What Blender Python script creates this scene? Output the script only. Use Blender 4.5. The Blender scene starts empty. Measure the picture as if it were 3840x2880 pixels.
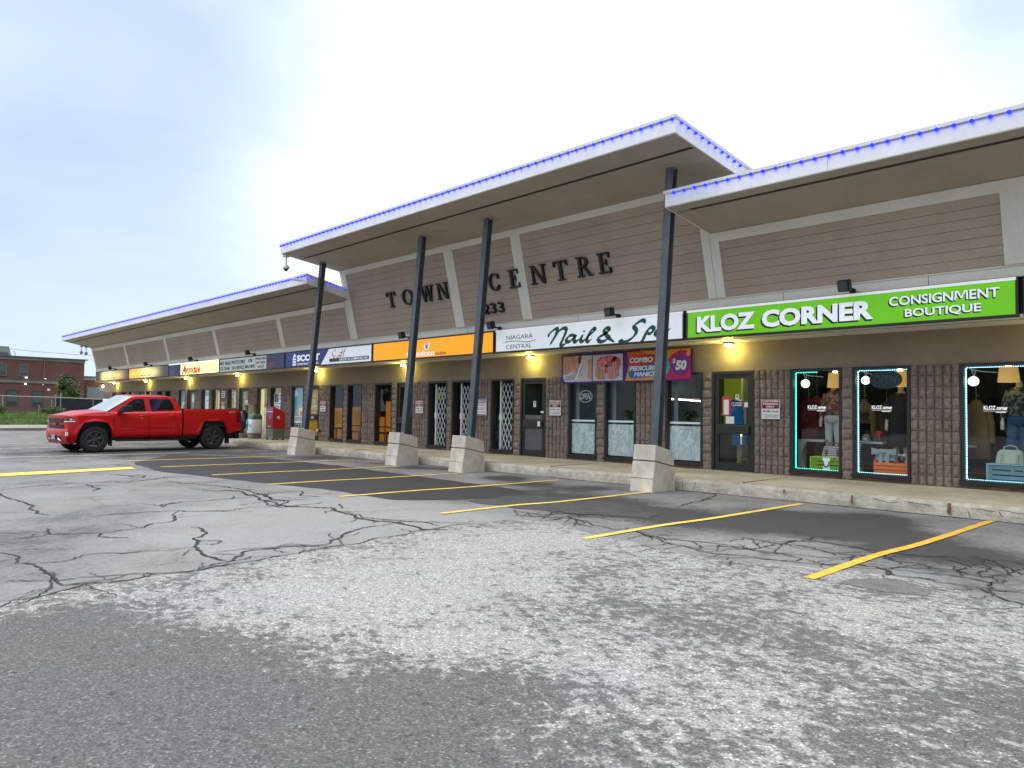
import bpy, bmesh, math, random
from mathutils import Vector, Matrix, noise as mnoise

# ------------------------------------------------------------------ scene, camera, sky, sun, exposure
sc = bpy.context.scene
COL = sc.collection
R = math.radians
rnd = random.Random(7)

cam_d = bpy.data.cameras.new('camera')
cam = bpy.data.objects.new('camera', cam_d); COL.objects.link(cam)
CAM_H = 1.4088
def cam_basis(yaw, pitch, roll):
    cy, sy, cp, sp = math.cos(yaw), math.sin(yaw), math.cos(pitch), math.sin(pitch)
    f = Vector((-sy*cp, cy*cp, sp)); r = Vector((cy, sy, 0)); u = r.cross(f)
    cr, sr = math.cos(roll), math.sin(roll)
    return cr*r + sr*u, -sr*r + cr*u, f
_r, _u, _f = cam_basis(R(46.522), R(2.2047), R(0.8156))
cam.matrix_world = Matrix(((_r.x, _u.x, -_f.x, 0), (_r.y, _u.y, -_f.y, 0), (_r.z, _u.z, -_f.z, CAM_H), (0, 0, 0, 1)))
cam_d.sensor_width = 36; cam_d.lens = 26.426; cam_d.clip_start = 0.05; cam_d.clip_end = 3000
sc.camera = cam

SUN_EL, SUN_AZ = R(48), R(200)      # azimuth measured from +Y clockwise
w = bpy.data.worlds.new('World'); sc.world = w; w.use_nodes = True
nt = w.node_tree; nt.nodes.clear()
def wn(t, **k):
    n = nt.nodes.new(t)
    for a, b in k.items(): setattr(n, a, b)
    return n
out = wn('ShaderNodeOutputWorld'); bg = wn('ShaderNodeBackground'); bg.inputs['Strength'].default_value = 0.1
nt.links.new(bg.outputs[0], out.inputs[0])
sky = wn('ShaderNodeTexSky'); sky.sky_type = 'NISHITA'; sky.sun_disc = False; sky.sun_elevation = SUN_EL; sky.sun_rotation = SUN_AZ
tc = wn('ShaderNodeTexCoord'); sep = wn('ShaderNodeSeparateXYZ'); nt.links.new(tc.outputs['Generated'], sep.inputs[0])
mp = wn('ShaderNodeMapping'); mp.inputs['Scale'].default_value = (1, 1, 2.4); nt.links.new(tc.outputs['Generated'], mp.inputs[0])
nz = wn('ShaderNodeTexNoise'); nz.inputs['Scale'].default_value = 1.7; nz.inputs['Detail'].default_value = 5; nz.inputs['Roughness'].default_value = .5
nz.inputs['Distortion'].default_value = .4
nt.links.new(mp.outputs[0], nz.inputs['Vector'])
# brighter where the sun stands behind the cloud, duller to the left of it
dot = wn('ShaderNodeVectorMath', operation='DOT_PRODUCT'); nt.links.new(tc.outputs['Generated'], dot.inputs[0])
gv = Vector((-.62, .72, .30)).normalized(); dot.inputs[1].default_value = gv
mr = wn('ShaderNodeMapRange', interpolation_type='SMOOTHSTEP'); mr.inputs['From Min'].default_value = .86; mr.inputs['From Max'].default_value = 1.0
nt.links.new(dot.outputs['Value'], mr.inputs['Value'])
nr = wn('ShaderNodeMapRange'); nr.inputs['From Min'].default_value = .36; nr.inputs['From Max'].default_value = .68
nt.links.new(nz.outputs['Fac'], nr.inputs['Value'])
mad = wn('ShaderNodeMath', operation='MULTIPLY_ADD', use_clamp=True); mad.inputs[1].default_value = .45
nt.links.new(nr.outputs[0], mad.inputs[0]); 
m2 = wn('ShaderNodeMath', operation='MULTIPLY'); m2.inputs[1].default_value = .78; nt.links.new(mr.outputs[0], m2.inputs[0]); nt.links.new(m2.outputs[0], mad.inputs[2])
cr = wn('ShaderNodeValToRGB')
e = cr.color_ramp.elements
e[0].position = 0; e[0].color = (.47, .57, .75, 1); e[1].position = 1; e[1].color = (1.08, 1.09, 1.11, 1)
k = e.new(.35); k.color = (.62, .74, .90, 1)
k = e.new(.65); k.color = (.86, .95, 1.01, 1)
nt.links.new(mad.outputs[0], cr.inputs[0])
zen = wn('ShaderNodeMapRange', interpolation_type='SMOOTHSTEP'); zen.inputs['From Min'].default_value = .52; zen.inputs['From Max'].default_value = .95
zen.inputs['To Min'].default_value = 10.0; zen.inputs['To Max'].default_value = 26.0
nt.links.new(sep.outputs['Z'], zen.inputs['Value'])
sc_ = wn('ShaderNodeVectorMath', operation='SCALE'); zm = wn('ShaderNodeMapRange'); zm.inputs['From Min'].default_value = .5; zm.inputs['From Max'].default_value = .85; nt.links.new(sep.outputs['Z'], zm.inputs['Value'])
zx = wn('ShaderNodeMix', data_type='RGBA'); zx.inputs[7].default_value = (1.02, .99, .95, 1); nt.links.new(zm.outputs[0], zx.inputs[0]); nt.links.new(cr.outputs[0], zx.inputs[6])
nt.links.new(zx.outputs[2], sc_.inputs[0]); nt.links.new(zen.outputs[0], sc_.inputs['Scale'])
mx = wn('ShaderNodeMix', data_type='RGBA'); mx.inputs[0].default_value = .9
nt.links.new(sky.outputs[0], mx.inputs[6]); nt.links.new(sc_.outputs[0], mx.inputs[7]); nt.links.new(mx.outputs[2], bg.inputs[0])

sd = bpy.data.lights.new('sun', 'SUN'); sd.energy = 0.6; sd.angle = R(35); sd.color = (1, .97, .93)
sun = bpy.data.objects.new('sun', sd); COL.objects.link(sun)
_sv = Vector((math.sin(SUN_AZ)*math.cos(SUN_EL), math.cos(SUN_AZ)*math.cos(SUN_EL), math.sin(SUN_EL)))
sun.rotation_euler = _sv.to_track_quat('Z', 'Y').to_euler()

vs = sc.view_settings; vs.view_transform = 'Standard'; vs.look = 'None'; vs.exposure = 0.40; vs.gamma = 1; vs.use_curve_mapping = False
sc.cycles.use_denoising = True
sc.cycles.max_bounces = 6; sc.cycles.transparent_max_bounces = 12; sc.cycles.sample_clamp_indirect = 4

# ------------------------------------------------------------------ materials
MATS = {}
def srgb(r, g, b):
    f = lambda c: (c/255/12.92) if c/255 <= .04045 else ((c/255+.055)/1.055)**2.4
    return (f(r), f(g), f(b))
def M(name, col, rough=.6, metal=0., var=None, bump=None, emit=0., ecol=None, coat=0., spec=.5, coord='Object', alpha=1.):
    if name in MATS: return MATS[name]
    m = bpy.data.materials.new(name); m.use_nodes = True; t = m.node_tree; b = t.nodes['Principled BSDF']
    b.inputs['Base Color'].default_value = (*col, 1); b.inputs['Roughness'].default_value = rough; b.inputs['Metallic'].default_value = metal
    b.inputs['Specular IOR Level'].default_value = spec; b.inputs['Coat Weight'].default_value = coat; b.inputs['Coat Roughness'].default_value = .04
    if emit:
        b.inputs['Emission Color'].default_value = (*(ecol or col), 1); b.inputs['Emission Strength'].default_value = emit
    if alpha < 1: b.inputs['Alpha'].default_value = alpha
    if var or bump:
        tcn = t.nodes.new('ShaderNodeTexCoord'); src = tcn.outputs[coord]
    if var:                       # list of (scale, amount, detail) multiplied together
        last = None
        for s, a, *dd in (var if isinstance(var, list) else [var]):
            n = t.nodes.new('ShaderNodeTexNoise'); n.inputs['Scale'].default_value = s; n.inputs['Detail'].default_value = dd[0] if dd else 4
            t.links.new(src, n.inputs['Vector'])
            q = t.nodes.new('ShaderNodeMapRange'); q.inputs['From Min'].default_value = .3; q.inputs['From Max'].default_value = .7
            q.inputs['To Min'].default_value = 1-a; q.inputs['To Max'].default_value = 1+a; t.links.new(n.outputs['Fac'], q.inputs['Value'])
            if last is None: last = q.outputs[0]
            else:
                mm = t.nodes.new('ShaderNodeMath'); mm.operation = 'MULTIPLY'; t.links.new(last, mm.inputs[0]); t.links.new(q.outputs[0], mm.inputs[1]); last = mm.outputs[0]
        v = t.nodes.new('ShaderNodeVectorMath'); v.operation = 'SCALE'; v.inputs[0].default_value = col; t.links.new(last, v.inputs['Scale'])
        t.links.new(v.outputs[0], b.inputs['Base Color'])
    if bump:
        n = t.nodes.new('ShaderNodeTexNoise'); n.inputs['Scale'].default_value = bump[0]; n.inputs['Detail'].default_value = 5; t.links.new(src, n.inputs['Vector'])
        bn = t.nodes.new('ShaderNodeBump'); bn.inputs['Strength'].default_value = bump[1]; bn.inputs['Distance'].default_value = bump[2] if len(bump) > 2 else .01
        t.links.new(n.outputs['Fac'], bn.inputs['Height']); t.links.new(bn.outputs[0], b.inputs['Normal'])
    MATS[name] = m
    return m
def glass(name, tint=(.9, .95, .95), refl=1.0):
    if name in MATS: return MATS[name]
    m = bpy.data.materials.new(name); m.use_nodes = True; t = m.node_tree; t.nodes.clear()
    o = t.nodes.new('ShaderNodeOutputMaterial'); mix = t.nodes.new('ShaderNodeMixShader'); tr = t.nodes.new('ShaderNodeBsdfTransparent')
    gl = t.nodes.new('ShaderNodeBsdfGlossy'); gl.inputs['Roughness'].default_value = .02; lw = t.nodes.new('ShaderNodeLayerWeight'); lw.inputs[0].default_value = .5; pw = t.nodes.new('ShaderNodeMath'); pw.operation = 'POWER'; pw.inputs[1].default_value = 5; t.links.new(lw.outputs['Facing'], pw.inputs[0]); fr = t.nodes.new('ShaderNodeMath'); fr.operation = 'MULTIPLY_ADD'; fr.inputs[1].default_value = .9; fr.inputs[2].default_value = .05; t.links.new(pw.outputs[0], fr.inputs[0])
    tr.inputs[0].default_value = (*tint, 1); gl.inputs[0].default_value = (refl, refl, refl, 1)
    tcn = t.nodes.new('ShaderNodeTexCoord'); n = t.nodes.new('ShaderNodeTexNoise'); n.inputs['Scale'].default_value = 1.3; t.links.new(tcn.outputs['Object'], n.inputs['Vector'])
    bn = t.nodes.new('ShaderNodeBump'); bn.inputs['Strength'].default_value = .06; bn.inputs['Distance'].default_value = .05; t.links.new(n.outputs['Fac'], bn.inputs['Height'])
    t.links.new(bn.outputs[0], gl.inputs['Normal'])
    t.links.new(fr.outputs[0], mix.inputs[0]); t.links.new(tr.outputs[0], mix.inputs[1]); t.links.new(gl.outputs[0], mix.inputs[2]); t.links.new(mix.outputs[0], o.inputs[0])
    MATS[name] = m
    return m

# ------------------------------------------------------------------ mesh builder
class MB:
    def __init__(s): s.v = []; s.f = []; s.m = []; s.sm = []
    def add(s, vs, fs, mi=0, smooth=False):
        o = len(s.v); s.v += [tuple(p) for p in vs]
        for f in fs: s.f.append(tuple(o+i for i in f)); s.m.append(mi); s.sm.append(smooth)
        return s
    def box(s, x0, x1, y0, y1, z0, z1, mi=0, bev=0.):
        if x0 > x1: x0, x1 = x1, x0
        if y0 > y1: y0, y1 = y1, y0
        if z0 > z1: z0, z1 = z1, z0
        if bev:
            b = min(bev, (x1-x0)*.45, (y1-y0)*.45, (z1-z0)*.45)
            bm = bmesh.new(); bmesh.ops.create_cube(bm, size=1)
            bmesh.ops.scale(bm, vec=(x1-x0, y1-y0, z1-z0), verts=bm.verts); bmesh.ops.translate(bm, vec=((x0+x1)/2, (y0+y1)/2, (z0+z1)/2), verts=bm.verts)
            bmesh.ops.bevel(bm, geom=bm.edges[:], offset=b, segments=2, affect='EDGES', profile=.6)
            s.bm(bm, mi); return s
        v = [(x0,y0,z0),(x1,y0,z0),(x1,y1,z0),(x0,y1,z0),(x0,y0,z1),(x1,y0,z1),(x1,y1,z1),(x0,y1,z1)]
        return s.add(v, [(3,2,1,0),(4,5,6,7),(0,1,5,4),(1,2,6,5),(2,3,7,6),(3,0,4,7)], mi)
    def bm(s, bm, mi=0, smooth=False, free=True):
        bm.verts.index_update(); s.add([v.co[:] for v in bm.verts], [[v.index for v in f.verts] for f in bm.faces], mi, smooth)
        if free: bm.free()
        return s
    def prism(s, pts, axis, a, b, mi=0):        # pts: closed 2-D outline; axis 'x' -> (y,z), 'y' -> (x,z), 'z' -> (x,y)
        def P(p, t): return {'x': (t, p[0], p[1]), 'y': (p[0], t, p[1]), 'z': (p[0], p[1], t)}[axis]
        n = len(pts)
        bm = bmesh.new(); lo = [bm.verts.new(P(p, a)) for p in pts]; hi = [bm.verts.new(P(p, b)) for p in pts]
        bm.faces.new(lo); bm.faces.new(hi)
        for i in range(n): bm.faces.new((lo[i], lo[(i+1) % n], hi[(i+1) % n], hi[i]))
        bmesh.ops.recalc_face_normals(bm, faces=bm.faces); bmesh.ops.triangulate(bm, faces=[f for f in bm.faces if len(f.verts) > 4])
        return s.bm(bm, mi)
    def tube(s, path, r, n=8, mi=0, cap=True, smooth=True):
        P = [Vector(p) for p in path]; k = len(P); rr = r if isinstance(r, (list, tuple)) else [r]*k
        vs, fs = [], []; up = Vector((0, 0, 1)); prev = None
        for i, p in enumerate(P):
            d = (P[min(i+1, k-1)]-P[max(i-1, 0)]).normalized()
            a = d.cross(up) if prev is None else prev - d*prev.dot(d)
            if a.length < 1e-4: a = d.cross(Vector((0, 1, 0)))
            a.normalize(); b = d.cross(a); prev = a
            for j in range(n):
                t = 2*math.pi*j/n; vs.append(p + a*math.cos(t)*rr[i] + b*math.sin(t)*rr[i])
        for i in range(k-1):
            for j in range(n): fs.append((i*n+j, i*n+(j+1) % n, (i+1)*n+(j+1) % n, (i+1)*n+j))
        s.add(vs, fs, mi, smooth)
        if cap:
            s.add(vs[:n], [tuple(range(n))[::-1]], mi); s.add(vs[-n:], [tuple(range(n))], mi)
        return s
    def loft(s, rings, mi=0, smooth=True, cap=True):
        n = len(rings[0]); vs = [p for r in rings for p in r]; fs = []
        for i in range(len(rings)-1):
            for j in range(n): fs.append((i*n+j, i*n+(j+1) % n, (i+1)*n+(j+1) % n, (i+1)*n+j))
        if cap: fs += [tuple(range(n))[::-1], tuple(range((len(rings)-1)*n, len(rings)*n))]
        return s.add(vs, fs, mi, smooth)
    def grid(s, rows, mi=0, smooth=True):
        n = len(rows[0]); vs = [p for r in rows for p in r]; fs = []
        for i in range(len(rows)-1):
            for j in range(n-1): fs.append((i*n+j, i*n+j+1, (i+1)*n+j+1, (i+1)*n+j))
        return s.add(vs, fs, mi, smooth)
    def ell(s, c, rx, ry, rz, mi=0, nu=14, nv=8):
        rings = []
        for i in range(nv+1):
            t = math.pi*i/nv; t = min(max(t, .05), math.pi-.05)
            rings.append([(c[0]+rx*math.sin(t)*math.cos(2*math.pi*j/nu), c[1]+ry*math.sin(t)*math.sin(2*math.pi*j/nu), c[2]-rz*math.cos(t)) for j in range(nu)])
        return s.loft(rings, mi)
    def quad(s, a, b, c, d, mi=0): return s.add([a, b, c, d], [(0, 1, 2, 3)], mi)
    def poly(s, pts, mi=0): return s.add(pts, [tuple(range(len(pts)))], mi)
    def text(s, txt, x0, x1, z0, z1, y, mi=0, bold=0., shear=0., th=.004, fit=True):
        vs, fs = text_geo(txt, bold, shear); xs = [p[0] for p in vs]; zs = [p[1] for p in vs]
        a, b, c, d = min(xs), max(xs), min(zs), max(zs)
        sx = (x1-x0)/(b-a); sz = (z1-z0)/(d-c)
        s.add([(x0+(p[0]-a)*sx, y-p[2]*th, z0+(p[1]-c)*sz) for p in vs], fs, mi)
        return s
    def stroke(s, pts, y, wd, pen=None, mi=0, n=40, wmin=.25):   # ribbon along a smoothed path in the x,z plane
        P = smooth_path(pts, n); L = []; Rr = []
        for i, p in enumerate(P):
            a = P[max(i-1, 0)]; b = P[min(i+1, len(P)-1)]; dx, dz = b[0]-a[0], b[1]-a[1]; l = math.hypot(dx, dz) or 1; dx /= l; dz /= l
            ww = wd if pen is None else wd*(wmin+(1-wmin)*abs(math.sin(math.atan2(dz, dx)-pen)))
            q = i/(len(P)-1); ww *= min(1, .35+6*q, .35+6*(1-q))
            L.append((p[0]-dz*ww/2, y, p[1]+dx*ww/2)); Rr.append((p[0]+dz*ww/2, y, p[1]-dx*ww/2))
        return s.grid([L, Rr], mi, False)
    def build(s, name, mats, parent=None, org=None, wn=None):
        if org is not None: s.v = [(p[0]-org[0], p[1]-org[1], p[2]-org[2]) for p in s.v]
        me = bpy.data.meshes.new(name); me.from_pydata(s.v, [], s.f); mats = mats if isinstance(mats, (list, tuple)) else [mats]
        for m in mats: me.materials.append(m)
        me.polygons.foreach_set('material_index', s.m); me.polygons.foreach_set('use_smooth', s.sm)
        me.update()
        o = bpy.data.objects.new(name, me); COL.objects.link(o)
        if parent is not None: o.parent = parent
        return o
def smooth_path(pts, n):
    P = [Vector((p[0], p[1], p[2] if len(p) > 2 else 0)) for p in pts]; P = [P[0]*2-P[1]] + P + [P[-1]*2-P[-2]]; out = []
    k = len(P)-3
    for i in range(n):
        t = i/(n-1)*k; j = min(int(t), k-1); t -= j; a, b, c, d = P[j:j+4]
        out.append(.5*((2*b)+(c-a)*t+(2*a-5*b+4*c-d)*t*t+(3*b-a-3*c+d)*t**3))
    return out
_TC = {}
def text_geo(txt, bold=0., shear=0.):
    key = (txt, bold, shear)
    if key not in _TC and txt == 'CONSIGNMENT':        # set letter by letter
        vs, fs, x = [], [], 0.
        for ch in txt:
            if ch == 'M':
                v, f = [], []
                for q in ([(0, 0), (.13, 0), (.17, .73), (.04, .73)], [(.13, .73), (.26, .73), (.50, .14), (.40, .14)], [(.40, .14), (.50, .14), (.77, .73), (.64, .73)], [(.73, .73), (.86, .73), (.90, 0), (.77, 0)]):
                    o = len(v); v += [(p[0], p[1]*.95, .5) for p in q]; f.append((o, o+1, o+2, o+3))
                f = [q if (v[q[1]][0]-v[q[0]][0])*(v[q[2]][1]-v[q[0]][1])-(v[q[2]][0]-v[q[0]][0])*(v[q[1]][1]-v[q[0]][1]) > 0 else q[::-1] for q in f]
            else: v, f = text_geo(ch, bold, shear)
            a = min(p[0] for p in v); o = len(vs)
            vs += [(p[0]-a+x, p[1], p[2]) for p in v]; fs += [tuple(i+o for i in q) for q in f]; x += max(p[0] for p in v)-a+.075
        _TC[key] = (vs, fs)
    if key not in _TC:
        cu = bpy.data.curves.new('t', 'FONT'); cu.body = txt; cu.offset = bold; cu.shear = shear; cu.extrude = .5;  cu.resolution_u = 3; cu.align_x = 'CENTER'
        ob = bpy.data.objects.new('t', cu); me = ob.to_mesh()
        vs = [tuple(v.co) for v in me.vertices]; fs = [tuple(p.vertices) for p in me.polygons]
        # keep the solid's front and sides only
        _TC[key] = (vs, fs); ob.to_mesh_clear(); bpy.data.objects.remove(ob); bpy.data.curves.remove(cu)
    return _TC[key]

def thing(name, label, cat, loc=(0, 0, 0), group=None, rot=0.):
    o = bpy.data.objects.new(name, None); COL.objects.link(o); o.location = loc; o.rotation_euler = (0, 0, rot); o.empty_display_size = .2
    o['label'] = label; o['category'] = cat
    if group: o['group'] = group
    return o
def tag(o, label, cat, group=None, kind=None):
    if label: o['label'] = label
    if cat: o['category'] = cat
    if group: o['group'] = group
    if kind: o['kind'] = kind
    return o
def structure(o, label=None):
    o['kind'] = 'structure'
    if label: o['label'] = label
    return o
def dup(root, loc, label, name=None):
    r = root.copy(); COL.objects.link(r); r.location = loc; r['label'] = label
    for ch in list(root.children):
        c = ch.copy(); COL.objects.link(c); c.parent = r
        for g in ch.children:
            d = g.copy(); COL.objects.link(d); d.parent = c
    return r

# ------------------------------------------------------------------ ground
def attr_mat(name, cA, cB, cC, speck, rough=.85, mottled=1.0, streak=(1, 1, 1), bscale=90, big=1.1):
    """asphalt: attribute 'wear' (0 dark bitumen .. 1 bleached) plus noise picks the tone, stones give a speckle"""
    m = bpy.data.materials.new(name); m.use_nodes = True; t = m.node_tree; b = t.nodes['Principled BSDF']
    N = t.nodes.new; Lk = t.links.new
    tcn = N('ShaderNodeTexCoord'); at = N('ShaderNodeAttribute'); at.attribute_name = 'wear'
    mpp = N('ShaderNodeMapping'); mpp.inputs['Scale'].default_value = streak; mpp.inputs['Rotation'].default_value = (0, 0, R(33)); Lk(tcn.outputs['Object'], mpp.inputs[0])
    n1 = N('ShaderNodeTexNoise'); n1.inputs['Scale'].default_value = big; n1.inputs['Detail'].default_value = 8; n1.inputs['Roughness'].default_value = .62; n1.inputs['Distortion'].default_value = .5; Lk(mpp.outputs[0], n1.inputs['Vector'])
    n2 = N('ShaderNodeTexNoise'); n2.inputs['Scale'].default_value = 15 if mottled < .6 else 11; n2.inputs['Detail'].default_value = 6; n2.inputs['Roughness'].default_value = .7; Lk(mpp.outputs[0], n2.inputs['Vector'])
    def math_(op, a, c, d=None, clamp=False):
        n = N('ShaderNodeMath'); n.operation = op; n.use_clamp = clamp
        for i, x in enumerate((a, c, d)):
            if x is None: continue
            if isinstance(x, (int, float)): n.inputs[i].default_value = x
            else: Lk(x, n.inputs[i])
        return n.outputs[0]
    s1 = math_('SUBTRACT', n1.outputs['Fac'], .5); s2 = math_('SUBTRACT', n2.outputs['Fac'], .5)
    w1 = math_('MULTIPLY_ADD', s1, (1.5 if mottled > .6 else 1.9)*mottled, at.outputs['Fac']); w2 = math_('MULTIPLY_ADD', s2, (3.0 if mottled > .6 else 1.5)*mottled, w1, True)
    cr = N('ShaderNodeValToRGB'); e = cr.color_ramp.elements
    e[0].position = .30 if mottled > .6 else .22; e[0].color = (*cA, 1); e[1].position = .80; e[1].color = (*cC, 1); k = e.new(.47 if mottled > .6 else .5); k.color = (*cB, 1)
    if mottled > .6: k = e.new(.56); k.color = (*[(.35*x+.65*y) for x, y in zip(cB, cC)], 1)
    Lk(w2, cr.inputs[0])
    # hue drift: some parts brownish, some greenish
    n3 = N('ShaderNodeTexNoise'); n3.inputs['Scale'].default_value = .7; n3.inputs['Detail'].default_value = 2; Lk(tcn.outputs['Object'], n3.inputs['Vector'])
    tint = N('ShaderNodeValToRGB'); tint.color_ramp.elements[0].color = (.985, 1.0, 1.0, 1); tint.color_ramp.elements[1].color = (1.015, 1.0, .985, 1)
    tint.color_ramp.elements[0].position = .4; tint.color_ramp.elements[1].position = .6; Lk(n3.outputs['Fac'], tint.inputs[0])
    mul = N('ShaderNodeMix'); mul.data_type = 'RGBA'; mul.blend_type = 'MULTIPLY'; mul.inputs[0].default_value = 1; Lk(cr.outputs[0], mul.inputs[6]); Lk(tint.outputs[0], mul.inputs[7])
    if mottled < .6:
        vd = N('ShaderNodeVectorMath'); vd.operation = 'MULTIPLY_ADD'; vd.inputs[1].default_value = (.5, .5, 0); Lk(n2.outputs['Color'], vd.inputs[0]); Lk(tcn.outputs['Object'], vd.inputs[2])
        ve = N('ShaderNodeTexVoronoi'); ve.feature = 'DISTANCE_TO_EDGE'; ve.inputs['Scale'].default_value = .9; Lk(vd.outputs[0], ve.inputs['Vector'])
        ln = N('ShaderNodeMapRange'); ln.inputs['From Max'].default_value = .012; Lk(ve.outputs['Distance'], ln.inputs['Value'])
        ms = N('ShaderNodeMapRange'); ms.inputs['From Min'].default_value = .5; ms.inputs['From Max'].default_value = .62; ms.inputs['To Min'].default_value = 1; ms.inputs['To Max'].default_value = .35; Lk(n3.outputs['Fac'], ms.inputs['Value'])
        hl = math_('MAXIMUM', ln.outputs[0], ms.outputs[0]); hv = N('ShaderNodeVectorMath'); hv.operation = 'SCALE'; Lk(mul.outputs[2], hv.inputs[0]); Lk(hl, hv.inputs['Scale']); hair = hv.outputs[0]
    else: hair = mul.outputs[2]
    # aggregate
    v = N('ShaderNodeTexVoronoi'); v.inputs['Scale'].default_value = bscale; v.feature = 'F1'; Lk(tcn.outputs['Object'], v.inputs['Vector'])
    sepc = N('ShaderNodeSeparateColor'); Lk(v.outputs['Color'], sepc.inputs[0])
    ag = N('ShaderNodeMapRange'); ag.inputs['To Min'].default_value = 1-speck; ag.inputs['To Max'].default_value = 1+speck; Lk(sepc.outputs[0], ag.inputs['Value'])
    hi = N('ShaderNodeMapRange'); hi.inputs['From Min'].default_value = .88; hi.inputs['From Max'].default_value = 1; hi.inputs['To Max'].default_value = speck*3.6; Lk(sepc.outputs[1], hi.inputs['Value'])
    v3 = N('ShaderNodeTexVoronoi'); v3.inputs['Scale'].default_value = 17; Lk(tcn.outputs['Object'], v3.inputs['Vector']); sp3 = N('ShaderNodeSeparateColor'); Lk(v3.outputs['Color'], sp3.inputs[0])
    # scattered dark pock marks
    pk = math_('MULTIPLY', math_('GREATER_THAN', sp3.outputs[0], .9), math_('LESS_THAN', v3.outputs['Distance'], .34))
    pk = math_('MULTIPLY_ADD', pk, -.42*min(1, mottled), 1)
    tot = math_('MULTIPLY', math_('ADD', ag.outputs[0], hi.outputs[0]), pk)
    sc2 = N('ShaderNodeVectorMath'); sc2.operation = 'SCALE'; Lk(hair, sc2.inputs[0]); Lk(tot, sc2.inputs['Scale'])
    Lk(sc2.outputs[0], b.inputs['Base Color']); b.inputs['Roughness'].default_value = rough; b.inputs['Specular IOR Level'].default_value = .35
    bn = N('ShaderNodeBump'); bn.inputs['Strength'].default_value = .55; bn.inputs['Distance'].default_value = .006; Lk(v.outputs['Distance'], bn.inputs['Height']); Lk(bn.outputs[0], b.inputs['Normal'])
    return m
def blobs(x, y, L):
    s = 0
    for bx, by, r, a in L: s += a*math.exp(-((x-bx)**2+(y-by)**2)/(r*r))
    return s
ROUGH_EDGE = [(-6.0,.2),(-6.43,1.1),(-6.57,1.57),(-6.66,2.09),(-6.61,2.65),(-6.77,3.37),(-6.96,4.24),(-7.19,5.31),(-7.2,6.02),(-7.19,6.85),(-6.9,7.12),(-6.66,7.18),(-5.79,6.8),(-5.13,6.73),(-4.22,6.59),(-3.39,6.88),(-2.64,7.13),(-2.05,7.01),(-1.48,6.76),(-.5,6.9),(1,6.8),(4,6.9)]
DARK = [(-4.12,1.1,.8,-.75),(-5.25,.9,.6,-.6),(-2.95,1.49,.75,-.8),(-5.64,1.43,.45,-.55),(-3.73,.5,1.2,-.8),(-4.16,1.7,.5,-.5),(-2.6,2.1,.5,-.5),(-1.8,2.7,.4,-.3),
        (-4.42,5.04,.33,-.32),(-3.13,4.86,.4,-.35),(-2.65,4.67,.35,-.35),(-2.1,4.54,.4,-.35),(-1.24,4.57,.5,-.45),(-.7,3.9,.6,-.55),(-2.39,6.7,.3,-.75),(-3.5,4.3,.4,-.25),(-1.3,3.3,.35,-.35),(-5.0,5.6,.35,-.3),(-3.0,2.6,.5,-.5),(-3.9,3.9,.3,-.3)]
LIGHT = [(-1.2,5.4,1.6,.04),(-4.78,3.12,.9,.42),(-4.93,4.14,.9,.45),(-5.81,5.51,.9,.42),(-6.0,3.75,.9,.2),(-2.02,5.4,.7,.15),(-3.4,6.2,.7,.12),(-3.56,3.0,.5,.4),(-1.71,3.02,.5,.2),(-5.58,6.3,.6,.3),(-5.3,2.4,.5,.18),(-2.6,3.4,.4,.25),(-1.38,5.9,.8,.02)]
def wear_rough(x, y):
    n = mnoise.noise(Vector((x*.9+4, y*.9, 3.1)))*.10 + mnoise.noise(Vector((x*2.3, y*2.3-7, 1.7)))*.21 + mnoise.noise(Vector((x*6, y*6, 1.7)))*.12
    return min(1.1, max(-.05, .545 + .6*( blobs(x, y, DARK) + blobs(x, y, LIGHT)) + n))
SMOOTH = [(-5.14,9.07,.9,-.5),(-4.36,9.9,.8,-.65),(-6.9,11.3,.5,-.25),(-12.2,11.2,.5,-.4),(-9.5,11.3,.6,-.3),(-14.6,11.6,.5,-.4),(-5.2,10.6,.7,-.3),(-3.9,10.7,.5,-.35),(-4.24,11.2,.6,-.2),(-6.4,8.9,1.0,-.35),(-7.57,9.15,1.1,-.5),(-8.6,8.9,.8,-.35),(-3.19,9.23,1.0,-.5),(-2.4,8.6,.8,-.3),(-9.6,2.0,.9,-.16),(-8.1,1.5,.6,-.1),(-10.9,2.7,.8,-.18),(-9.0,2.6,.5,-.1),(-10.65,10.6,.5,-.6),(-11.6,11,.4,-.45),(-15.42,11.35,.5,-.5),(-17.2,11.2,.5,-.3),
          (-4.43,11.5,.4,-.15),(-7.91,11.9,.6,-.25),(-9.4,10.2,1.0,-.2),(-20,11,1.5,-.3),(-24,9,3,-.3),(-30,9,5,-.18),(-27,4,4,-.12),(-9,4.8,1.6,.22),(-10.5,6,1.6,.2),(-8.2,6,1.2,.25),(-8,3.2,1.2,.2),(-13,4,2.5,.05),(-12.8,11,.5,.2),(-6.6,10.6,.8,.12),(-5.7,11.4,.6,.12)]
def wear_smooth(x, y):
    n = mnoise.noise(Vector((x*.45, y*.45, 8.2)))*.14 + mnoise.noise(Vector((x*1.6, y*1.6, 2.4)))*.08
    return min(1.1, max(-.1, .55 + blobs(x, y, SMOOTH) + n))
M_ASPH = attr_mat('smooth_asphalt', (.052, .052, .055), (.19, .19, .192), (.262, .262, .262), .15, mottled=.40, streak=(1, 1, 1), bscale=130)
M_ROUGH = attr_mat('worn_asphalt', (.105, .105, .105), (.165, .165, .164), (.295, .295, .292), .38, mottled=.78, streak=(1, 1.25, 1), bscale=95, big=4.5)
M_PATCH = M('fresh_patch', (.024, .0235, .026), .8, var=[(2.5, .18), (120, .3, 2)], bump=(150, .5, .005))
M_PATCH2 = M('coarse_patch', (.06, .058, .06), .9, var=[(3, .25), (60, .45, 2)], bump=(80, .9, .01))
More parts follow.
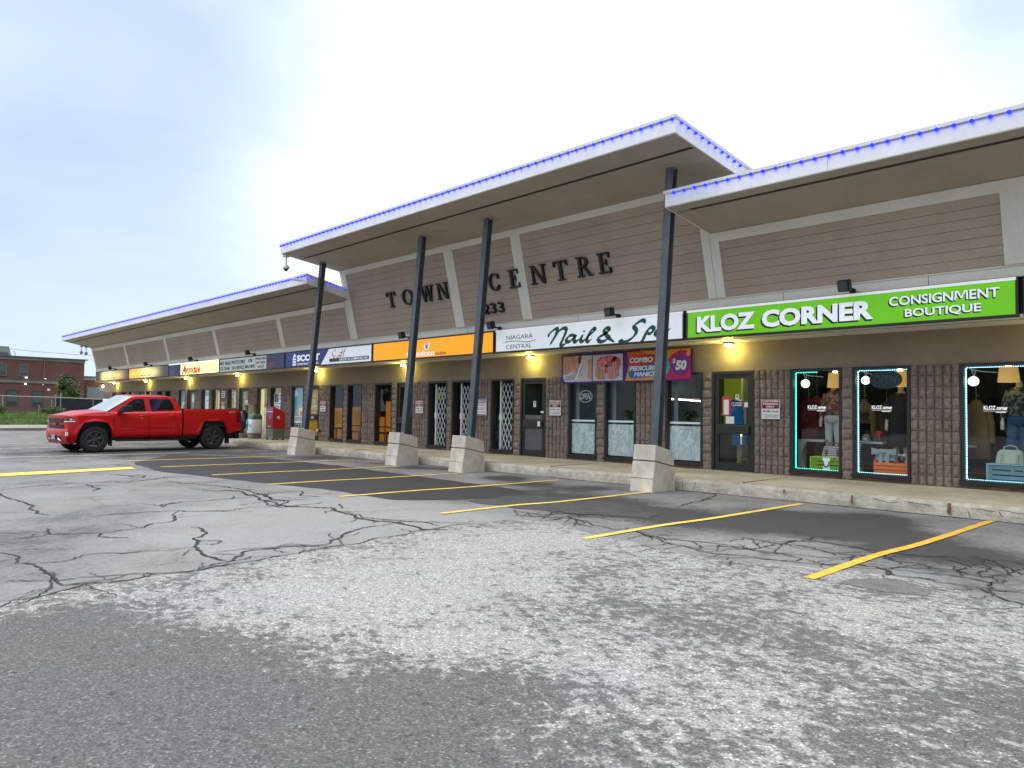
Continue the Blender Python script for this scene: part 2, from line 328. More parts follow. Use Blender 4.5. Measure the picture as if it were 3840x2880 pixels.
M_CRACK = M('crack_tar', (.03, .03, .032), .9)
M_LINE = M('yellow_paint', (.80, .57, .11), .7, var=[(6, .16), (45, .14, 3)])
M_LINEO = M('ochre_paint', (.70, .42, .045), .7, var=[(8, .22), (45, .12, 3)])
M_LINEW = M('faded_paint', (.62, .60, .55), .8, var=[(5, .2), (40, .3, 3)])

def with_wear(o, fn):
    a = o.data.attributes.new('wear', 'FLOAT', 'POINT')
    a.data.foreach_set('value', [fn(v.co.x, v.co.y) for v in o.data.vertices])
    return o
g = MB(); g.box(-900, 900, -900, 900, -1.0, -.02)
ground = structure(g.build('ground', M('far_ground', (.12, .13, .09), .95, var=[(.05, .3)])))

def axis_steps(segs):
    o = []
    for a, b, s in segs:
        n = max(1, round((b-a)/s)); o += [a+(b-a)*i/n for i in range(n)]
    return o + [segs[-1][1]]
xs = axis_steps([(-50.4, -32, 1.0), (-32, -13, .35), (-13, 0, .16), (0, 40, 2.0)]); ys = axis_steps([(-40, 0, 2.5), (0, 12.3, .16)])
g = MB(); g.grid([[(x, y, 0) for x in xs] for y in ys], smooth=False)
lot = structure(with_wear(g.build('parking_lot', M_ASPH), wear_smooth))

def inside(x, y, P):
    c = False; j = len(P)-1
    for i in range(len(P)):
        if (P[i][1] > y) != (P[j][1] > y) and x < (P[j][0]-P[i][0])*(y-P[i][1])/(P[j][1]-P[i][1])+P[i][0]: c = not c
        j = i
    return c
# the bleached, coarser lane in the foreground, its ragged edge cut through a fine grid
edge = smooth_path(ROUGH_EDGE, 240)
edge = [(p.x+.05*mnoise.noise(Vector((p.x*3, p.y*3, 5))), p.y+.05*mnoise.noise(Vector((p.x*3, p.y*3, 9)))) for p in edge]
outline = edge + [(4, .2)]
bm = bmesh.new(); vv = [bm.verts.new((x, y, .003)) for x, y in outline]; bm.faces.new(vv); bmesh.ops.triangulate(bm, faces=bm.faces)
for ax, lo, hi in ((0, -7.2, 4), (1, .2, 7.2)):
    t = lo
    while t < hi:
        no = Vector((1, 0, 0)) if ax == 0 else Vector((0, 1, 0)); co = no*t
        bmesh.ops.bisect_plane(bm, geom=bm.verts[:]+bm.edges[:]+bm.faces[:], plane_co=co, plane_no=no); t += .12
for f in bm.faces:
    if f.normal.z < 0: f.normal_flip()
g = MB(); g.bm(bm); structure(with_wear(g.build('worn_lane', M_ROUGH), wear_rough))

def ragged(pts, z, amp, n=120, seed=0):
    P = []
    k = len(pts)
    for i in range(k):
        a, b = Vector((*pts[i], 0)), Vector((*pts[(i+1) % k], 0)); m = max(2, int((b-a).length/.12))
        for j in range(m):
            p = a.lerp(b, j/m); P.append((p.x+amp*mnoise.noise(Vector((p.x*2.2, p.y*2.2, seed))), p.y+amp*mnoise.noise(Vector((p.x*2.2, p.y*2.2, seed+5))), z))
    return P
PATCH = [(-23.6,8.2),(-22.4,9.3),(-20.3,9.9),(-16.87,10.05),(-11.5,9.75),(-10.1,9.66),(-9.0,9.22),(-9.4,7.7),(-9.96,6.92),(-12.1,6.87),(-14.0,6.45),(-15.7,6.2),(-17.3,5.85),(-20.5,6.2)]
def flat(name, pts, mat):
    bm = bmesh.new(); bm.faces.new([bm.verts.new(p) for p in pts]); bmesh.ops.triangulate(bm, faces=bm.faces)
    for f in bm.faces:
        if f.normal.z < 0: f.normal_flip()
    g = MB(); g.bm(bm); return g.build(name, mat)
structure(flat('dark_patch', ragged(PATCH, .004, .07), M_PATCH))
structure(flat('coarse_patch', ragged([(-9.3,9.05),(-8.7,9.35),(-7.3,9.5),(-6.4,8.9),(-6.1,8.45),(-7.1,8.0),(-8.3,7.7),(-9.2,7.75)], .0055, .12, seed=3), M_PATCH2))
structure(flat('oil_stain', ragged([(-2.75,6.75),(-2.45,6.95),(-2.1,6.75),(-2.1,6.55),(-2.4,6.45),(-2.7,6.55)], .006, .12, seed=13), M('stain', (.13, .128, .125), .9, var=[(7, .25), (70, .3, 2)])))
CRACKS = [[[-6.43,1.1],[-6.46,1.36],[-6.58,1.62],[-6.62,1.87],[-6.66,2.09],[-6.7,2.29],[-6.66,2.59],[-6.71,2.9],[-6.77,3.37],[-6.9,3.99],[-6.96,4.3],[-7.05,4.71],[-7.16,5.29],[-7.3,5.74],[-7.26,6.26],[-7.19,6.85]],[[-7.02,1.52],[-6.96,1.66],[-6.86,1.92],[-6.82,2.15],[-6.64,2.25]],[[-7.19,1.22],[-7.11,1.39],[-7.04,1.53]],[[-8.7,1.47],[-8.5,1.52],[-8.07,1.51],[-7.92,1.46],[-7.73,1.53],[-7.53,1.54],[-7.33,1.57],[-7.13,1.59],[-6.77,1.56],[-6.67,1.75],[-6.78,1.95]],[[-7.13,1.59],[-6.84,1.49],[-6.58,1.38]],[[-7.8,1.6],[-7.86,1.86],[-7.99,2.15],[-7.84,2.46],[-7.82,2.89],[-7.86,2.97]],[[-9.19,3.48],[-8.62,3.36],[-8.17,3.18],[-7.89,2.98],[-7.64,2.96],[-7.38,2.9],[-7.08,2.9],[-6.95,2.89]],[[-8.1,3.15],[-8.02,3.25],[-7.77,3.12]],[[-9.41,1.58],[-9.5,1.87],[-9.55,2.05],[-9.32,2.48],[-9.33,2.82],[-9.6,3.1],[-9.72,3.42],[-10.1,3.6],[-10.31,3.8]],[[-9.29,2.47],[-9.01,2.44],[-8.71,2.63]],[[-9.55,2.05],[-10.01,2.15]],[[-6.66,2.59],[-6.81,2.73],[-6.93,2.99],[-7.06,3.16],[-7.26,3.34],[-7.07,4.03],[-7.3,4.27],[-7.67,4.7],[-7.82,5.08],[-7.92,5.42]],[[-7.42,3.04],[-7.32,3.37],[-7.24,3.73],[-7.04,4.07]],[[-13.4,5.04],[-12.76,5.27],[-12.83,5.5],[-12.18,5.46],[-11.27,5.28],[-10.74,5.25],[-10.2,5.27],[-9.8,5.58],[-9.37,5.51],[-8.83,5.44],[-8.31,5.4],[-8.0,5.47],[-7.7,5.54],[-7.3,5.5],[-7.16,5.63]],[[-15.2,5.15],[-14.14,5.45],[-13.21,5.66],[-12.26,5.66],[-11.51,5.51],[-10.81,5.4]],[[-11.27,5.28],[-10.19,5.06],[-10.24,5.44]],[[-12.0,5.7],[-11.15,5.45],[-10.9,5.52],[-10.28,5.16]],[[-9.59,5.64],[-9.74,5.88],[-10.0,6.0]],[[-14.99,2.49],[-15.42,3.25],[-15.57,4.03],[-15.44,4.8],[-15.91,5.47],[-15.9,5.98]],[[-15.27,3.84],[-14.53,3.8],[-13.95,3.62]],[[-14.4,2.39],[-13.79,2.38],[-13.02,2.43],[-12.05,2.38],[-11.19,2.37]],[[-11.16,3.77],[-11.57,4.12],[-11.58,4.61],[-11.6,5.28]],[[-17.36,4.84],[-16.21,5.04],[-16.66,5.36]],[[-7.92,5.42],[-7.86,5.81],[-7.37,5.8]],[[-9.16,5.58],[-8.49,5.51],[-7.96,5.69],[-7.6,5.98],[-7.42,6.21]],[[-12.01,5.38],[-11.98,5.73],[-11.98,6.36],[-11.31,6.05],[-10.97,6.24]],[[-6.66,2.09],[-6.75,2.19],[-6.7,2.33],[-6.68,2.6]],[[-10.74,3.71],[-10.36,4.13],[-10.36,4.62]],[[-10.77,2.91],[-10.79,3.25],[-10.69,3.69]],[[-5.46,7.34],[-4.93,7.23],[-4.43,7.38],[-4.12,7.32],[-4.03,7.65],[-3.92,8.24],[-3.6,8.4],[-3.1,8.36],[-2.68,8.47],[-1.95,8.89]],[[-4.92,7.0],[-4.23,6.87],[-3.92,6.96],[-3.57,7.0],[-3.49,7.28],[-3.89,7.39],[-4.25,7.37]],[[-4.22,6.59],[-3.85,6.84],[-3.29,7.16],[-2.95,7.4],[-2.56,7.47],[-2.19,7.53],[-1.84,7.53],[-1.67,7.6]],[[-4.25,8.07],[-4.01,8.13],[-4.0,8.64],[-3.81,8.88]],[[-3.48,7.3],[-3.1,7.23],[-2.74,7.41],[-2.59,7.85],[-2.29,7.87],[-2.02,7.89],[-1.74,7.93]],[[-2.37,8.12],[-2.09,7.8],[-1.92,7.86],[-1.87,8.55]],[[-2.37,8.86],[-2.04,8.52],[-1.79,8.16]],[[-2.4,7.28],[-2.01,7.19],[-1.6,7.3]],[[-1.89,7.2],[-1.7,6.95],[-1.48,6.76]],[[-6.69,9.93],[-7.02,11.32],[-7.36,12.09]],[[-7.02,7.79],[-6.3,7.17]],[[-7.86,7.49],[-7.35,7.54],[-7.16,8.0],[-6.78,7.72]],[[-7.51,7.15],[-7.17,7.4],[-6.77,7.56],[-5.94,7.32],[-5.46,7.34],[-4.67,6.85]],[[-4.39,7.54],[-3.86,7.32],[-3.46,7.52],[-3.1,7.77]],[[-4.51,8.01],[-3.78,7.95],[-3.15,7.89],[-2.77,8.07]],[[-4.33,8.5],[-3.75,8.45],[-3.18,8.27],[-2.82,7.92],[-2.51,7.94]],[[-7.03,7.21],[-7.36,7.93],[-6.96,7.87],[-6.57,8.0]],[[-3.0,7.52],[-2.57,7.22],[-2.23,7.34]],[[-3.64,7.91],[-3.25,7.87],[-3.02,7.58]],[[-2.46,8.45],[-2.24,8.1],[-2.15,7.58]],[[-2.19,8.59],[-2.03,7.87],[-1.82,7.68]],[[-5.83,7.46],[-5.25,7.33],[-5.01,7.64]]]
g = MB()
crnd = random.Random(3); extra = []
for ci, path in enumerate(CRACKS):          # short side branches
    P = smooth_path(path, max(8, len(path)*6))
    for a, b in zip(P, P[1:]):
        if (b-a).length < .02 or crnd.random() > (b-a).length*(1.5 if ci < 29 else 2.4): continue
        d = (b-a).normalized(); t = crnd.choice((-1, 1))*R(crnd.uniform(20, 75)); l = crnd.uniform(.12, .65); q = [a]
        for s in range(3): t += crnd.uniform(-.5, .5); q.append(q[-1]+Vector((d.x*math.cos(t)-d.y*math.sin(t), d.x*math.sin(t)+d.y*math.cos(t), 0))*l/3)
        extra.append([(p.x, p.y) for p in q])
for ci, path in enumerate(CRACKS+extra):
    P = smooth_path(path, max(8, len(path)*22)); n = len(P); Lr, Rr = [], []
    wd = (.013 if ci in (0, 6, 11, 13) else .0095)*(.85 if ci < 29 else .8 if ci < len(CRACKS) else .5)
    fw = min(2.1, max(.75, P[0].length/6.5))
    for i, p in enumerate(P):
        j = Vector((mnoise.noise(p*3.1), mnoise.noise(p*3.1+Vector((9, 4, 2))), 0))*.10 + Vector((mnoise.noise(p*14), mnoise.noise(p*14+Vector((3, 8, 1))), 0))*.03
        d = (P[min(i+1, n-1)]-P[max(i-1, 0)]); d = d.normalized() if d.length else Vector((1, 0, 0)); nrm = Vector((-d.y, d.x, 0))
        q = i/(n-1); ww = fw*wd*(.7+1.2*abs(mnoise.noise(p*5.3+Vector((ci, 0, 0)))))*min(1, .4+6*q, .4+6*(1-q))
        c = p+j; Lr.append((c.x+nrm.x*ww, c.y+nrm.y*ww, .0075)); Rr.append((c.x-nrm.x*ww, c.y-nrm.y*ww, .0075))
    g.grid([Rr, Lr], 0, False)
structure(g.build('cracks', M_CRACK))

def painted(path, wd, name, mat, label, z=.0095, group='stall lines painted on the asphalt', cat='stall line'):
    P = smooth_path(path, 40); L, Rr = [], []
    for i, p in enumerate(P):
        d = (P[min(i+1, 39)]-P[max(i-1, 0)]).normalized(); nrm = Vector((-d.y, d.x, 0)); e = .007*mnoise.noise(p*9); e2 = .007*mnoise.noise(p*9+Vector((4, 4, 4)))
        L.append((p.x+nrm.x*(wd/2+e), p.y+nrm.y*(wd/2+e), z)); Rr.append((p.x-nrm.x*(wd/2+e2), p.y-nrm.y*(wd/2+e2), z))
    g = MB(); g.grid([Rr, L], 0, False); o = g.build(name, mat)
    return tag(o, label, cat, group)
SL = [(-3.016, 6.43, 12.05, 'short ochre stall line nearest the camera, ending at the rust-stained kerb', M_LINEO), (-5.63, 6.46, 11.85, 'yellow stall line ending at the kerb below the boutique door', M_LINE), (-8.25, 6.5, 11.3, 'yellow stall line bending over a bump to the largest concrete column base', M_LINE),
      (-10.87, 6.45, 11.7, 'yellow stall line below the manicure banner, crossing the tip of the dark patch', M_LINE), (-13.41, 6.42, 11.2, 'yellow stall line over the dark patch, ending by the second column base', M_LINE), (-15.96, 6.4, 11.2, 'yellow stall line over the dark patch, ending by the third column base', M_LINE), (-18.76, 6.3, 11.6, 'thin yellow stall line across the far end of the dark patch', M_LINE),
      (-21.3, 6.3, 11.0, 'farthest thin yellow stall line, at the edge of the dark patch near the red truck', M_LINE)]
for i, (x, a, b, lab, mm) in enumerate(SL):
    kx = .05 if i == 2 else .025
    painted([(x+.02, a), (x-kx, a+(b-a)*.3), (x+kx, a+(b-a)*.5), (x, b)], .105, 'stall_line', mm, lab)
g = MB(); g.grid([[(-17.72,2.6,.0095), (-17.95,3.6,.0095), (-18.2,4.6,.0095), (-18.46,5.66,.0095)], [(-18.5,2.5,.0095), (-18.68,3.5,.0095), (-18.88,4.6,.0095), (-19.08,5.74,.0095)]], 0, False)
tag(g.build('painted_line', M_LINE), 'broad yellow painted bar on the asphalt left of the stalls', 'painted line')
for i, (x, y0, y1, lab) in enumerate([(-24.3, 3.6, 9.0, 'faded white stall line just in front of the red truck'), (-29.5, 2.5, 6.5, 'faded white stall line seen past the bumper of the red truck'), (-33, 1.5, 6.9, 'faint white line on the far asphalt left of the red truck'), (-38, 2.0, 7.5, 'faintest white line on the asphalt near the far kerb')]):
    painted([(x, y0), (x, y0+1), (x, y1-1), (x, y1)], .11, 'faded_line', M_LINEW, lab, group='faded white lines', cat='painted line')

# sidewalk and kerb in front of the shops
def conc_mat():
    m = M('sidewalk_concrete', (.42, .385, .29), .9, var=[(1.1, .22), (9, .14), (60, .12, 2)], bump=(70, .4, .006)); return m
M_WALK = conc_mat()
M_KERB = M('kerb_concrete', (.40, .375, .31), .92, var=[(1.6, .25), (8, .2), (70, .18, 2)], bump=(28, .8, .02))
M_RUST = M('rust_stain', (.20, .085, .04), .9, var=[(9, .4)])
KY, WZ = 12.14, .215
g = MB()
N = 340
rows = []
for i in range(N+1):
    x = -56+(62)*i/N; e = lambda s: .018*mnoise.noise(Vector((x*1.9, s, 0)))+.010*mnoise.noise(Vector((x*7, s, 3)))
    rows.append([(x, KY-.03+e(1), -.01), (x, KY-.02+e(2), .09), (x, KY+.0+e(3)*1.2, WZ-.05+e(4)*.5), (x, KY+.045+e(5), WZ-.008), (x, KY+.16, WZ)])
g.grid(rows[::-1], 0, False)
structure(g.build('kerb', M_KERB))
g = MB(); g.grid([[(x, y, WZ+(y-KY)*.008) for x in (-56, -40, -30, -20, -10, 0, 6)] for y in (KY+.16, 13, 14, 14.62)], 0, False)
structure(g.build('sidewalk', M_WALK))
g = MB()
for x0 in (-46, -39.6, -33.2, -26.0, -19.9, -11.7, -9.05, -6.95, -.6):     # joints across the walk, and the narrow old pipe slots by the big base
    g.box(x0, x0+.012, KY+.17, 14.4, WZ-.01, WZ+.0035+.012)
structure(g.build('sidewalk_joints', M('joint_dirt', (.10, .09, .07), .95)))
g = MB()
for x, z0, z1, wd in ((-6.05, .12, .19, .03), (-4.93, .06, .19, .035), (-3.55, .05, .2, .05), (-2.55, .03, .2, .09), (-2.35, .08, .2, .05)):
    L_, R2 = [], []
    for i in range(9):
        z = z1+(z0-z1)*i/8; q = .55+.5*mnoise.noise(Vector((x*7, i*.6, 2))); L_.append((x-wd*q, KY-.052, z)); R2.append((x+wd*(.55+.5*mnoise.noise(Vector((x*5, i*.7, 8))))*(1-.4*i/8), KY-.052, z))
    g.grid([L_, R2], 0, False)
structure(g.build('kerb_rust_stains', M_RUST))
g = MB()
def kcrack(pts):
    P = smooth_path([(a, b) for a, b in pts], 16)
    g.grid([[(p.x-.004, KY-.052, p.y-.003) for p in P], [(p.x+.004, KY-.053, p.y+.004) for p in P]], 0, False)
for pts in ([(-4.6,.17),(-4.4,.13),(-4.25,.14)], [(-3.28,.02),(-3.3,.1),(-3.22,.15),(-2.95,.13)], [(-2.98,.0),(-2.9,.08),(-2.93,.16),(-2.7,.14),(-2.55,.15)], [(-4.1,.16),(-3.8,.14)], [(-6.0,.0),(-6.0,.04)], [(-8.05,.02),(-8.06,.18)], [(-7.8,.02),(-7.78,.18)], [(-14.1,.0),(-14.05,.18)]): kcrack(pts)
structure(g.build('kerb_cracks', M_CRACK))

# dark gutter strip: dirt plus contact shade painted along the kerb foot
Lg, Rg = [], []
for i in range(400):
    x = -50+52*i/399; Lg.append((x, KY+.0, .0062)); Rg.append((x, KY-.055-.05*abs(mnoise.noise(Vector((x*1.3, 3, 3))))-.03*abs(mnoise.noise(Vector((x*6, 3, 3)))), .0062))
g = MB(); g.grid([Rg, Lg], 0, False); structure(g.build('gutter_grit_shade', M('grit_shade', (.055, .052, .048), .95, var=[(5, .4)])))

# ------------------------------------------------------------------ the plaza building
B0 = (-25, 14.5, 0)
plaza = thing('plaza_building', 'long single storey brown shopping plaza with slanted siding and upswept canopy roofs', 'building', B0)
def bp(name, mb, mats, parent=None): return mb.build(name, mats, parent or plaza, B0)
M_STUC = M('stucco', (.27, .212, .155), .9, var=[(.6, .10), (5, .08), (60, .10, 2)], bump=(90, .35, .004))
def block_material():
    m = M('split_block', (.232, .176, .147), .92, var=[(2.2, .16), (14, .24), (75, .22, 3)], bump=(38, .9, .018)); return m
M_BLOCK = block_material()
M_MORT = M('mortar', (.15, .115, .096), .95, var=[(9, .15)])
M_SIDE = M('siding', (.43, .335, .255), .62, var=[(1.3, .07), (25, .05, 2), (.4, .05)])
M_TRIM = M('trim_board', (.74, .71, .62), .6, var=[(1.2, .05), (18, .04, 2)])
M_SOFF = M('soffit_panel', (.41, .365, .295), .75, var=[(.5, .10), (3, .05), (20, .05, 2)])
M_FASC = M('white_fascia', (.80, .80, .80), .4, var=[(.5, .03), (2.5, .05), (14, .03)])
M_CAP = M('drip_cap', (.70, .69, .66), .4)
M_VENT = M('dark_vent', (.035, .022, .02), .8)
M_BRONZE = M('bronze_frame', (.022, .021, .020), .42, var=[(6, .2)])
M_GLASS = glass('window_glass')
M_ROOFT = M('roof_membrane', (.3, .3, .3), .9)
M_WHITE = M('white_print', (.78, .78, .78), .6)
M_BLACK = M('black_print', (.015, .015, .017), .6)
M_STEEL = M('slate_steel', (.085, .10, .115), .45, var=[(1.5, .2), (7, .16), (40, .1)])

FY, ZT, ZS = 14.5, 2.37, .315      # wall plane, head of the openings, window sill
# stucco band above the openings
g = MB(); g.box(-54.15, 6, FY, FY+.25, ZT, 3.05); bp('stucco_band', g, M_STUC)

WINS = {  # x0, x1 -> glass kind
}
OPEN = [(-52.25,-51.32,'d'),(-50.3,-49.2,'w'),(-48.9,-48.05,'w'),(-47.12,-46.2,'d'),(-45.8,-44.9,'w'),(-44.0,-42.95,'w'),(-42.72,-41.75,'w'),(-40.72,-39.76,'w'),(-39.54,-38.45,'d'),
        (-37.68,-36.62,'w'),(-36.4,-35.33,'w'),(-34.53,-33.47,'h'),(-33.25,-32.22,'d'),(-31.43,-30.35,'w'),(-30.13,-29.09,'w'),(-28.25,-27.23,'w'),(-27.02,-26.0,'d'),
        (-25.21,-24.23,'w'),(-23.97,-22.98,'w'),(-22.17,-21.12,'w'),(-20.87,-19.94,'d'),(-19.14,-18.17,'w'),(-17.94,-16.95,'w'),(-16.15,-15.18,'w'),(-14.93,-13.95,'d'),
        (-13.14,-12.18,'w'),(-11.93,-10.97,'w'),(-10.12,-9.14,'w'),(-8.92,-7.91,'d'),(-7.12,-6.09,'w'),(-5.89,-4.87,'w'),(-4.07,-3.04,'w'),(-2.84,-1.82,'w'),(-1.0,.05,'w')]
def pier(x0, x1, z0=WZ, z1=ZT):
    """split-face block: ribbed over wide piers, plain rock face on the narrow ones; every course is lumpy on its own"""
    g = MB(); W_ = x1-x0; ribs = max(1, round(W_/.133)) if W_ > .45 else 1
    g.box(x0, x1, FY-.005, FY+.2, z0, z1, 1)
    nc = round((z1-z0)/.2); ch = (z1-z0)/nc; rw = W_/ribs
    for c in range(nc):
        for r in range(ribs):
            a, b = x0+r*rw, x0+(r+1)*rw; lo, hi = z0+c*ch, z0+(c+1)*ch
            gx = .014 if ribs > 1 else .004; gz = .0055 if ribs > 1 else .005
            nu, nv = (3, 4) if ribs > 1 else (max(4, int(W_/.05)), 4); d = rnd.uniform(.030, .055); rows = []
            for i in range(nv+1):
                row = []
                for j in range(nu+1):
                    u, v = j/nu, i/nv; ed = min(u, 1-u)*(1-.9*max(0, 1-min(v, 1-v)*8)) if ribs > 1 else min(u, 1-u, v*.8, (1-v)*.8); px = a+gx+(b-a-2*gx)*u+ (rnd.uniform(-.006, .006) if ribs > 1 and 0 < i < nv else 0); pz = lo+gz+(hi-lo-2*gz)*v
                    y = FY-.004 - d*min(1, .45+ed*5) - .022*mnoise.noise(Vector((px*9, pz*9, 1.0)))
                    row.append((px, y, pz))
                rows.append(row)
            # skirt back to the wall
            top = [(p[0], FY, p[2]) for p in rows[-1]]; bot = [(p[0], FY, p[2]) for p in rows[0]]
            full = [bot]+rows+[top]; full = [[(q[0][0], FY, q[0][2])]+q+[(q[-1][0], FY, q[-1][2])] for q in full]
            g.grid(full, 0, False)
    bp('block_pier', g, [M_BLOCK, M_MORT])
edges_ = [-54.15]+[v for o in OPEN for v in o[:2]]+[3.0]
for i in range(0, len(edges_), 2): pier(edges_[i], edges_[i+1])
M_SILLB = M('sill_brick', (.19, .115, .09), .92, var=[(6, .3), (60, .2, 2)], bump=(40, .7, .01))
def sill_course(x0, x1, z1, parent):      # block course below a sill, one rough strip
    g = MB(); n = max(6, round((x1-x0)/.045)); m_ = max(3, round((z1-WZ)/.04)); nb = max(1, round((x1-x0)/.26)); rows = []
    for i in range(m_+1):
        z = WZ+(z1-WZ)*i/m_; row = []
        for j in range(n+1):
            x = x0+(x1-x0)*j/n; fx = ((x-x0)/(x1-x0)*nb) % 1; jt = .016 if min(fx, 1-fx) < .06 or abs(((z-WZ)/.2) % 1-.0) < .04 else 0
            row.append((x, FY-.018+jt-.012*mnoise.noise(Vector((x*8, z*9, 4))), z))
        rows.append(row)
    g.grid(rows, 0, False); g.grid([rows[-1], [(p[0], FY+.1, p[2]) for p in rows[-1]]], 0, False); bp('sill_course', g, M_SILLB, parent)
windows, doors = {}, {}
def ring(g, x0, x1, z0, z1, y0, y1, t, mi=0, tb=None):
    tb = tb or t
    g.box(x0, x0+t, y0, y1, z0, z1, mi); g.box(x1-t, x1, y0, y1, z0, z1, mi); g.box(x0+t, x1-t, y0, y1, z1-t, z1, mi); g.box(x0+t, x1-t, y0, y1, z0, z0+tb, mi)
for x0, x1, kk in OPEN:
    if kk in 'wh':
        zs = ZS if kk == 'w' else 1.40
        g = MB(); ring(g, x0, x1, zs, ZT, FY-.03, FY+.13, .055); g.box(x0-.01, x1+.01, FY-.075, FY-.028, zs-.012, zs+.045)
        wdw = bp('window', g, M_BRONZE); windows[round(x0, 2)] = wdw
        g = MB(); g.quad((x0+.05, FY+.079, zs+.05), (x1-.05, FY+.079, zs+.05), (x1-.05, FY+.079, ZT-.05), (x0+.05, FY+.079, ZT-.05)); bp('pane', g, M_GLASS, wdw); sill_course(x0, x1, zs-.012, wdw)
    else:
        z0 = WZ+.02
        g = MB(); ring(g, x0, x1, z0-.01, ZT, FY-.02, FY+.13, .06, tb=.015)
        a, b = x0+.065, x1-.065
        ring(g, a, b, z0+.01, ZT-.065, FY+.01, FY+.06, .095, tb=.17); g.box(a+.095, b-.095, FY+.008, FY+.062, 1.02, 1.24)
        dd = bp('door', g, M_BRONZE); doors[round(x0, 2)] = dd
        g = MB(); [g.quad((a+.09, FY+.036, q0), (b-.09, FY+.036, q0), (b-.09, FY+.036, q1), (a+.09, FY+.036, q1)) for q0, q1 in ((1.23, ZT-.155), (z0+.16, 1.03))]; bp('pane', g, M_GLASS, dd)
        g = MB(); g.box(a+.06, b-.05, FY-.045, FY-.02, 1.03, 1.21, bev=.008); g.box(b-.09, b-.06, FY-.03, FY+.01, 1.03, 1.21); g.box(a+.07, a+.10, FY-.03, FY+.01, 1.03, 1.21); bp('push_bar', g, M('door_bar', (.03, .029, .028), .35), dd)
        g = MB(); g.box(x0, x1, FY-.02, FY+.2, WZ-.01, WZ+.028); bp('threshold', g, M('threshold', (.25, .24, .22), .6), dd)

# soffit below the signs, fascia trim above them, end boards
SX0, SX1 = -51.83, 6.0
SZ = 2.985
g = MB(); g.box(SX0, SX1, 13.44, FY, SZ, SZ+.04)
for xx in range(-51, 6, 3): g.box(xx, xx+.008, 13.45, FY-.01, SZ-.0035, SZ+.001, 1)
g.box(SX0, SX1, 13.76, 13.785, SZ-.004, SZ+.001, 1); bp('sign_soffit', g, [M_TRIM, M_VENT])
g = MB(); g.box(SX0, SX1, 13.43, 13.6, 3.60, 3.765); g.box(SX0, SX1, 13.405, 13.6, 3.765, 3.79)
g.box(SX0-.03, SX0, 13.38, 14.5, SZ-.02, 3.79); g.box(SX0, SX1, 13.5, 13.6, SZ+.04, 3.6, 1)
for xx in (-47.5, -41.2, -34.9, -28.6, -22.3, -16.0, -11.9, -6.75, -4.23, .5): g.box(xx, xx+.007, 13.428, 13.45, 3.602, 3.764, 1)
bp('fascia_trim', g, [M_TRIM, M_VENT])

SLP = .25
sy = lambda z, off=0.: 13.4-SLP*(z-3.78)+off
def siding(x0, x1, z0, z1, lap):
    g = MB(); n = round((z1-z0)/lap); lap = (z1-z0)/n
    g.prism([(sy(z0, .012), z0), (sy(z1, .012), z1), (sy(z1, .1), z1), (sy(z0, .1), z0)], 'x', x0, x1, 1)
    for i in range(n):
        a, b = z0+i*lap+.004, z0+(i+1)*lap-.002
        cuts = [x0] + ([x0+(x1-x0)*rnd.uniform(.15, .85)] if x1-x0 > 2 else []) + [x1]
        for c0, c1 in zip(cuts, cuts[1:]):
            g.prism([(sy(a, -.004), a), (sy(b, .0), b), (sy(b, .02), b), (sy(a, .02), a)], 'x', c0+.001, c1-.001, 0)
    bp('siding_panel', g, [M_SIDE, M('siding_gap', (.12, .085, .065), .9)])
def board(x0, x1, z0, z1, pr=.03):
    g = MB(); g.prism([(sy(z0, -pr), z0), (sy(z1, -pr), z1), (sy(z1, .05), z1), (sy(z0, .05), z0)], 'x', x0, x1); bp('trim_board', g, M_TRIM)
def wing(xa, xb, ztop, boards, lap):
    zt = ztop-.175
    board(xa, xb, zt, ztop, .034)
    xs_ = boards
    for a, b in xs_: board(a, b, 3.79, zt)
    for (a, b), (c, d) in zip(xs_, xs_[1:]): siding(b, c, 3.79, zt, lap)
wing(-51.8, -21.92, 5.03, [(-51.8,-51.62),(-45.6,-45.27),(-39.22,-38.9),(-33.1,-32.78),(-26.98,-26.65),(-22.0,-21.93)], .19)
wing(-21.9, -8.13, 6.03, [(-21.9,-21.56),(-16.42,-16.04),(-13.72,-13.38),(-8.31,-8.13)], .196)
wing(-8.12, 6.0, 5.03, [(-8.12,-7.93),(-3.13,-2.77),(2.2,2.55),(5.9,6.0)], .151)
# the mass of the building behind the siding, stepped like the roofs
for xa, xb, zt in ((-51.78, -21.9, 5.0), (-21.88, -8.14, 6.0), (-8.1, 5.95, 5.0)):
    g = MB(); g.prism([(13.62, 3.06), (sy(3.8, .12), 3.8), (sy(zt, .12), zt), (20.5, zt-1.05), (20.5, 3.06)], 'x', xa, xb); bp('upper_storey', g, M_SIDE)
g = MB(); g.box(-54.1, 5.95, 14.76, 20.5, 3.0, 3.05); bp('shop_ceiling', g, M('ceiling_tile', (.5, .48, .44), .9))

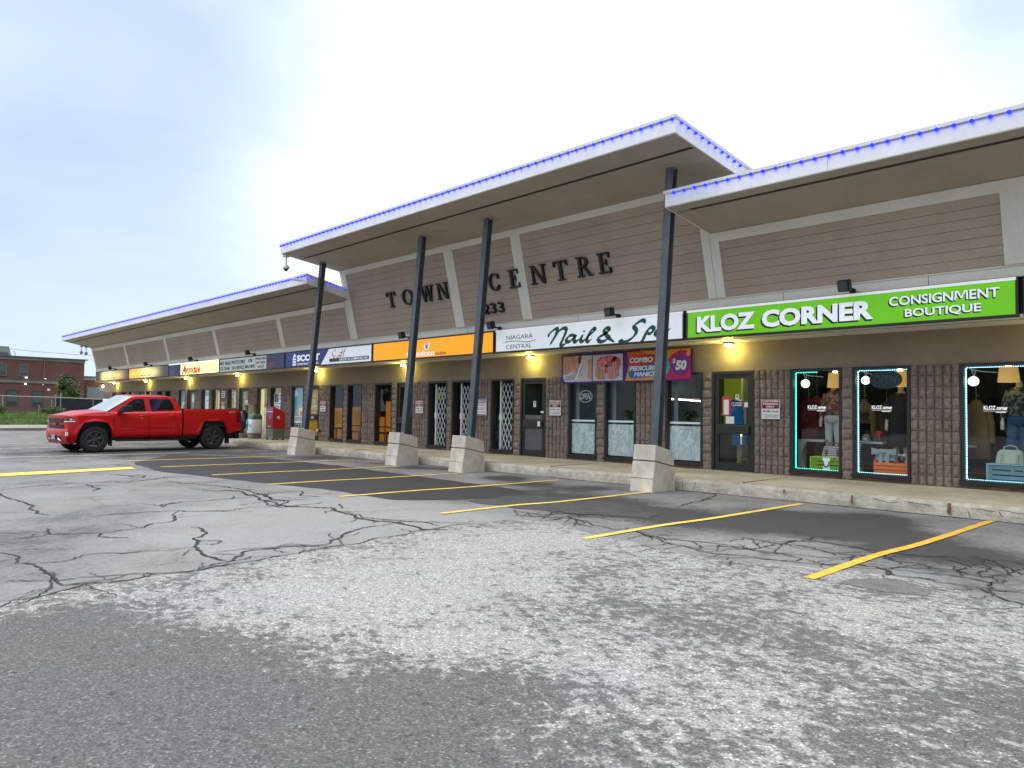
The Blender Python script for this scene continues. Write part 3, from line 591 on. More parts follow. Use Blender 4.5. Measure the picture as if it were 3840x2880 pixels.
def roof(xa, xb, yf, zb, zt_in, yin, fh, gy, ends):
    s = (zt_in-zb)/(yin-yf); zz = lambda y: zb+s*(y-yf)
    g = MB(); g.prism([(yf+.03, zz(yf+.03)+.012), (yf+.03, zb+fh-.02), (20.9, zz(20.9)+fh-.02), (20.9, zz(20.9)+.012)], 'x', xa+.03, xb-.03)
    rf = bp('canopy_roof', g, M_ROOFT)
    g = MB(); g.prism([(yf+.05, zz(yf+.05)-.002), (gy-.045, zz(gy-.045)-.002), (gy-.045, zz(gy)+.011), (yf+.05, zz(yf)+.011)], 'x', xa+.02, xb-.02)
    g.prism([(gy+.045, zz(gy+.045)-.002), (yin+.2, zz(yin+.2)-.002), (yin+.2, zz(yin+.2)+.011), (gy+.045, zz(gy+.045)+.011)], 'x', xa+.02, xb-.02)
    x = xa+2.4
    while x < xb-.5: g.prism([(gy+.06, zz(gy+.06)-.0035), (yin, zz(yin)-.0035), (yin, zz(yin)), (gy+.06, zz(gy+.06))], 'x', x, x+.006, 1); x += 2.44
    bp('soffit', g, [M_SOFF, M('soffit_seam', (.40, .36, .30), .8)], rf)
    g = MB(); g.prism([(gy-.043, zz(gy)-.0), (gy+.043, zz(gy)-.0), (gy+.043, zz(gy)+.01), (gy-.043, zz(gy)+.01)], 'x', xa+.35, xb-.1); bp('soffit_vent', g, M_VENT, rf)
    g = MB(); L_ = 3.05; x = xa
    while x < xb-.01:
        e = min(x+L_, xb); g.box(x+.003, e-.003, yf, yf+.03, zb, zb+fh-.055); x = e
    g.box(xa, xb, yf, yf+.06, zb-.006, zb+.004)
    for side, X0, X1 in (('l', xa, xa+.028), ('r', xb-.028, xb)):
        if side in ends: g.prism([(yf+.03, zz(yf+.03)-.006), (yf+.03, zb+fh-.055), (20.9, zz(20.9)+fh-.055), (20.9, zz(20.9)-.006)], 'x', X0, X1)
    bp('fascia', g, M_FASC, rf)
    g = MB(); g.box(xa-.02, xb+.02, yf-.028, yf+.05, zb+fh-.056, zb+fh)
    for side, X0, X1 in (('l', xa-.02, xa+.05), ('r', xb-.05, xb+.02)):
        if side in ends: g.prism([(yf+.05, zb+fh-.056+.05*s), (yf+.05, zb+fh+.05*s), (20.9, zz(20.9)+fh), (20.9, zz(20.9)+fh-.056)], 'x', X0, X1)
    bp('drip_cap', g, M_CAP, rf)
    return zz
roofL = roof(-51.83, -21.57, 11.47, 5.40, 5.06, 13.07, .31, 11.88, 'lr')
roofC = roof(-21.92, -7.35, 10.75, 6.27, 6.0, 12.83, .31, 11.40, 'lr')
roofR = roof(-8.12, 6.0, 11.55, 5.27, 5.04, 13.06, .30, 11.86, 'lr')

# interiors: one bay per shop, floor, side and back walls
BAYS = [(-54.1,-47.6,(.10,.09,.08)),(-47.6,-41.3,(.16,.12,.08)),(-41.3,-28.75,(.62,.50,.22)),(-28.75,-26.95,(.60,.55,.40)),(-26.95,-26.3,(.42,.24,.03)),(-26.3,-21.0,(.05,.055,.05)),(-21.0,-19.5,(.05,.05,.05)),(-19.5,-15.05,(.03,.03,.035)),(-15.05,-13.5,(.16,.17,.18)),(-13.5,-9.25,(.30,.38,.50)),(-9.25,-7.55,(.12,.16,.03)),(-7.55,5.9,(.035,.033,.035))]
for i, (a, b, c) in enumerate(BAYS):
    g = MB(); dp = 17.2 if i in (4, 10) else 18.6
    g.box(a+.03, b-.03, dp, dp+.1, WZ, 3.0); g.box(a, a+.03, 14.76, dp+.1, WZ, 3.0); g.box(b-.03, b, 14.76, dp+.1, WZ, 3.0)
    bp('interior_wall', g, M('interior_%d' % i, c, .85, var=[(1.5, .15)]))
g = MB(); g.box(-54.1, 5.9, 14.62, 20.4, .05, WZ+.005); bp('shop_floor', g, M('shop_floor', (.16, .14, .12), .5, var=[(2, .2)]))
g = MB(); g.box(-54.1, 5.95, 20.5, 20.7, 0, 4.0); g.box(-54.12, -53.98, 14.76, 20.5, 0, 3.05); bp('rear_wall', g, M_STUC)

# ------------------------------------------------------------------ columns on concrete bases
M_BASE = M('cast_concrete', (.55, .51, .43), .85, var=[(1.6, .17), (7, .12), (70, .09, 2)], bump=(50, .35, .006))
M_BASED = M('base_joint', (.13, .12, .10), .95)
def column(xb, xt, yb, yt, lab, grp='sloping steel columns under the raised roof'):
    o = (xb, 11.65, 0); t = thing('canopy_column', lab, 'column', o, grp)
    g = MB(); x0, x1 = xb-.25, xb+.25
    def sect(pts, mi, ex=0):
        bm = bmesh.new(); lo = [bm.verts.new((x0-ex, p[0], p[1])) for p in pts]; hi = [bm.verts.new((x1+ex, p[0], p[1])) for p in pts]; n = len(pts)
        bm.faces.new(lo); bm.faces.new(hi)
        for i in range(n): bm.faces.new((lo[i], lo[(i+1) % n], hi[(i+1) % n], hi[i]))
        bmesh.ops.recalc_face_normals(bm, faces=bm.faces)
        if mi == 0: bmesh.ops.bevel(bm, geom=bm.edges[:], offset=.014, segments=2, affect='EDGES', profile=.55)
        g.bm(bm, mi)
    f = lambda z: 11.27+.105*z/.86; rr = lambda z: 11.99-.05*z/.73
    sect([(f(.575), .575), (f(.86), .86), (rr(.73), .73), (rr(.455), .455)], 0)
    sect([(f(0)-.012, -.02), (f(.245)-.012, .245), (f(.555)+.006, .555), (rr(.435), .435), (rr(0), -.02)], 0, .006)
    sect([(f(.56)+.02, .5), (f(.6)+.02, .62), (rr(.48)-.02, .5), (rr(.4)-.02, .40)], 1, -.012)
    g.box(x0-.004, x1+.004, f(.25)-.0165, f(.25)+.1, .243, .250, 1)
    g.build('concrete_base', [M_BASE, M_BASED], t, o)
    g = MB(); hw, hd, tf, tw = .0825, .075, .012, .009
    H = [(-hw,-hd),(hw,-hd),(hw,-hd+tf),(tw,-hd+tf),(tw,hd-tf),(hw,hd-tf),(hw,hd),(-hw,hd),(-hw,hd-tf),(-tw,hd-tf),(-tw,-hd+tf),(-hw,-hd+tf)]
    P0, P1 = Vector((xb, yb, .78)), Vector((xt, yt, roofC(yt)+.005)); rings = []
    for q in (0, .5, 1):
        c = P0.lerp(P1, q); rings.append([(c.x+a, c.y+b, c.z) for a, b in H])
    g.loft(rings, 0, False); g.build('steel_post', M_STEEL, t, o)
    g = MB(); sl = (6.0-6.27)/(12.83-10.75); a, b = yt-.22, yt+.2
    g.prism([(a, roofC(a)-.012), (b, roofC(b)-.012), (b, roofC(b)+.004), (a, roofC(a)+.004)], 'x', xt-.22, xt+.22); g.build('cap_plate', M('cap_plate', (.40, .36, .31), .7), t, o)
    zz = lambda y: .86+(y-f(.86))*(-.13/(rr(.73)-f(.86)))
    g = MB(); g.prism([(yb-.16, zz(yb-.16)), (yb+.16, zz(yb+.16)), (yb+.16, zz(yb+.16)+.014), (yb-.16, zz(yb-.16)+.014)], 'x', xb-.2, xb+.14)
    for sx in (-.16, .09):
        for s_ in (-.12, .12): g.tube([(xb+sx, yb+s_, zz(yb+s_)+.01), (xb+sx, yb+s_, zz(yb+s_)+.04)], .014, 6)
    g.build('base_plate', M('galvanised', (.62, .63, .63), .45, .6), t, o)
column(-8.405, -8.23, 11.72, 11.93, 'nearest slate grey column, on the largest concrete base below the manicure banner')
column(-13.79, -13.55, 11.73, 11.98, 'slate grey column in front of the barred windows, left of the white nail salon sign')
column(-16.45, -16.20, 11.70, 11.98, 'slate grey column crossing the orange sign at its white lettering')
column(-21.92, -21.46, 11.74, 11.97, 'farthest slate grey column, crossing the dark blue sign near the red mailbox')

# ------------------------------------------------------------------ sign boxes
M_CAB = M('sign_cabinet', (.022, .018, .016), .45)
SF = 13.40
def sign(x0, x1, lab, face, grp='backlit shop signs in a row over the shop fronts', top=None):
    o = ((x0+x1)/2, SF, SZ); t = thing('shop_sign', lab, 'sign', o, grp)
    g = MB(); ring(g, x0, x1, SZ-.004, 3.60, SF-.012, SF+.04, .042); g.box(x0+.01, x1-.01, SF+.02, SF+.1, SZ, 3.598); g.build('cabinet', M_CAB, t, o)
    if face is not None:
        g = MB(); g.box(x0+.04, x1-.04, SF, SF+.018, SZ+.036, 3.56); g.build('face', face, t, o)
    if top:
        g = MB(); g.box(x0+.03, x1-.03, SF-.022, SF-.013, 3.545, 3.592); g.build('retainer_strip', top, t, o)
    return t, o
def lit(name, col, e, var=None): return M(name, col, .35, emit=e, ecol=col, var=var)
M_STRIP = M('retainer_white', (.8, .8, .8), .4, emit=.25, ecol=(1, 1, 1))
M_SGREEN = M('sign_green', (.13, .42, .003), .3, emit=.42, ecol=(.13, .50, .0), var=[(.8, .12)])
M_SWHITE = M('sign_white', (.82, .84, .86), .3, emit=.22, ecol=(.86, .93, 1.0), var=[(.7, .05)])
M_SORANGE = M('sign_orange', (.9, .30, .0), .3, emit=.55, ecol=(1.0, .36, .0))
M_SBLUE = M('sign_blue', (.012, .03, .17), .35, emit=.12, ecol=(.01, .035, .25), var=[(1, .2)])
M_SGREY = M('sign_grey', (.60, .62, .57), .4, emit=.08, ecol=(.8, .85, .8))
M_LETW = M('letter_white', (.82, .83, .88), .4, emit=.30, ecol=(.85, .9, 1))
M_DKGREEN = M('script_green', (.006, .10, .055), .5)
M_INK = M('ink', (.012, .016, .02), .6)
M_RED = M('ink_red', (.45, .01, .02), .5)
# boutique
t, o = sign(-8.87, -2.96, 'lime green sign reading KLOZ CORNER CONSIGNMENT BOUTIQUE', M_SGREEN, top=M_STRIP)
g = MB(); d = .03
for s_, a, b, c, e_ in (('KLOZ', -8.60, -7.30, 3.115, 3.45), ('CORNER', -7.16, -5.09, 3.115, 3.45), ('CONSIGNMENT', -4.83, -3.21, 3.31, 3.465), ('BOUTIQUE', -4.58, -3.46, 3.085, 3.24)):
    k = d if c == 3.115 else d*.7
    bo = .045 if c == 3.115 else .018; g = MB(); g.text(s_, a-k*1.1, b-k*.7, c-k, e_-k*.9, SF-.003, 1, bo+.006, 0, .003); g.text(s_, a-k*.5, b-k*.2, c-k*.5, e_-k*.4, SF-.004, 1, bo+.006, 0, .003); g.text(s_, a, b, c, e_, SF-.009, 0, bo, 0, .003); g.build('lettering' if c == 3.115 else 'small_lettering', [M_LETW, M_BLACK], t, o)
# nail salon
t, o = sign(-14.81, -8.91, 'white sign with green script reading Nail & Spa', M_SWHITE, top=M_STRIP)
g = MB(); W_ = .12; Y = SF-.004
N1=[(-12.851,3.291),(-12.812,3.374),(-12.657,3.464),(-12.56,3.485),(-12.548,3.442),(-12.615,3.304),(-12.73,3.169),(-12.788,3.1)]
N2=[(-12.7,3.2),(-12.653,3.25),(-12.501,3.41),(-12.349,3.479),(-12.254,3.455),(-12.271,3.366),(-12.364,3.203),(-12.419,3.108),(-12.399,3.059),(-12.305,3.087),(-12.174,3.164)]
SA=[(-11.952,3.275),(-12.045,3.295),(-12.157,3.275),(-12.231,3.209),(-12.223,3.15),(-12.136,3.145),(-12.025,3.211),(-11.942,3.288),(-11.988,3.194),(-11.969,3.129),(-11.895,3.147),(-11.779,3.209)]
SI=[(-11.708,3.287),(-11.772,3.195),(-11.764,3.126),(-11.695,3.135),(-11.606,3.19)]
SLt=[(-11.624,3.172),(-11.5,3.26),(-11.367,3.354),(-11.36,3.399),(-11.431,3.385),(-11.518,3.288),(-11.588,3.17),(-11.551,3.11),(-11.435,3.166)]
AM=[(-10.773,3.054),(-10.909,3.141),(-11.04,3.277),(-11.061,3.351),(-10.997,3.387),(-10.928,3.366),(-10.945,3.316),(-11.08,3.245),(-11.218,3.187),(-11.234,3.121),(-11.147,3.081),(-11.01,3.115),(-10.883,3.214)]
SS=[(-9.923,3.406),(-9.939,3.473),(-10.033,3.476),(-10.174,3.41),(-10.215,3.356),(-10.157,3.287),(-10.172,3.198),(-10.283,3.102),(-10.444,3.039),(-10.558,3.041),(-10.601,3.075),(-10.519,3.104)]
SP=[(-9.82,3.281),(-9.899,3.175),(-9.982,3.045),(-10.044,3.005)]; SP2=[(-9.875,3.229),(-9.798,3.295),(-9.722,3.31),(-9.685,3.266),(-9.751,3.19),(-9.868,3.173)]
A2=[(-9.465,3.271),(-9.555,3.267),(-9.624,3.199),(-9.623,3.152),(-9.545,3.151),(-9.45,3.23),(-9.414,3.267),(-9.438,3.199),(-9.396,3.166),(-9.243,3.255)]
for i, p in enumerate((N1, N2, SA, SI, SLt, AM, SS, SP, SP2, A2)): g.stroke(p, Y-.0004*i, W_, pen=R(35), n=60, wmin=.35)
g.ell((-11.68, SF-.004, 3.362), .032, .003, .024)
WV=[(-14.515,3.243),(-14.315,3.268),(-14.052,3.27),(-13.858,3.256),(-13.624,3.227),(-13.437,3.234),(-13.261,3.273)]
g.build('script_lettering', [M_DKGREEN, M_INK], t, o); g = MB()
g.stroke(WV, Y, .016, mi=1)
g.text('NIAGARA', -14.37, -13.40, 3.315, 3.43, SF-.002, 1, -.004, 0, .003); g.text('CENTRAL', -14.37, -13.42, 3.075, 3.185, SF-.002, 1, -.004, 0, .003)
g.build('lettering', [M_DKGREEN, M_INK], t, o)
# phone shop
t, o = sign(-20.69, -14.845, 'plain orange sign with small white and purple lettering', M_SORANGE)
g = MB(); g.text('freedom', -18.82, -17.44, 3.055, 3.235, SF-.003, 0, .025, 0, .003); g.text('mobile', -17.41, -16.89, 3.055, 3.17, SF-.003, 1, .006, 0, .003)
g.stroke([(-17.93,3.45),(-17.9,3.3),(-17.82,3.24)], SF-.004, .05, mi=0); g.stroke([(-17.70,3.46),(-17.72,3.32),(-17.82,3.24)], SF-.005, .05, mi=0)
g.poly([(-17.88,SF-.006,3.42),(-17.80,SF-.006,3.36),(-17.74,SF-.006,3.43),(-17.76,SF-.006,3.29),(-17.82,SF-.006,3.25),(-17.87,SF-.006,3.30)][::-1], 2)
g.build('lettering', [M_LETW, M('ink_purple', (.10, .01, .16), .5), M('ink_blue', (.05, .16, .75), .5, emit=.2, ecol=(.05, .2, .9))], t, o)
# construction company
t, o = sign(-26.72, -20.72, 'dark blue and white sign reading Scott GROUP OF COMPANIES INC', M_SBLUE)
g = MB(); g.poly([(-24.0,SF-.002,SZ+.04),(-20.77,SF-.002,SZ+.04),(-20.77,SF-.002,3.555),(-23.46,SF-.002,3.555)]); g.build('white_panel', M_SWHITE, t, o)
g = MB()
g.text('SCOTT', -25.78, -24.1, 3.20, 3.44, SF-.003, 0, .05, 0, .003); g.text('CONSTRUCTION INC.', -25.78, -24.15, 3.06, 3.14, SF-.003, 0, .006, 0, .003)
for r in range(3):
    for c in range(3): g.box(-26.10+c*.085, -26.03+c*.085, SF-.005, SF-.001, 3.06+r*.1, 3.135+r*.1)
g.poly([(-26.1,SF-.004,3.36),(-25.98,SF-.004,3.36),(-25.98,SF-.004,3.52)]); g.poly([(-25.97,SF-.004,3.40),(-25.86,SF-.004,3.36),(-25.86,SF-.004,3.42),(-25.97,SF-.004,3.52)])
g.box(-23.42, -20.9, SF-.006, SF-.001, 3.09, 3.21, 1); g.text('GROUP OF COMPANIES INC', -22.75, -20.95, 3.115, 3.185, SF-.007, 0, .012, 0, .002)
for i, p in enumerate(([(-23.0,3.46),(-23.05,3.5),(-23.17,3.43),(-23.22,3.34),(-23.14,3.27),(-23.2,3.17),(-23.32,3.13)], [(-22.95,3.3),(-23.03,3.29),(-23.08,3.22),(-23.0,3.18),(-22.9,3.24)], [(-22.8,3.31),(-22.88,3.26),(-22.85,3.19),(-22.76,3.24),(-22.78,3.31),(-22.68,3.27)], [(-22.52,3.52),(-22.62,3.35),(-22.68,3.2)], [(-22.36,3.54),(-22.47,3.36),(-22.53,3.2)], [(-22.75,3.38),(-22.5,3.40),(-22.34,3.44)])):
    g.stroke(p, SF-.0085-.0004*i, .045, pen=R(30), mi=2)
g.build('lettering', [M_LETW, M('bar_slate', (.05, .06, .065), .5), M_RED], t, o)
# corner store: service list and name
t, o = sign(-32.88, -26.76, 'pale grey sign listing MILK BREAD, PHOTOCOPIES and ATM MACHINE', M_SGREY)
g = MB(); g.box(-28.30, -26.80, SF-.006, SF-.001, SZ+.04, 3.555); g.build('blue_panel', M('sign_navy', (.02, .035, .12), .4, emit=.06, ecol=(.03, .06, .3)), t, o)
g = MB()
for s_, a, b, c, e_ in (('MILK  BREAD', -32.75, -31.75, 3.32, 3.45), ('ICE CREAM', -32.72, -31.85, 3.09, 3.22), ('PHOTOCOPIES', -31.55, -30.35, 3.32, 3.46), ('FAX SERVICE', -31.5, -30.4, 3.09, 3.22), ('ATM', -29.95, -29.65, 3.34, 3.46), ('MACHINE', -30.2, -29.4, 3.10, 3.23), ('PHONE CARDS', -29.2, -28.4, 3.41, 3.49), ('GIFT CARDS', -29.15, -28.45, 3.25, 3.33), ('SNACKS', -29.05, -28.55, 3.09, 3.17)):
    g.text(s_, a-.04, b+.04, c-.01, e_+.012, SF-.002, 0, .022, 0, .003)
for x in (-31.65, -30.28, -29.3): g.box(x, x+.012, SF-.003, SF-.001, 3.05, 3.5)
g.text('beer', -28.15, -27.55, 3.13, 3.36, SF-.007, 1, .02, .3, .002); ring(g, -28.2, -27.5, 3.08, 3.47, SF-.0085, SF-.0065, .025, 1)
g.text('THE STORE', -27.4, -26.9, 3.22, 3.30, SF-.007, 1, .0, 0, .002)
g.build('lettering', [M_INK, M('ink_copper', (.30, .09, .08), .5)], t, o)
t, o = sign(-39.13, -32.9, 'bright yellow sign with red slanted lettering reading Avondale', M('sign_yellow', (.9, .82, .30), .3, emit=1.0, ecol=(1.0, .92, .34)), top=M('strip_y', (.9, .9, .7), .4, emit=.7))
g = MB(); g.box(-39.07, -37.52, SF-.006, SF-.001, SZ+.04, 3.555); g.build('blue_panel', MATS['sign_navy'], t, o)
g = MB(); g.text('A', -37.35, -36.85, 3.05, 3.52, SF-.003, 0, .06, .35, .003); g.text('vondale', -36.85, -35.05, 3.06, 3.45, SF-.003, 0, .03, .35, .003); g.text('FOOD STORES', -34.9, -33.15, 3.34, 3.44, SF-.003, 1, .0, 0, .003)
ring(g, -34.95, -33.15, 3.12, 3.25, SF-.004, SF-.001, .012, 1)
for x in (-34.2, -33.7): g.box(x, x+.012, SF-.004, SF-.001, 3.12, 3.25, 1)
ring(g, -38.95, -38.35, 3.12, 3.47, SF-.0085, SF-.0065, .025, 2); g.text('beer', -38.9, -38.4, 3.15, 3.36, SF-.007, 2, .02, .3, .002)
g.build('lettering', [M('ink_red2', (.62, .02, .01), .5, emit=.2, ecol=(.9, .03, .01)), M('ink_olive', (.45, .36, .03), .5, emit=.1), M('ink_pale', (.18, .18, .28), .5)], t, o)
def brown_face(name, spots):
    m = M(name, (.16, .125, .10), .45); tt = m.node_tree; b = tt.nodes['Principled BSDF']; b.inputs['Emission Strength'].default_value = 1.7
    tcn = tt.nodes.new('ShaderNodeTexCoord'); last = None
    for cx, wd, col in spots:            # tubes glowing through the face
        mpn = tt.nodes.new('ShaderNodeMapping'); mpn.inputs['Location'].default_value = (-cx/wd, 0, -.29/.75); mpn.inputs['Scale'].default_value = (1/wd, 0, 1/.75); tt.links.new(tcn.outputs['Object'], mpn.inputs[0])
        gr = tt.nodes.new('ShaderNodeTexGradient'); gr.gradient_type = 'QUADRATIC_SPHERE'; tt.links.new(mpn.outputs[0], gr.inputs[0])
        v = tt.nodes.new('ShaderNodeVectorMath'); v.operation = 'SCALE'; v.inputs[0].default_value = col; tt.links.new(gr.outputs['Fac'], v.inputs['Scale'])
        if last is None: last = v.outputs[0]
        else:
            ad = tt.nodes.new('ShaderNodeVectorMath'); tt.links.new(last, ad.inputs[0]); tt.links.new(v.outputs[0], ad.inputs[1]); last = ad.outputs[0]
    tt.links.new(last, b.inputs['Emission Color']); return m
for x0, x1, lab, sp, tx in ((-45.42, -39.16, 'brown sign glowing orange at its left half', [(-2.2, 2.6, (1.1, .42, .04)), (-.2, 2.0, (1.0, .85, .30)), (1.2, 1.5, (.35, .28, .12))], -.3), (-51.68, -45.45, 'brown sign at the far end, glowing yellow in the middle', [(-.6, 2.2, (1.0, .8, .28)), (1.2, 2.0, (.55, .33, .1)), (-1.6, 1.2, (.5, .45, .2))], -.7)):
    t, o = sign(x0, x1, lab, brown_face('brown_face_%d' % abs(int(x0)), sp))
    g = MB(); c = (x0+x1)/2+tx
    for i in range(3 if x0 > -46 else 4): g.box(c-.8+i*.55, c-.4+i*.55, SF-.004, SF-.001, 3.12, 3.165)
    for i in range(5): g.box(c-.9+i*.4, c-.62+i*.4, SF-.004, SF-.001, 3.27, 3.30, 1); g.box(c-.9+i*.4, c-.88+i*.4, SF-.004, SF-.001, 3.25, 3.42, 1)
    g.build('lettering', [M('ink_brown', (.10, .05, .02), .6), M('ink_tan', (.5, .34, .16), .6, emit=.3)], t, o)
sign(-2.9, 3.0, 'dark framed sign at the right edge of the picture', M_SGREY)

# ------------------------------------------------------------------ raised letters on the slanted siding
M_LTR = M('letter_black', (.012, .013, .016), .4)
def arc(cx, cz, rx, rz, a0, a1, wt, ws, n=18):   # modulated ring segment -> list of quads
    q = []
    for i in range(n):
        p = []
        for a in (a0+(a1-a0)*i/n, a0+(a1-a0)*(i+1)/n):
            a = R(a); w_ = ws+(wt-ws)*abs(math.cos(a)); p.append(((cx+rx*math.cos(a), cz+rz*math.sin(a)), (cx+(rx-w_)*math.cos(a), cz+(rz-w_)*math.sin(a))))
        q.append([p[0][0], p[1][0], p[1][1], p[0][1]])
    return q
rc = lambda a, b, c, d: [[(a, c), (b, c), (b, d), (a, d)]]
def bar(x0, z0, x1, z1, w_): return [[(x0-w_/2, z0), (x0+w_/2, z0), (x1+w_/2, z1), (x1-w_/2, z1)]]
SERIF = {  # unit height letters with slab-like serifs
 'T': (.78, rc(.32,.46,0,1)+rc(.2,.58,0,.06)+rc(0,.78,.92,1)+[[(0,.74),(.05,.74),(.11,.92),(0,.92)], [(.78,.74),(.73,.74),(.67,.92),(.78,.92)]]),
 'O': (.92, arc(.46,.5,.46,.5,0,360,.15,.06,36)),
 'W': (1.2, bar(.35,0,.14,1,.14)+bar(.35,0,.6,1,.07)+bar(.85,0,.6,1,.14)+bar(.85,0,1.06,1,.07)+rc(0,.3,.94,1)+rc(.48,.74,.94,1)+rc(.94,1.2,.94,1)),
 'N': (.95, rc(.12,.20,0,1)+rc(.75,.83,0,1)+[[(.12,1),(.27,1),(.83,0),(.70,0)]]+rc(0,.32,0,.06)+rc(.62,.95,.94,1)+rc(0,.2,.94,1)),
 'C': (.82, arc(.46,.5,.46,.5,42,318,.15,.06,30)+rc(.74,.80,.66,.92)+rc(.74,.80,.10,.30)),
 'E': (.72, rc(.12,.26,0,1)+rc(0,.68,.93,1)+rc(0,.72,0,.07)+rc(.26,.5,.48,.55)+rc(.62,.68,.74,1)+rc(.66,.72,0,.26)+rc(.46,.51,.38,.65)),
 'R': (.86, rc(.12,.26,0,1)+rc(0,.4,0,.06)+rc(0,.4,.94,1)+arc(.36,.735,.30,.265,-90,90,.14,.06,16)+rc(.26,.37,.46,.53)+[[(.36,.47),(.5,.47),(.82,.0),(.66,0)]]+rc(.66,.9,0,.06)),
 '2': (.6, arc(.30,.70,.27,.30,-40,170,.13,.06,18)+[[(.40,.50),(.54,.56),(.16,.12),(.02,0)]]+rc(.02,.56,0,.11)+rc(.52,.57,.0,.24)),
 '3': (.6, arc(.28,.74,.25,.26,-90,165,.12,.06,18)+arc(.28,.27,.28,.27,-165,90,.13,.06,18)+rc(.18,.3,.46,.53)),
}
def raised(word, spots, z0, z1, parent, org):
    hgt = (z1-z0)
    for ch, (xa, xb) in zip(word, spots):
        wd, qs = SERIF[ch]; g = MB(); sx = (xb-xa)/wd
        for qi, q in enumerate(qs):
            e = .0006*(qi % 7); pts = [(xa+p[0]*sx, z0+p[1]*hgt) for p in q]
            fr = [(x, sy(z, -.075-e), z) for x, z in pts]; bk = [(x, sy(z, -.0), z) for x, z in pts]; n = len(pts)
            g.add(fr+bk, [tuple(range(n)), tuple(range(2*n-1, n-1, -1))]+[(i, i+n, (i+1) % n+n, (i+1) % n) for i in range(n)])
        g.build('letter' if ch.isalpha() else 'numeral', M_LTR, parent, org)
o = (-15, sy(4.6), 4.6); t = thing('raised_lettering', 'black raised serif letters TOWN CENTRE on the slanted siding', 'lettering', o)
raised('TOWN', [(-19.47,-19.03), (-18.66,-18.13), (-17.75,-17.13), (-16.98,-16.46)], 4.60, 5.05, t, o)
raised('CENTRE', [(-14.74,-14.36), (-13.98,-13.60), (-13.20,-12.66), (-12.40,-11.96), (-11.66,-11.22), (-11.02,-10.67)], 4.60, 5.05, t, o)
o = (-14.8, sy(4.05), 4.05); t = thing('street_number', 'black raised numerals 233 below the larger letters', 'house number', o)
raised('233', [(-15.12,-14.92), (-14.86,-14.63), (-14.56,-14.33)], 4.04, 4.31, t, o)

# ------------------------------------------------------------------ lamps below the soffit, floodlights above the signs
M_LAMPH = M('lamp_housing', (.10, .085, .06), .5)
M_LENS = M('lamp_lens', (1, .95, .75), .3, emit=26, ecol=(1, .93, .62))
def wall_lamp(x, lab, e=14):
    o = (x, 14.27, SZ); t = thing('wall_lamp', lab, 'lamp', o, 'lit lamps under the sign soffit')
    g = MB(); g.box(x-.085, x+.085, 14.19, 14.36, SZ-.045, SZ-.002, bev=.012); g.box(x-.03, x+.03, 14.35, 14.49, SZ-.04, SZ-.012); g.build('housing', M_LAMPH, t, o)
    g = MB(); g.loft([[(x+r*math.cos(a), 14.275+r*math.sin(a), z) for a in [2*math.pi*i/14 for i in range(14)]] for r, z in ((.06, SZ-.045), (.072, SZ-.06), (.066, SZ-.085), (.03, SZ-.105))]); g.build('lens', M_LENS, t, o)
    ld = bpy.data.lights.new('lamp_beam', 'POINT'); ld.energy = e; ld.color = (1.0, .86, .13); ld.shadow_soft_size = .06
    l = bpy.data.objects.new('lamp_beam', ld); COL.objects.link(l); l.parent = t; l.location = (0, .0, -.19)
for x, lab in ((-51.3, 'lit lamp at the far end of the soffit, beside the brick yard'), (-45.3, 'lit lamp below the brown sign that glows orange'), (-39.2, 'lit lamp below the yellow sign'), (-33.0, 'lit lamp below the pale grey service list sign'), (-25.95, 'lit lamp half hidden by the farthest column'), (-20.25, 'lit lamp at the left end of the orange sign'), (-14.4, 'lit lamp over the black door numbered 7'), (-8.4, 'lit lamp over the boutique door, below the lime green sign'), (-2.2, 'lit lamp at the right end of the boutique')):
    wall_lamp(x, lab)
M_FLOOD = M('flood_black', (.012, .012, .013), .45)
def flood(x, lab):
    z = 3.70; o = (x, 13.3, z); t = thing('flood_light', lab, 'floodlight', o, 'black floodlights along the sign band')
    g = MB(); cx, cy = x-.02, 13.10
    bm = bmesh.new(); bmesh.ops.create_cube(bm, size=1); bmesh.ops.scale(bm, vec=(.20, .15, .20), verts=bm.verts); bmesh.ops.bevel(bm, geom=bm.edges[:], offset=.015, segments=2, affect='EDGES')
    bmesh.ops.rotate(bm, cent=(0, 0, 0), matrix=Matrix.Rotation(R(14), 3, 'X'), verts=bm.verts); bmesh.ops.translate(bm, vec=(cx, cy, z), verts=bm.verts); g.bm(bm); g.build('housing', M_FLOOD, t, o)
    g = MB()
    g.tube([(cx, cy+.05, z-.02), (cx+.01, cy+.17, z-.04), (cx+.02, 13.37, z-.06)], .022, 8); g.tube([(cx+.02, 13.36, z-.06), (cx+.02, 13.43, z-.06)], .05, 10); g.build('bracket', M_FLOOD, t, o)
    g = MB(); bm = bmesh.new(); bmesh.ops.create_cube(bm, size=1); bmesh.ops.scale(bm, vec=(.16, .006, .16), verts=bm.verts); bmesh.ops.rotate(bm, cent=(0, 0, 0), matrix=Matrix.Rotation(R(14), 3, 'X'), verts=bm.verts); bmesh.ops.translate(bm, vec=(cx, cy-.0745, z-.0185), verts=bm.verts); g.bm(bm); g.build('lens', M('flood_glass', (.05, .05, .055), .15), t, o)
for x, lab in ((-47.9, 'black floodlight over the farthest brown sign'), (-41.7, 'black floodlight over the orange glowing brown sign'), (-35.5, 'black floodlight over the yellow sign'), (-29.4, 'black floodlight over the service list sign'), (-18.65, 'black floodlight over the orange sign, between two columns'), (-14.63, 'black floodlight over the left end of the white nail salon sign'), (-10.66, 'black floodlight over the script ampersand of the white sign'), (-5.44, 'black floodlight over the lime green sign')):
    flood(x, lab)

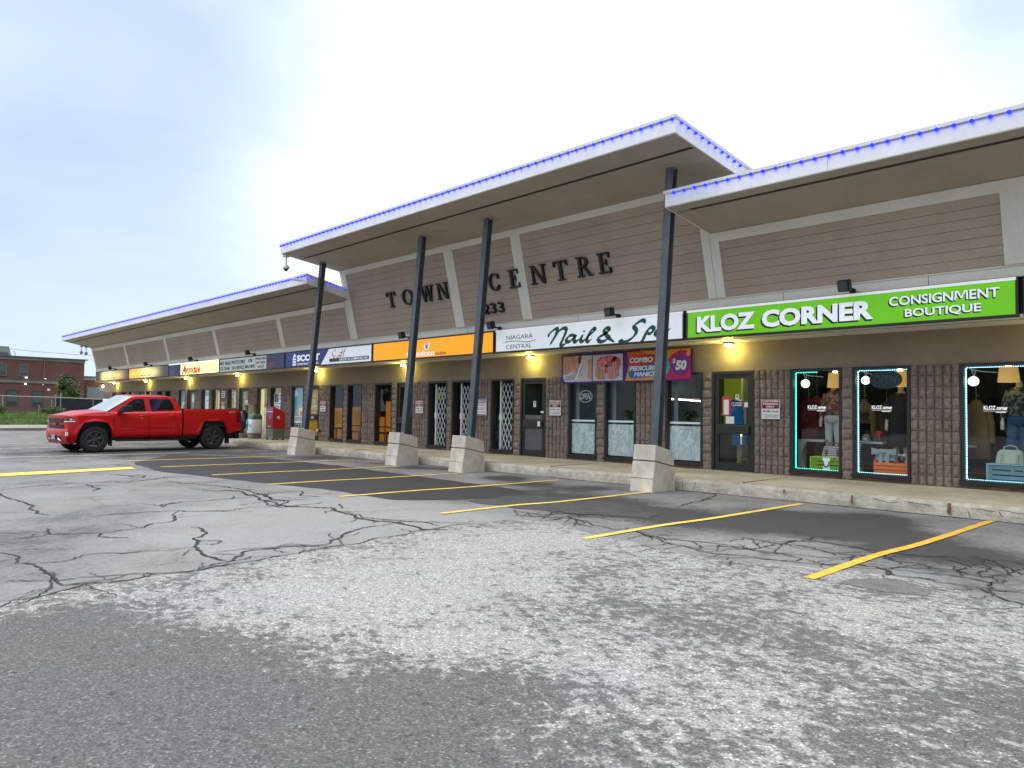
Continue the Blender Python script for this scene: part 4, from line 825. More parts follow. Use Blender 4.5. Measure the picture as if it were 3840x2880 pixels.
# ------------------------------------------------------------------ blue bulbs along the roof edges
M_BULB = M('blue_bulb', (.01, .015, .5), .3, emit=5, ecol=(.003, .006, 1.0))
M_WIRE = M('bulb_wire', (.45, .45, .48), .6)
bm = bmesh.new(); bmesh.ops.create_uvsphere(bm, u_segments=8, v_segments=6, radius=.030); BULB = bpy.data.meshes.new('bulb'); bm.to_mesh(BULB); bm.free(); BULB.materials.append(M_BULB)
bm = bmesh.new(); bmesh.ops.create_uvsphere(bm, u_segments=8, v_segments=6, radius=.009); bmesh.ops.translate(bm, vec=(0, 0, 0), verts=bm.verts); bm.free()
def light_string(pts, org, lab, wire):
    t = thing('light_string', lab, 'string lights', org, 'blue light strings on the roof edges')
    g = MB()
    for a, b in zip(wire, wire[1:]): g.tube([a, b], .007, 5)
    g.build('wire', M_WIRE, t, org)
    for i, p in enumerate(pts[:100]):
        b = bpy.data.objects.new('bulb', BULB); COL.objects.link(b); b.parent = t; b.location = (p[0]-org[0], p[1]-org[1], p[2]-org[2])
    if len(pts) > 100:
        g = MB()
        for p in pts[100:]: g.ell((p[0], p[1], p[2]), .03, .03, .03, 0, 8, 6)
        q = g.build('bulb', M_BULB, t, org); q['kind'] = 'stuff'
def row(x0, x1, y, z):
    n = int(round((x1-x0)/.22)); return [(x0+(x1-x0)*i/n, y, z) for i in range(n+1)]
P = row(-21.9, -7.41, 10.722, 6.505)[::-1]; E_ = [(-7.318, 10.9+.218*i, 6.482-.0315*(i+.5)*1.0) for i in range(10)]
light_string(P+E_, (-14.6, 10.72, 6.5), 'blue string lights along the highest, central roof edge', [(-21.9, 10.735, 6.512), (-7.33, 10.735, 6.512)])
P = row(-51.7, -21.66, 11.442, 5.638)[::-1]; E_ = [(-21.535, 11.62, 5.60), (-21.535, 12.28, 5.49), (-21.535, 12.51, 5.45), (-21.535, 12.73, 5.41)]
light_string(E_+P, (-36.7, 11.44, 5.63), 'blue string lights along the long far left roof edge', [(-51.7, 11.455, 5.645), (-21.66, 11.455, 5.645)])
P = row(-7.91, 1.77, 11.522, 5.50)
light_string(P, (-4, 11.52, 5.5), 'blue string lights along the near right roof edge', [(-8.0, 11.535, 5.507), (5.9, 11.535, 5.507)])

# ------------------------------------------------------------------ cameras under the roofs
M_CAMW = M('camera_white', (.62, .62, .62), .4)
def dome(x, y, ztop, lab, drop=.42):
    o = (x, y, ztop); t = thing('security_camera', lab, 'camera', o, 'dome cameras on drop poles')
    g = MB(); g.box(x-.10, x+.10, y-.08, y+.08, ztop-.07, ztop+.0, bev=.015); g.tube([(x, y, ztop-.05), (x, y, ztop-drop)], .024, 8)
    g.loft([[(x+r*math.cos(a), y+r*math.sin(a), ztop-drop+z) for a in [2*math.pi*i/14 for i in range(14)]] for r, z in ((.04, .02), (.085, -.02), (.10, -.07), (.10, -.11))]); g.build('mount', M_CAMW, t, o)
    g = MB(); g.ell((x, y, ztop-drop-.11), .072, .072, .075); g.build('dome', M('camera_dome', (.03, .03, .035), .1), t, o)
dome(-21.83, 10.90, 6.245, 'white dome camera hanging at the left tip of the central roof', .33)
dome(-51.6, 12.48, 5.15, 'white dome camera nearer the edge at the far end of the left roof', .34)
dome(-51.6, 12.74, 5.11, 'white dome camera second from the edge at the far end of the left roof', .34)
o = (-21.62, 11.42, 5.50); t = thing('bullet_camera', 'small white bullet camera at the near corner of the left roof', 'camera', o)
g = MB(); g.tube([(-21.66, 11.46, 5.47), (-21.72, 11.30, 5.50)], .012, 6); g.build('bracket', M_CAMW, t, o)
g = MB(); g.tube([(-21.66, 11.34, 5.48), (-21.95, 11.16, 5.535)], .035, 10); g.build('housing', M_CAMW, t, o)

# ------------------------------------------------------------------ printed banner
PC = lambda n, r, g_, b: M('print_'+n, srgb(r, g_, b), .45)
x0, x1, z0, z1 = -13.32, -9.35, 2.19, 2.935
o = ((x0+x1)/2, 14.40, z0); t = thing('vinyl_banner', 'manicure banner with photos of hands and COMBO PEDICURE MANICURE $50', 'banner', o)
by = 14.40
bx = lambda u: x0+(x1-x0)*u; bz = lambda v: z0+(z1-z0)*v
g = MB(); rows = []
for j in range(9):
    rows.append([(bx(i/40), by+.012*mnoise.noise(Vector((i*.35, j*.3, 2)))+.01*math.sin(i*.9)*(.2+.8*(1-j/8)), bz(j/8)) for i in range(41)])
g.grid(rows, 0, True); g.build('sheet', PC('purple', 74, 20, 120), t, o)
bank = {}
def fl(mi, pts, k): bank.setdefault(mi, []).append([(bx(u), by-.018-.0006*k, bz(v)) for u, v in pts])
def ellp(cu, cv, ru, rv, n=20): return [(cu+ru*math.cos(2*math.pi*i/n), cv+rv*math.sin(2*math.pi*i/n)) for i in range(n)]
def finger(u0, v0, u1, v1, w_, k, mi, n=7):       # rounded, slightly tapering finger as one outline
    dx, dz = (u1-u0)*3.97, (v1-v0)*.745; l = math.hypot(dx, dz); nx, nz = -dz/l, dx/l; P = []
    for i in range(n+1):
        a = math.pi*i/n; P.append((u1+(nx*w_*.8*math.cos(a)+dx/l*w_*.8*math.sin(a))/3.97, v1+(nz*w_*.8*math.cos(a)+dz/l*w_*.8*math.sin(a))/.745))
    P = [(u0+nx*w_/3.97, v0+nz*w_/.745)] + P + [(u0-nx*w_/3.97, v0-nz*w_/.745)]
    cu, cv = (u0+u1)/2, (v0+v1)/2; fl('skind', [(a+(.0028 if a > cu else -.0028), b-.012) for a, b in P], k-.5); fl(mi, P, k); tip = .5
    fl('nail', ellp(u1+dx/l*w_*.1/3.97, v1+dz/l*w_*.1/.745, .0055, .035, 10), k+1)
# photo one: filing nails
fl('photo', [(.035,.05),(.265,.05),(.265,.93),(.02,.93),(.02,.2)], 1)
fl('grey', [(.03,.1),(.12,.12),(.2,.3),(.15,.35),(.05,.25)], 2)
fl('skin', [(.02,.93),(.12,.93),(.17,.80),(.15,.62),(.10,.42),(.05,.30),(.02,.32)], 3); fl('skind', [(.15,.93),(.18,.93),(.175,.7),(.155,.62)], 3)
for i, (a, b, c, d) in enumerate(((.045,.75,.055,.52),(.075,.85,.105,.42),(.105,.88,.135,.40),(.125,.88,.157,.50))): finger(a, b, c, d, .05, 5+2*i, 'skin' if i % 2 == 0 else 'skin2')
fl('skin2', [(.265,.8),(.225,.78),(.235,.5),(.225,.2),(.25,.1),(.265,.12)], 3)
fl('white', [(.125,.16),(.15,.42),(.185,.78),(.21,.78),(.19,.42),(.155,.17),(.14,.12)], 14); fl('grey', [(.145,.2),(.165,.42),(.195,.74),(.203,.74),(.183,.42),(.152,.2)], 15)
# photo two: petals between fingers
fl('photo', [(.272,.06),(.51,.06),(.51,.93),(.272,.93)], 1)
for i in range(46):
    a = rnd.uniform(0, 6.28); r_ = rnd.uniform(0, 1)**.5; fl(('petal', 'petal2', 'petal3')[i % 3], ellp(.39+.095*r_*math.cos(a), .60+.24*r_*math.sin(a), .020+.008*rnd.random(), .075+.03*rnd.random(), 9), 2+i % 9)
for i, (a, b, c, d) in enumerate(((.325,.13,.335,.50),(.345,.12,.352,.48),(.362,.12,.366,.46),(.41,.15,.402,.48),(.430,.13,.418,.48),(.452,.14,.437,.56),(.475,.22,.458,.6),(.31,.2,.31,.48))): finger(a, b, c, d, .043, 14+2*i, ('skin', 'skin2')[i % 2])
# lettering side
fl('amber', [(.53,.04),(.56,.6),(.54,.95),(.68,.97),(.99,.97),(.99,.7),(.80,.55),(.78,.04)], 2)
fl('orange', [(.56,.62),(.54,.95),(.64,.97),(.70,.86),(.74,.5),(.6,.5)], 3); fl('red', [(.545,.55),(.55,.70),(.57,.78),(.70,.86),(.76,.84),(.76,.52),(.57,.5)], 5)
fl('magenta', [(.77,.04),(.99,.04),(.99,.78),(.96,.90),(.92,.93),(.86,.80),(.80,.40)], 4)
fl('blue', [(.555,.2),(.56,.40),(.575,.48),(.78,.56),(.80,.5),(.80,.18),(.60,.1),(.57,.13)], 6); fl('teal', ellp(.80,.45,.052,.29), 7); fl('mint', ellp(.80,.36,.038,.2), 8)
fl('violet', ellp(.923,.47,.062,.32), 9); fl('white', ellp(.972,.80,.009,.05), 10); fl('magenta', ellp(.972,.80,.006,.034), 11)
order = list(bank); pcol = dict(photo=(205,200,212), grey=(168,166,178), skin=(196,140,120), skin2=(208,152,132), skind=(134,76,66), white=(228,228,230), nail=(226,178,170), petal=(206,98,108), petal2=(226,130,138), petal3=(186,78,92), amber=(222,150,40), orange=(214,94,34), red=(190,52,30), magenta=(190,16,84), blue=(34,104,178), teal=(60,170,180), mint=(96,196,170), violet=(112,44,130))
g = MB()
for i, n_ in enumerate(order):
    for P in bank[n_]:
        a = sum(P[j][0]*P[(j+1) % len(P)][2]-P[(j+1) % len(P)][0]*P[j][2] for j in range(len(P))); g.poly(P if a > 0 else P[::-1], i)
g.build('printed_art', [PC(n_, *pcol[n_]) for n_ in order], t, o)
g = MB(); Y = by-.036
g.text('COMBO', bx(.565), bx(.735), bz(.60), bz(.77), Y, 0, .05, .1, .003); g.text('PEDICURE &', bx(.567), bx(.80), bz(.345), bz(.50), Y, 0, .05, .15, .003); g.text('MANICURE', bx(.60), bx(.815), bz(.16), bz(.31), Y, 0, .05, .15, .003)
g.build('lettering', PC('white', 228, 228, 230), t, o); g = MB()
g.text('$', bx(.872), bx(.892), bz(.52), bz(.68), Y, 0, .03, .1, .003); g.text('50', bx(.89), bx(.965), bz(.32), bz(.62), Y, 0, .06, .15, .003)
g.build('price', PC('white', 228, 228, 230), t, o)
g = MB()
for u in (.006, .35, .65, .994):
    g.ell((bx(u), by-.012, bz(.985)), .012, .006, .012); g.ell((bx(u), by-.012, bz(.015)), .012, .006, .012)
g.build('grommet', M('grommet', (.5, .5, .5), .3, .8), t, o)

# ------------------------------------------------------------------ parking notices on the block piers
M_PLATE = M('sign_plate', (.76, .76, .76), .4, var=[(7, .04)])
M_MAROON = M('plate_maroon', (.20, .012, .03), .5)
def notice(x0, x1, lab, z0=1.355, z1=1.765):
    y = 14.425; o = ((x0+x1)/2, y, z0); t = thing('parking_notice', lab, 'notice', o, 'customer parking notices on the block piers'); W_ = x1-x0; H_ = z1-z0
    g = MB(); g.box(x0, x1, y, y+.012, z0, z1, 0); ring(g, x0, x1, z0, z1, y-.0015, y+.004, .006, 1); g.build('plate', [M_PLATE, M_MAROON], t, o)
    g = MB(); g.box(x0+.05*W_, x1-.05*W_, y-.003, y-.0005, z0+.53*H_, z1-.03*H_); g.build('header', M_MAROON, t, o)
    g = MB()
    for s_, u, v, w_ in (('CUSTOMER', .07, .85, .10), ('PARKING', .12, .715, .10), ('ONLY', .28, .58, .10)): g.text(s_, x0+u*W_, x1-u*W_, z0+v*H_, z0+(v+w_)*H_, y-.0035, 0, .03, 0, .002)
    g.text('30 Min Limit', x0+.08*W_, x1-.08*W_, z0+.345*H_, z0+.45*H_, y-.001, 1, .02, 0, .002); g.text('NO PLAZA STAFF PARKING', x0+.06*W_, x1-.06*W_, z0+.19*H_, z0+.24*H_, y-.001, 1, .02, 0, .002); g.text('ALONG THE SIDEWALK', x0+.12*W_, x1-.12*W_, z0+.09*H_, z0+.14*H_, y-.001, 1, .02, 0, .002)
    g.build('lettering', [M_WHITE, M_INK], t, o)
notice(-7.725, -7.31, 'CUSTOMER PARKING ONLY notice beside the boutique door, the largest')
notice(-13.765, -13.345, 'CUSTOMER PARKING ONLY notice right of the black door numbered 7')
notice(-19.72, -19.315, 'CUSTOMER PARKING ONLY notice left of the barred windows')
notice(-25.82, -25.40, 'CUSTOMER PARKING ONLY notice right of the mustard lit door')
notice(-35.04, -34.68, 'small CUSTOMER PARKING ONLY notice just above the bed of the red truck', 1.34, 1.745)
x0, x1, z0, z1, y = -16.80, -16.27, 1.305, 1.81, 14.425
o = ((x0+x1)/2, y, z0); t = thing('attention_notice', 'white ATTENTION notice with blue header and red lines, half behind a column', 'notice', o)
g = MB(); g.box(x0, x1, y, y+.012, z0, z1); ring(g, x0, x1, z0, z1, y-.0015, y+.004, .007, 1); g.build('plate', [M_PLATE, M('plate_navy', (.02, .025, .12), .5)], t, o)
g = MB(); g.box(x0+.03, x1-.03, y-.003, y-.0005, z1-.115, z1-.02, 0); g.box(x0+.03, x1-.03, y-.003, y-.0005, z0+.015, z0+.05, 0)
for i, (a, b) in enumerate(((.355, .03), (.31, .03), (.235, .03), (.19, .03), (.115, .025))): g.box(x0+.05+.02*(i % 2), x1-.05-.02*(i % 2), y-.002, y-.0005, z0+a-.008, z0+a+.010, 1)
g.text('ATTENTION', x0+.05, x1-.05, z1-.10, z1-.04, y-.0035, 2, .03, 0, .002); g.build('lettering', [MATS['plate_navy'], M('line_red', (.45, .09, .09), .5), M_WHITE], t, o)
x0, x1, z0, z1 = -35.05, -34.68, 1.93, 2.24
o = ((x0+x1)/2, 14.425, z0); t = thing('small_notice', 'small white notice with three dark lines, above the parking notice near the truck bed', 'notice', o)
g = MB(); g.box(x0, x1, 14.425, 14.437, z0, z1); g.build('plate', M_PLATE, t, o)
g = MB()
for a in (.22, .13, .05): g.box(x0+.06, x1-.06, 14.423, 14.4245, z0+a, z0+a+.04)
g.build('lettering', M_INK, t, o)

# ------------------------------------------------------------------ scissor gates behind the glass
M_GATE = M('gate_white', (.86, .87, .88), .4)
def gate(x0, x1, lab, z0=.37, z1=2.2, n=4, mat=None, post=True, y=14.66):
    o = ((x0+x1)/2, y, z0); t = thing('scissor_gate', lab, 'security gate', o, 'folding scissor gates behind shop windows')
    g = MB(); pitch = (x1-x0-.1)/n; m_ = max(4, round((z1-z0)/(pitch*2.05))); hz = (z1-z0)/m_; xs_ = x0+.1
    for i in range(n):
        for j in range(m_):
            a, b = xs_+i*pitch, xs_+(i+1)*pitch; m = (a+b)/2; lo, mid, hi = z0+j*hz, z0+(j+.5)*hz, z0+(j+1)*hz
            for p, q in (((m, lo), (a, mid)), ((m, lo), (b, mid)), ((a, mid), (m, hi)), ((b, mid), (m, hi))):
                g.tube([(p[0], y, p[1]), (q[0], y, q[1])], .0125, 5, cap=False)
    g.build('lattice', mat or M_GATE, t, o)
    if post:
        g = MB(); g.box(x0+.02, x0+.075, y-.02, y+.02, z0-.06, z1+.08); g.box(x0+.0, x0+.11, y-.03, y+.03, 1.20, 1.38); g.build('post', mat or M_GATE, t, o)
gate(-18.98, -18.24, 'white scissor gate in the window left of the column with the ATTENTION notice')
gate(-17.72, -17.0, 'white scissor gate directly behind the second column from the boutique')
gate(-15.95, -15.24, 'white scissor gate in the window beside the black door numbered 7', z1=2.26)
M_GATEY = M('gate_cream', (.62, .55, .33), .5)
gate(-31.0, -30.42, 'cream scissor gate in the window behind the white litter bin', n=2, mat=M_GATEY, post=False)
gate(-27.95, -27.45, 'folded cream scissor gate above the BEER poster', z0=1.55, z1=2.25, n=3, mat=M_GATEY, post=False)
def open_neon(cx, cz, w_, h_, y, lab, mat, oval=True):
    o = (cx, y, cz); t = thing('open_sign', lab, 'open sign', o)
    if oval:
        g = MB(); P = [(cx+w_*math.cos(2*math.pi*i/36), y, cz+h_*math.sin(2*math.pi*i/36)) for i in range(37)]; g.tube(P, .007, 6, cap=False); g.build('tube_ring', mat, t, o)
    else:
        g = MB(); P = [(cx-w_, y, cz-h_), (cx+w_, y, cz-h_), (cx+w_, y, cz+h_), (cx-w_, y, cz+h_), (cx-w_, y, cz-h_)]; [g.tube([a, b], .007, 5) for a, b in zip(P, P[1:])]; g.build('tube_ring', mat, t, o)
    g = MB(); g.text('OPEN', cx-w_*.78, cx+w_*.78, cz-h_*.5, cz+h_*.5, y-.004, 0, -.012, .2, .006); g.build('letters', mat, t, o)
open_neon(-12.68, 1.86, .22, .15, 14.63, 'unlit grey OPEN sign in an oval ring, in the frosted window left of centre', M('neon_off_glow', (.75, .77, .8), .4, emit=.1))  # unlit oval tubes are lightened by a faint emission
open_neon(-18.6, 1.97, .22, .13, 14.64, 'pale yellow OPEN sign in a box, behind a scissor gate', M('neon_yellow', (.45, .43, .18), .4, emit=.12, ecol=(.8, .8, .3)), False)

# ------------------------------------------------------------------ the salon's frosted windows
def frosted():
    m = M('frosted_film', (.38, .48, .49), .55); t_ = m.node_tree; b = t_.nodes['Principled BSDF']
    tcn = t_.nodes.new('ShaderNodeTexCoord'); mpn = t_.nodes.new('ShaderNodeMapping'); mpn.inputs['Rotation'].default_value = (0, R(25), 0); mpn.inputs['Scale'].default_value = (1, 1, .6); t_.links.new(tcn.outputs['Object'], mpn.inputs[0])
    n = t_.nodes.new('ShaderNodeTexNoise'); n.inputs['Scale'].default_value = 9; n.inputs['Detail'].default_value = 6; n.inputs['Distortion'].default_value = 1.2; t_.links.new(mpn.outputs[0], n.inputs['Vector'])
    r_ = t_.nodes.new('ShaderNodeValToRGB'); e = r_.color_ramp.elements; e[0].position = .36; e[0].color = (.25, .34, .35, 1); e[1].position = .66; e[1].color = (.46, .56, .57, 1)
    t_.links.new(n.outputs['Fac'], r_.inputs[0]); t_.links.new(r_.outputs[0], b.inputs['Base Color']); b.inputs['Emission Strength'].default_value = .12; t_.links.new(r_.outputs[0], b.inputs['Emission Color']); return m
M_FROST = frosted(); M_BAND = M('film_band', (.55, .68, .68), .5, emit=.1, ecol=(.6, .75, .75))
for x0 in (-13.14, -11.93, -10.12):
    wdw = windows[x0]; x1 = {-13.14: -12.18, -11.93: -10.97, -10.12: -9.14}[x0]
    g = MB(); g.box(x0+.057, x1-.057, 14.570, 14.574, .40, 1.165, 0); g.box(x0+.057, x1-.057, 14.570, 14.574, 1.215, 1.262, 1); g.build('frosted_film', [M_FROST, M_BAND], wdw, B0)
    g = MB(); g.box(x0+.057, x0+.17, 14.72, 14.74, .37, 2.3); g.build('curtain', M('curtain_grey', (.28, .33, .36), .8), wdw, B0)
def leafy(loc, lab, rad, h, n, cols, pot):
    t = thing('potted_plant', lab, 'plant', loc); g = MB()
    for i in range(n):
        a = rnd.uniform(0, 6.28); l = rad*rnd.uniform(.5, 1.1); up = h*rnd.uniform(.3, 1); wv = rad*.14; dx, dy = math.cos(a), math.sin(a)
        pts = [(0, 0, .16), (dx*l*.45, dy*l*.45, .16+up*.9), (dx*l, dy*l, .16+up*.55)]; Ls, Rs = [], []
        for k, p in enumerate(pts): w_ = (wv*.5, wv, .004)[k]; Ls.append((p[0]-dy*w_, p[1]+dx*w_, p[2])); Rs.append((p[0]+dy*w_, p[1]-dx*w_, p[2]))
        g.grid([Ls, Rs], i % len(cols))
    g.build('leaves', cols, t)
    g = MB(); g.loft([[(r_*math.cos(q), r_*math.sin(q), z) for q in [2*math.pi*i/12 for i in range(12)]] for r_, z in ((.07, 0), (.1, .17), (.085, .17), (.08, .14))]); g.build('pot', pot, t)
LG = [M('leaf_a', (.06, .11, .04), .6), M('leaf_b', (.10, .16, .06), .6), M('leaf_c', (.035, .07, .035), .6)]
leafy((-9.85, 15.0, 1.12), 'leafy green plant behind the frosted glass nearest the boutique', .32, .3, 46, LG, M('pot_dark', (.05, .05, .05), .6))
leafy((-11.55, 15.0, 1.12), 'yellow green plant behind the middle frosted window', .25, .28, 26, [M('leaf_y', (.25, .24, .04), .6)]+LG[:1], MATS['pot_dark'])
t = thing('reception_counter', 'dark counter inside the nail salon carrying plants', 'counter', (-10.8, 15.1, WZ)); g = MB(); g.box(-2.2, 2.0, -.25, .25, 0, .88, bev=.01); g.box(-2.25, 2.05, -.3, .3, .88, .905); g.build('body', M('counter_dark', (.06, .05, .05), .5), t)
t = thing('cove_light', 'thin warm strip light along the back wall of the nail salon', 'strip light', (-10.7, 17.9, 1.72)); g = MB(); g.tube([(-2.4, 0, .22), (-.2, 0, .04), (1.5, 0, -.06)], .011, 6); g.build('strip', M('cove_warm', (1, .8, .5), .5, emit=12, ecol=(1, .86, .68)), t); g = MB(); g.box(-2.4, 1.6, .04, .5, .1, .16); g.build('shelf', M('shelf_grey', (.2, .21, .22), .6), t)

# door details
M_PAPER = M('paper', (.74, .74, .72), .7)
def decal(parent, items, mats, name='sticker'):
    for x0, x1, z0, z1, y, mi in items: g = MB(); g.box(x0, x1, y, y+.002, z0, z1); g.build(name, mats[mi], parent, B0)
d7, d9, d5 = doors[-14.93], doors[-8.92], doors[-27.02]
def leaf_film(name):
    m = M(name, (.25, .26, .27), .5); t_ = m.node_tree; b = t_.nodes['Principled BSDF']; tcn = t_.nodes.new('ShaderNodeTexCoord'); v = t_.nodes.new('ShaderNodeTexVoronoi'); v.inputs['Scale'].default_value = 22; v.inputs['Randomness'].default_value = 1
    mpn = t_.nodes.new('ShaderNodeMapping'); mpn.inputs['Scale'].default_value = (1, 0, 2.2); mpn.inputs['Rotation'].default_value = (0, R(40), 0); t_.links.new(tcn.outputs['Object'], mpn.inputs[0]); t_.links.new(mpn.outputs[0], v.inputs['Vector'])
    r_ = t_.nodes.new('ShaderNodeValToRGB'); e = r_.color_ramp.elements; e[0].position = .30; e[0].color = (.02, .021, .022, 1); e[1].position = .36; e[1].color = (.115, .12, .125, 1); t_.links.new(v.outputs['Distance'], r_.inputs[0]); t_.links.new(r_.outputs[0], b.inputs['Base Color']); return m
M_LEAF = leaf_film('leaf_film')
decal(d7, [(-14.77, -14.11, .40, 1.02, 14.527, 0), (-14.77, -14.11, 1.24, 1.36, 14.527, 0)], [M_LEAF], 'leaf_film')
decal(d7, [(-14.46, -14.36, 1.58, 1.74, 14.526, 0), (-14.16, -14.05, 1.42, 1.47, 14.508, 0), (-14.22, -14.13, 1.06, 1.20, 14.450, 0)], [M_PAPER])
g = MB(); g.text('7', -14.445, -14.375, 1.60, 1.72, 14.5255, 0, .02, 0, .002); g.build('number', M_BLACK, d7, B0)
decal(d9, [(-8.69, -8.49, 1.42, 1.83, 14.526, 1), (-8.65, -8.53, 1.44, 1.76, 14.525, 0), (-8.60, -8.40, 1.245, 1.40, 14.525, 0), (-8.16, -8.05, 1.60, 1.70, 14.525, 0)], [M_PAPER, M('sticker_red', (.55, .03, .06), .5)])
g = MB(); g.box(-8.47, -8.20, 14.524, 14.527, 1.60, 1.73, 0); g.text('CLOSED', -8.46, -8.21, 1.625, 1.705, 14.523, 1, .01, 0, .002); g.box(-8.37, -8.29, 14.524, 14.527, 1.76, 1.87, 1); g.text('9', -8.35, -8.31, 1.78, 1.85, 14.523, 0, .02, 0, .002); g.build('closed_sign', [M_BLACK, M_PAPER], d9, B0)
g = MB(); g.text('5', -26.55, -26.40, 1.68, 1.83, 14.524, 0, .03, 0, .002); g.text('SCOTT', -26.65, -26.25, 1.50, 1.60, 14.524, 0, .03, 0, .002); g.text('CONSTRUCTION', -26.68, -26.2, 1.43, 1.47, 14.524, 0, .01, 0, .002); g.text('OFFICE', -26.60, -26.28, 1.27, 1.35, 14.524, 0, .02, 0, .002); g.text('Unit', -26.55, -26.35, 1.92, 2.0, 14.524, 0, .02, 0, .002); g.build('door_lettering', M_WHITE, d5, B0)
decal(d5, [(-26.55, -26.35, 1.07, 1.18, 14.45, 0)], [M('letter_plate', (.45, .46, .48), .4)])
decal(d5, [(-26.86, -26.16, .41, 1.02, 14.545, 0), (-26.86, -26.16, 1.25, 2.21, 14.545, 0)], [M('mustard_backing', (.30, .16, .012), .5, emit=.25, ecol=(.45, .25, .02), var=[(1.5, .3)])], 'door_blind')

# ------------------------------------------------------------------ the waiting room with orange screens
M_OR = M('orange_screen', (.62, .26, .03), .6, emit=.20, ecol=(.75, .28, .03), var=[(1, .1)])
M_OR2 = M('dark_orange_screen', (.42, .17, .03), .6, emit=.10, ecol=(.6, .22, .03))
def screen(x0, x1, z1, y, lab, m):
    o = ((x0+x1)/2, y, WZ); t = thing('orange_screen', lab, 'partition', o, 'orange partition screens in the waiting room'); g = MB(); g.box(x0, x1, y, y+.05, WZ+.03, z1, bev=.006); g.build('panel', m, t, o); g = MB(); g.box(x0+.05, x0+.12, y-.15, y+.2, WZ, WZ+.03); g.box(x1-.12, x1-.05, y-.15, y+.2, WZ, WZ+.03); g.build('foot', M_BLACK, t, o)
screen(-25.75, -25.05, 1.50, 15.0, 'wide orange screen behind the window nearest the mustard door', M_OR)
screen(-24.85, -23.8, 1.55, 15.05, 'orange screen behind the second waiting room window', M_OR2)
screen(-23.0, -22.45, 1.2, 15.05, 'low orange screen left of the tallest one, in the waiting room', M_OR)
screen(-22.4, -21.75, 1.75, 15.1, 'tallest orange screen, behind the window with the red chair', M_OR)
M_CH = M('chair_red', (.16, .012, .02), .6)
def chair(x, y, lab):
    t = thing('waiting_chair', lab, 'chair', (x, y, WZ), 'red waiting room chairs')
    g = MB(); g.box(-.27, .27, -.25, .25, .40, .47, bev=.02); g.build('seat', M_CH, t)
    g = MB(); P = [(-.28, .5), (.28, .5), (.28, .75), (.2, .92), (0, .98), (-.2, .92), (-.28, .75)]; g.prism(P, 'y', .2, .26); g.build('backrest', M_CH, t)
    for sx in (-.25, .25):
        for sy_ in (-.22, .22):
            g = MB(); g.box(sx-.018, sx+.018, sy_-.018, sy_+.018, 0, .41); g.build('leg', M('chair_leg', (.06, .02, .02), .5), t)
    g = MB(); g.box(-.30, -.25, -.22, .2, .62, .66); g.box(.25, .30, -.22, .2, .62, .66); g.build('armrest', MATS['chair_leg'], t)
chair(-22.0, 14.93, 'dark red chair behind the window beside the second farthest column'); chair(-23.75, 14.93, 'dark red chair partly hidden behind the middle waiting room pier')
t = thing('side_table', 'small dark table behind the waiting room window nearest the mustard door', 'table', (-25.3, 14.9, WZ)); g = MB(); g.box(-.3, .3, -.25, .25, .5, .54); g.build('tabletop', M_CH, t)
for sx in (-.27, .27):
    for s_ in (-.22, .22): g = MB(); g.box(sx-.02, sx+.02, s_-.02, s_+.02, 0, .5); g.build('leg', M_CH, t)

# ------------------------------------------------------------------ corner store windows: posters, papers, lights
def poster(x0, x1, z0, z1, base, shapes, lab, txt=(), y=14.60):
    o = ((x0+x1)/2, y, z0); t = thing('window_poster', lab, 'poster', o, 'posters and papers in the corner store windows'); g = MB(); g.box(x0, x1, y, y+.004, z0, z1); g.build('sheet', base, t, o)
    g = MB(); mats = []; W_, H_ = x1-x0, z1-z0
    for k, (m, P) in enumerate(shapes):
        if m not in mats: mats.append(m)
        q = [(x0+u*W_, y-.001-.0006*k, z0+v*H_) for u, v in P]; a = sum(q[j][0]*q[(j+1) % len(q)][2]-q[(j+1) % len(q)][0]*q[j][2] for j in range(len(q))); g.poly(q if a > 0 else q[::-1], mats.index(m))
    for s_, u0, u1, v0, v1, m in txt:
        if m not in mats: mats.append(m)
        g.text(s_, x0+u0*W_, x0+u1*W_, z0+v0*H_, z0+v1*H_, y-.006, mats.index(m), .03, 0, .002)
    if mats: g.build('print', mats, t, o)
el = lambda cu, cv, ru, rv: ellp(cu, cv, ru, rv, 16); rcx = lambda a, b, c, d: [(a, c), (b, c), (b, d), (a, d)]
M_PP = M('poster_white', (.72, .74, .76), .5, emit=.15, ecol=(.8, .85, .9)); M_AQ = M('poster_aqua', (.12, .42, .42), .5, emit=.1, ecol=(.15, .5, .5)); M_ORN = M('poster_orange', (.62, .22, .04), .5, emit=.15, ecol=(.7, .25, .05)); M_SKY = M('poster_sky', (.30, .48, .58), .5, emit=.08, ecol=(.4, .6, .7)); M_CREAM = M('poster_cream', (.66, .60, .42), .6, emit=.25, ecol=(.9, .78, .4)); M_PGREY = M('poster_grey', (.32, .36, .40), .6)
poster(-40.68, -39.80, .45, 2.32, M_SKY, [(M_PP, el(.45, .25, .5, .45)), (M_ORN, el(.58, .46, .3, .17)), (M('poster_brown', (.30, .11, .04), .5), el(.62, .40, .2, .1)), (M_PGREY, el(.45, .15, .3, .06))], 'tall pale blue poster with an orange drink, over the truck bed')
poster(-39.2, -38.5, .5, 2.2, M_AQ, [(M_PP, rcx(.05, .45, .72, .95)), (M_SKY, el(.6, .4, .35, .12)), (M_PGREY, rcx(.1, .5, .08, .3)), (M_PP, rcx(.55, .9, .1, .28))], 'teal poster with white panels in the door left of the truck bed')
poster(-37.45, -36.68, .6, 2.3, M_PP, [(M_SKY, rcx(.0, .95, .84, .97)), (M_PGREY, rcx(.25, .85, .35, .72)), (M_PP, rcx(.3, .8, .38, .69)), (M_SKY, rcx(.2, .8, .18, .22))], 'white poster with a pale grey frame, above the middle of the truck bed')
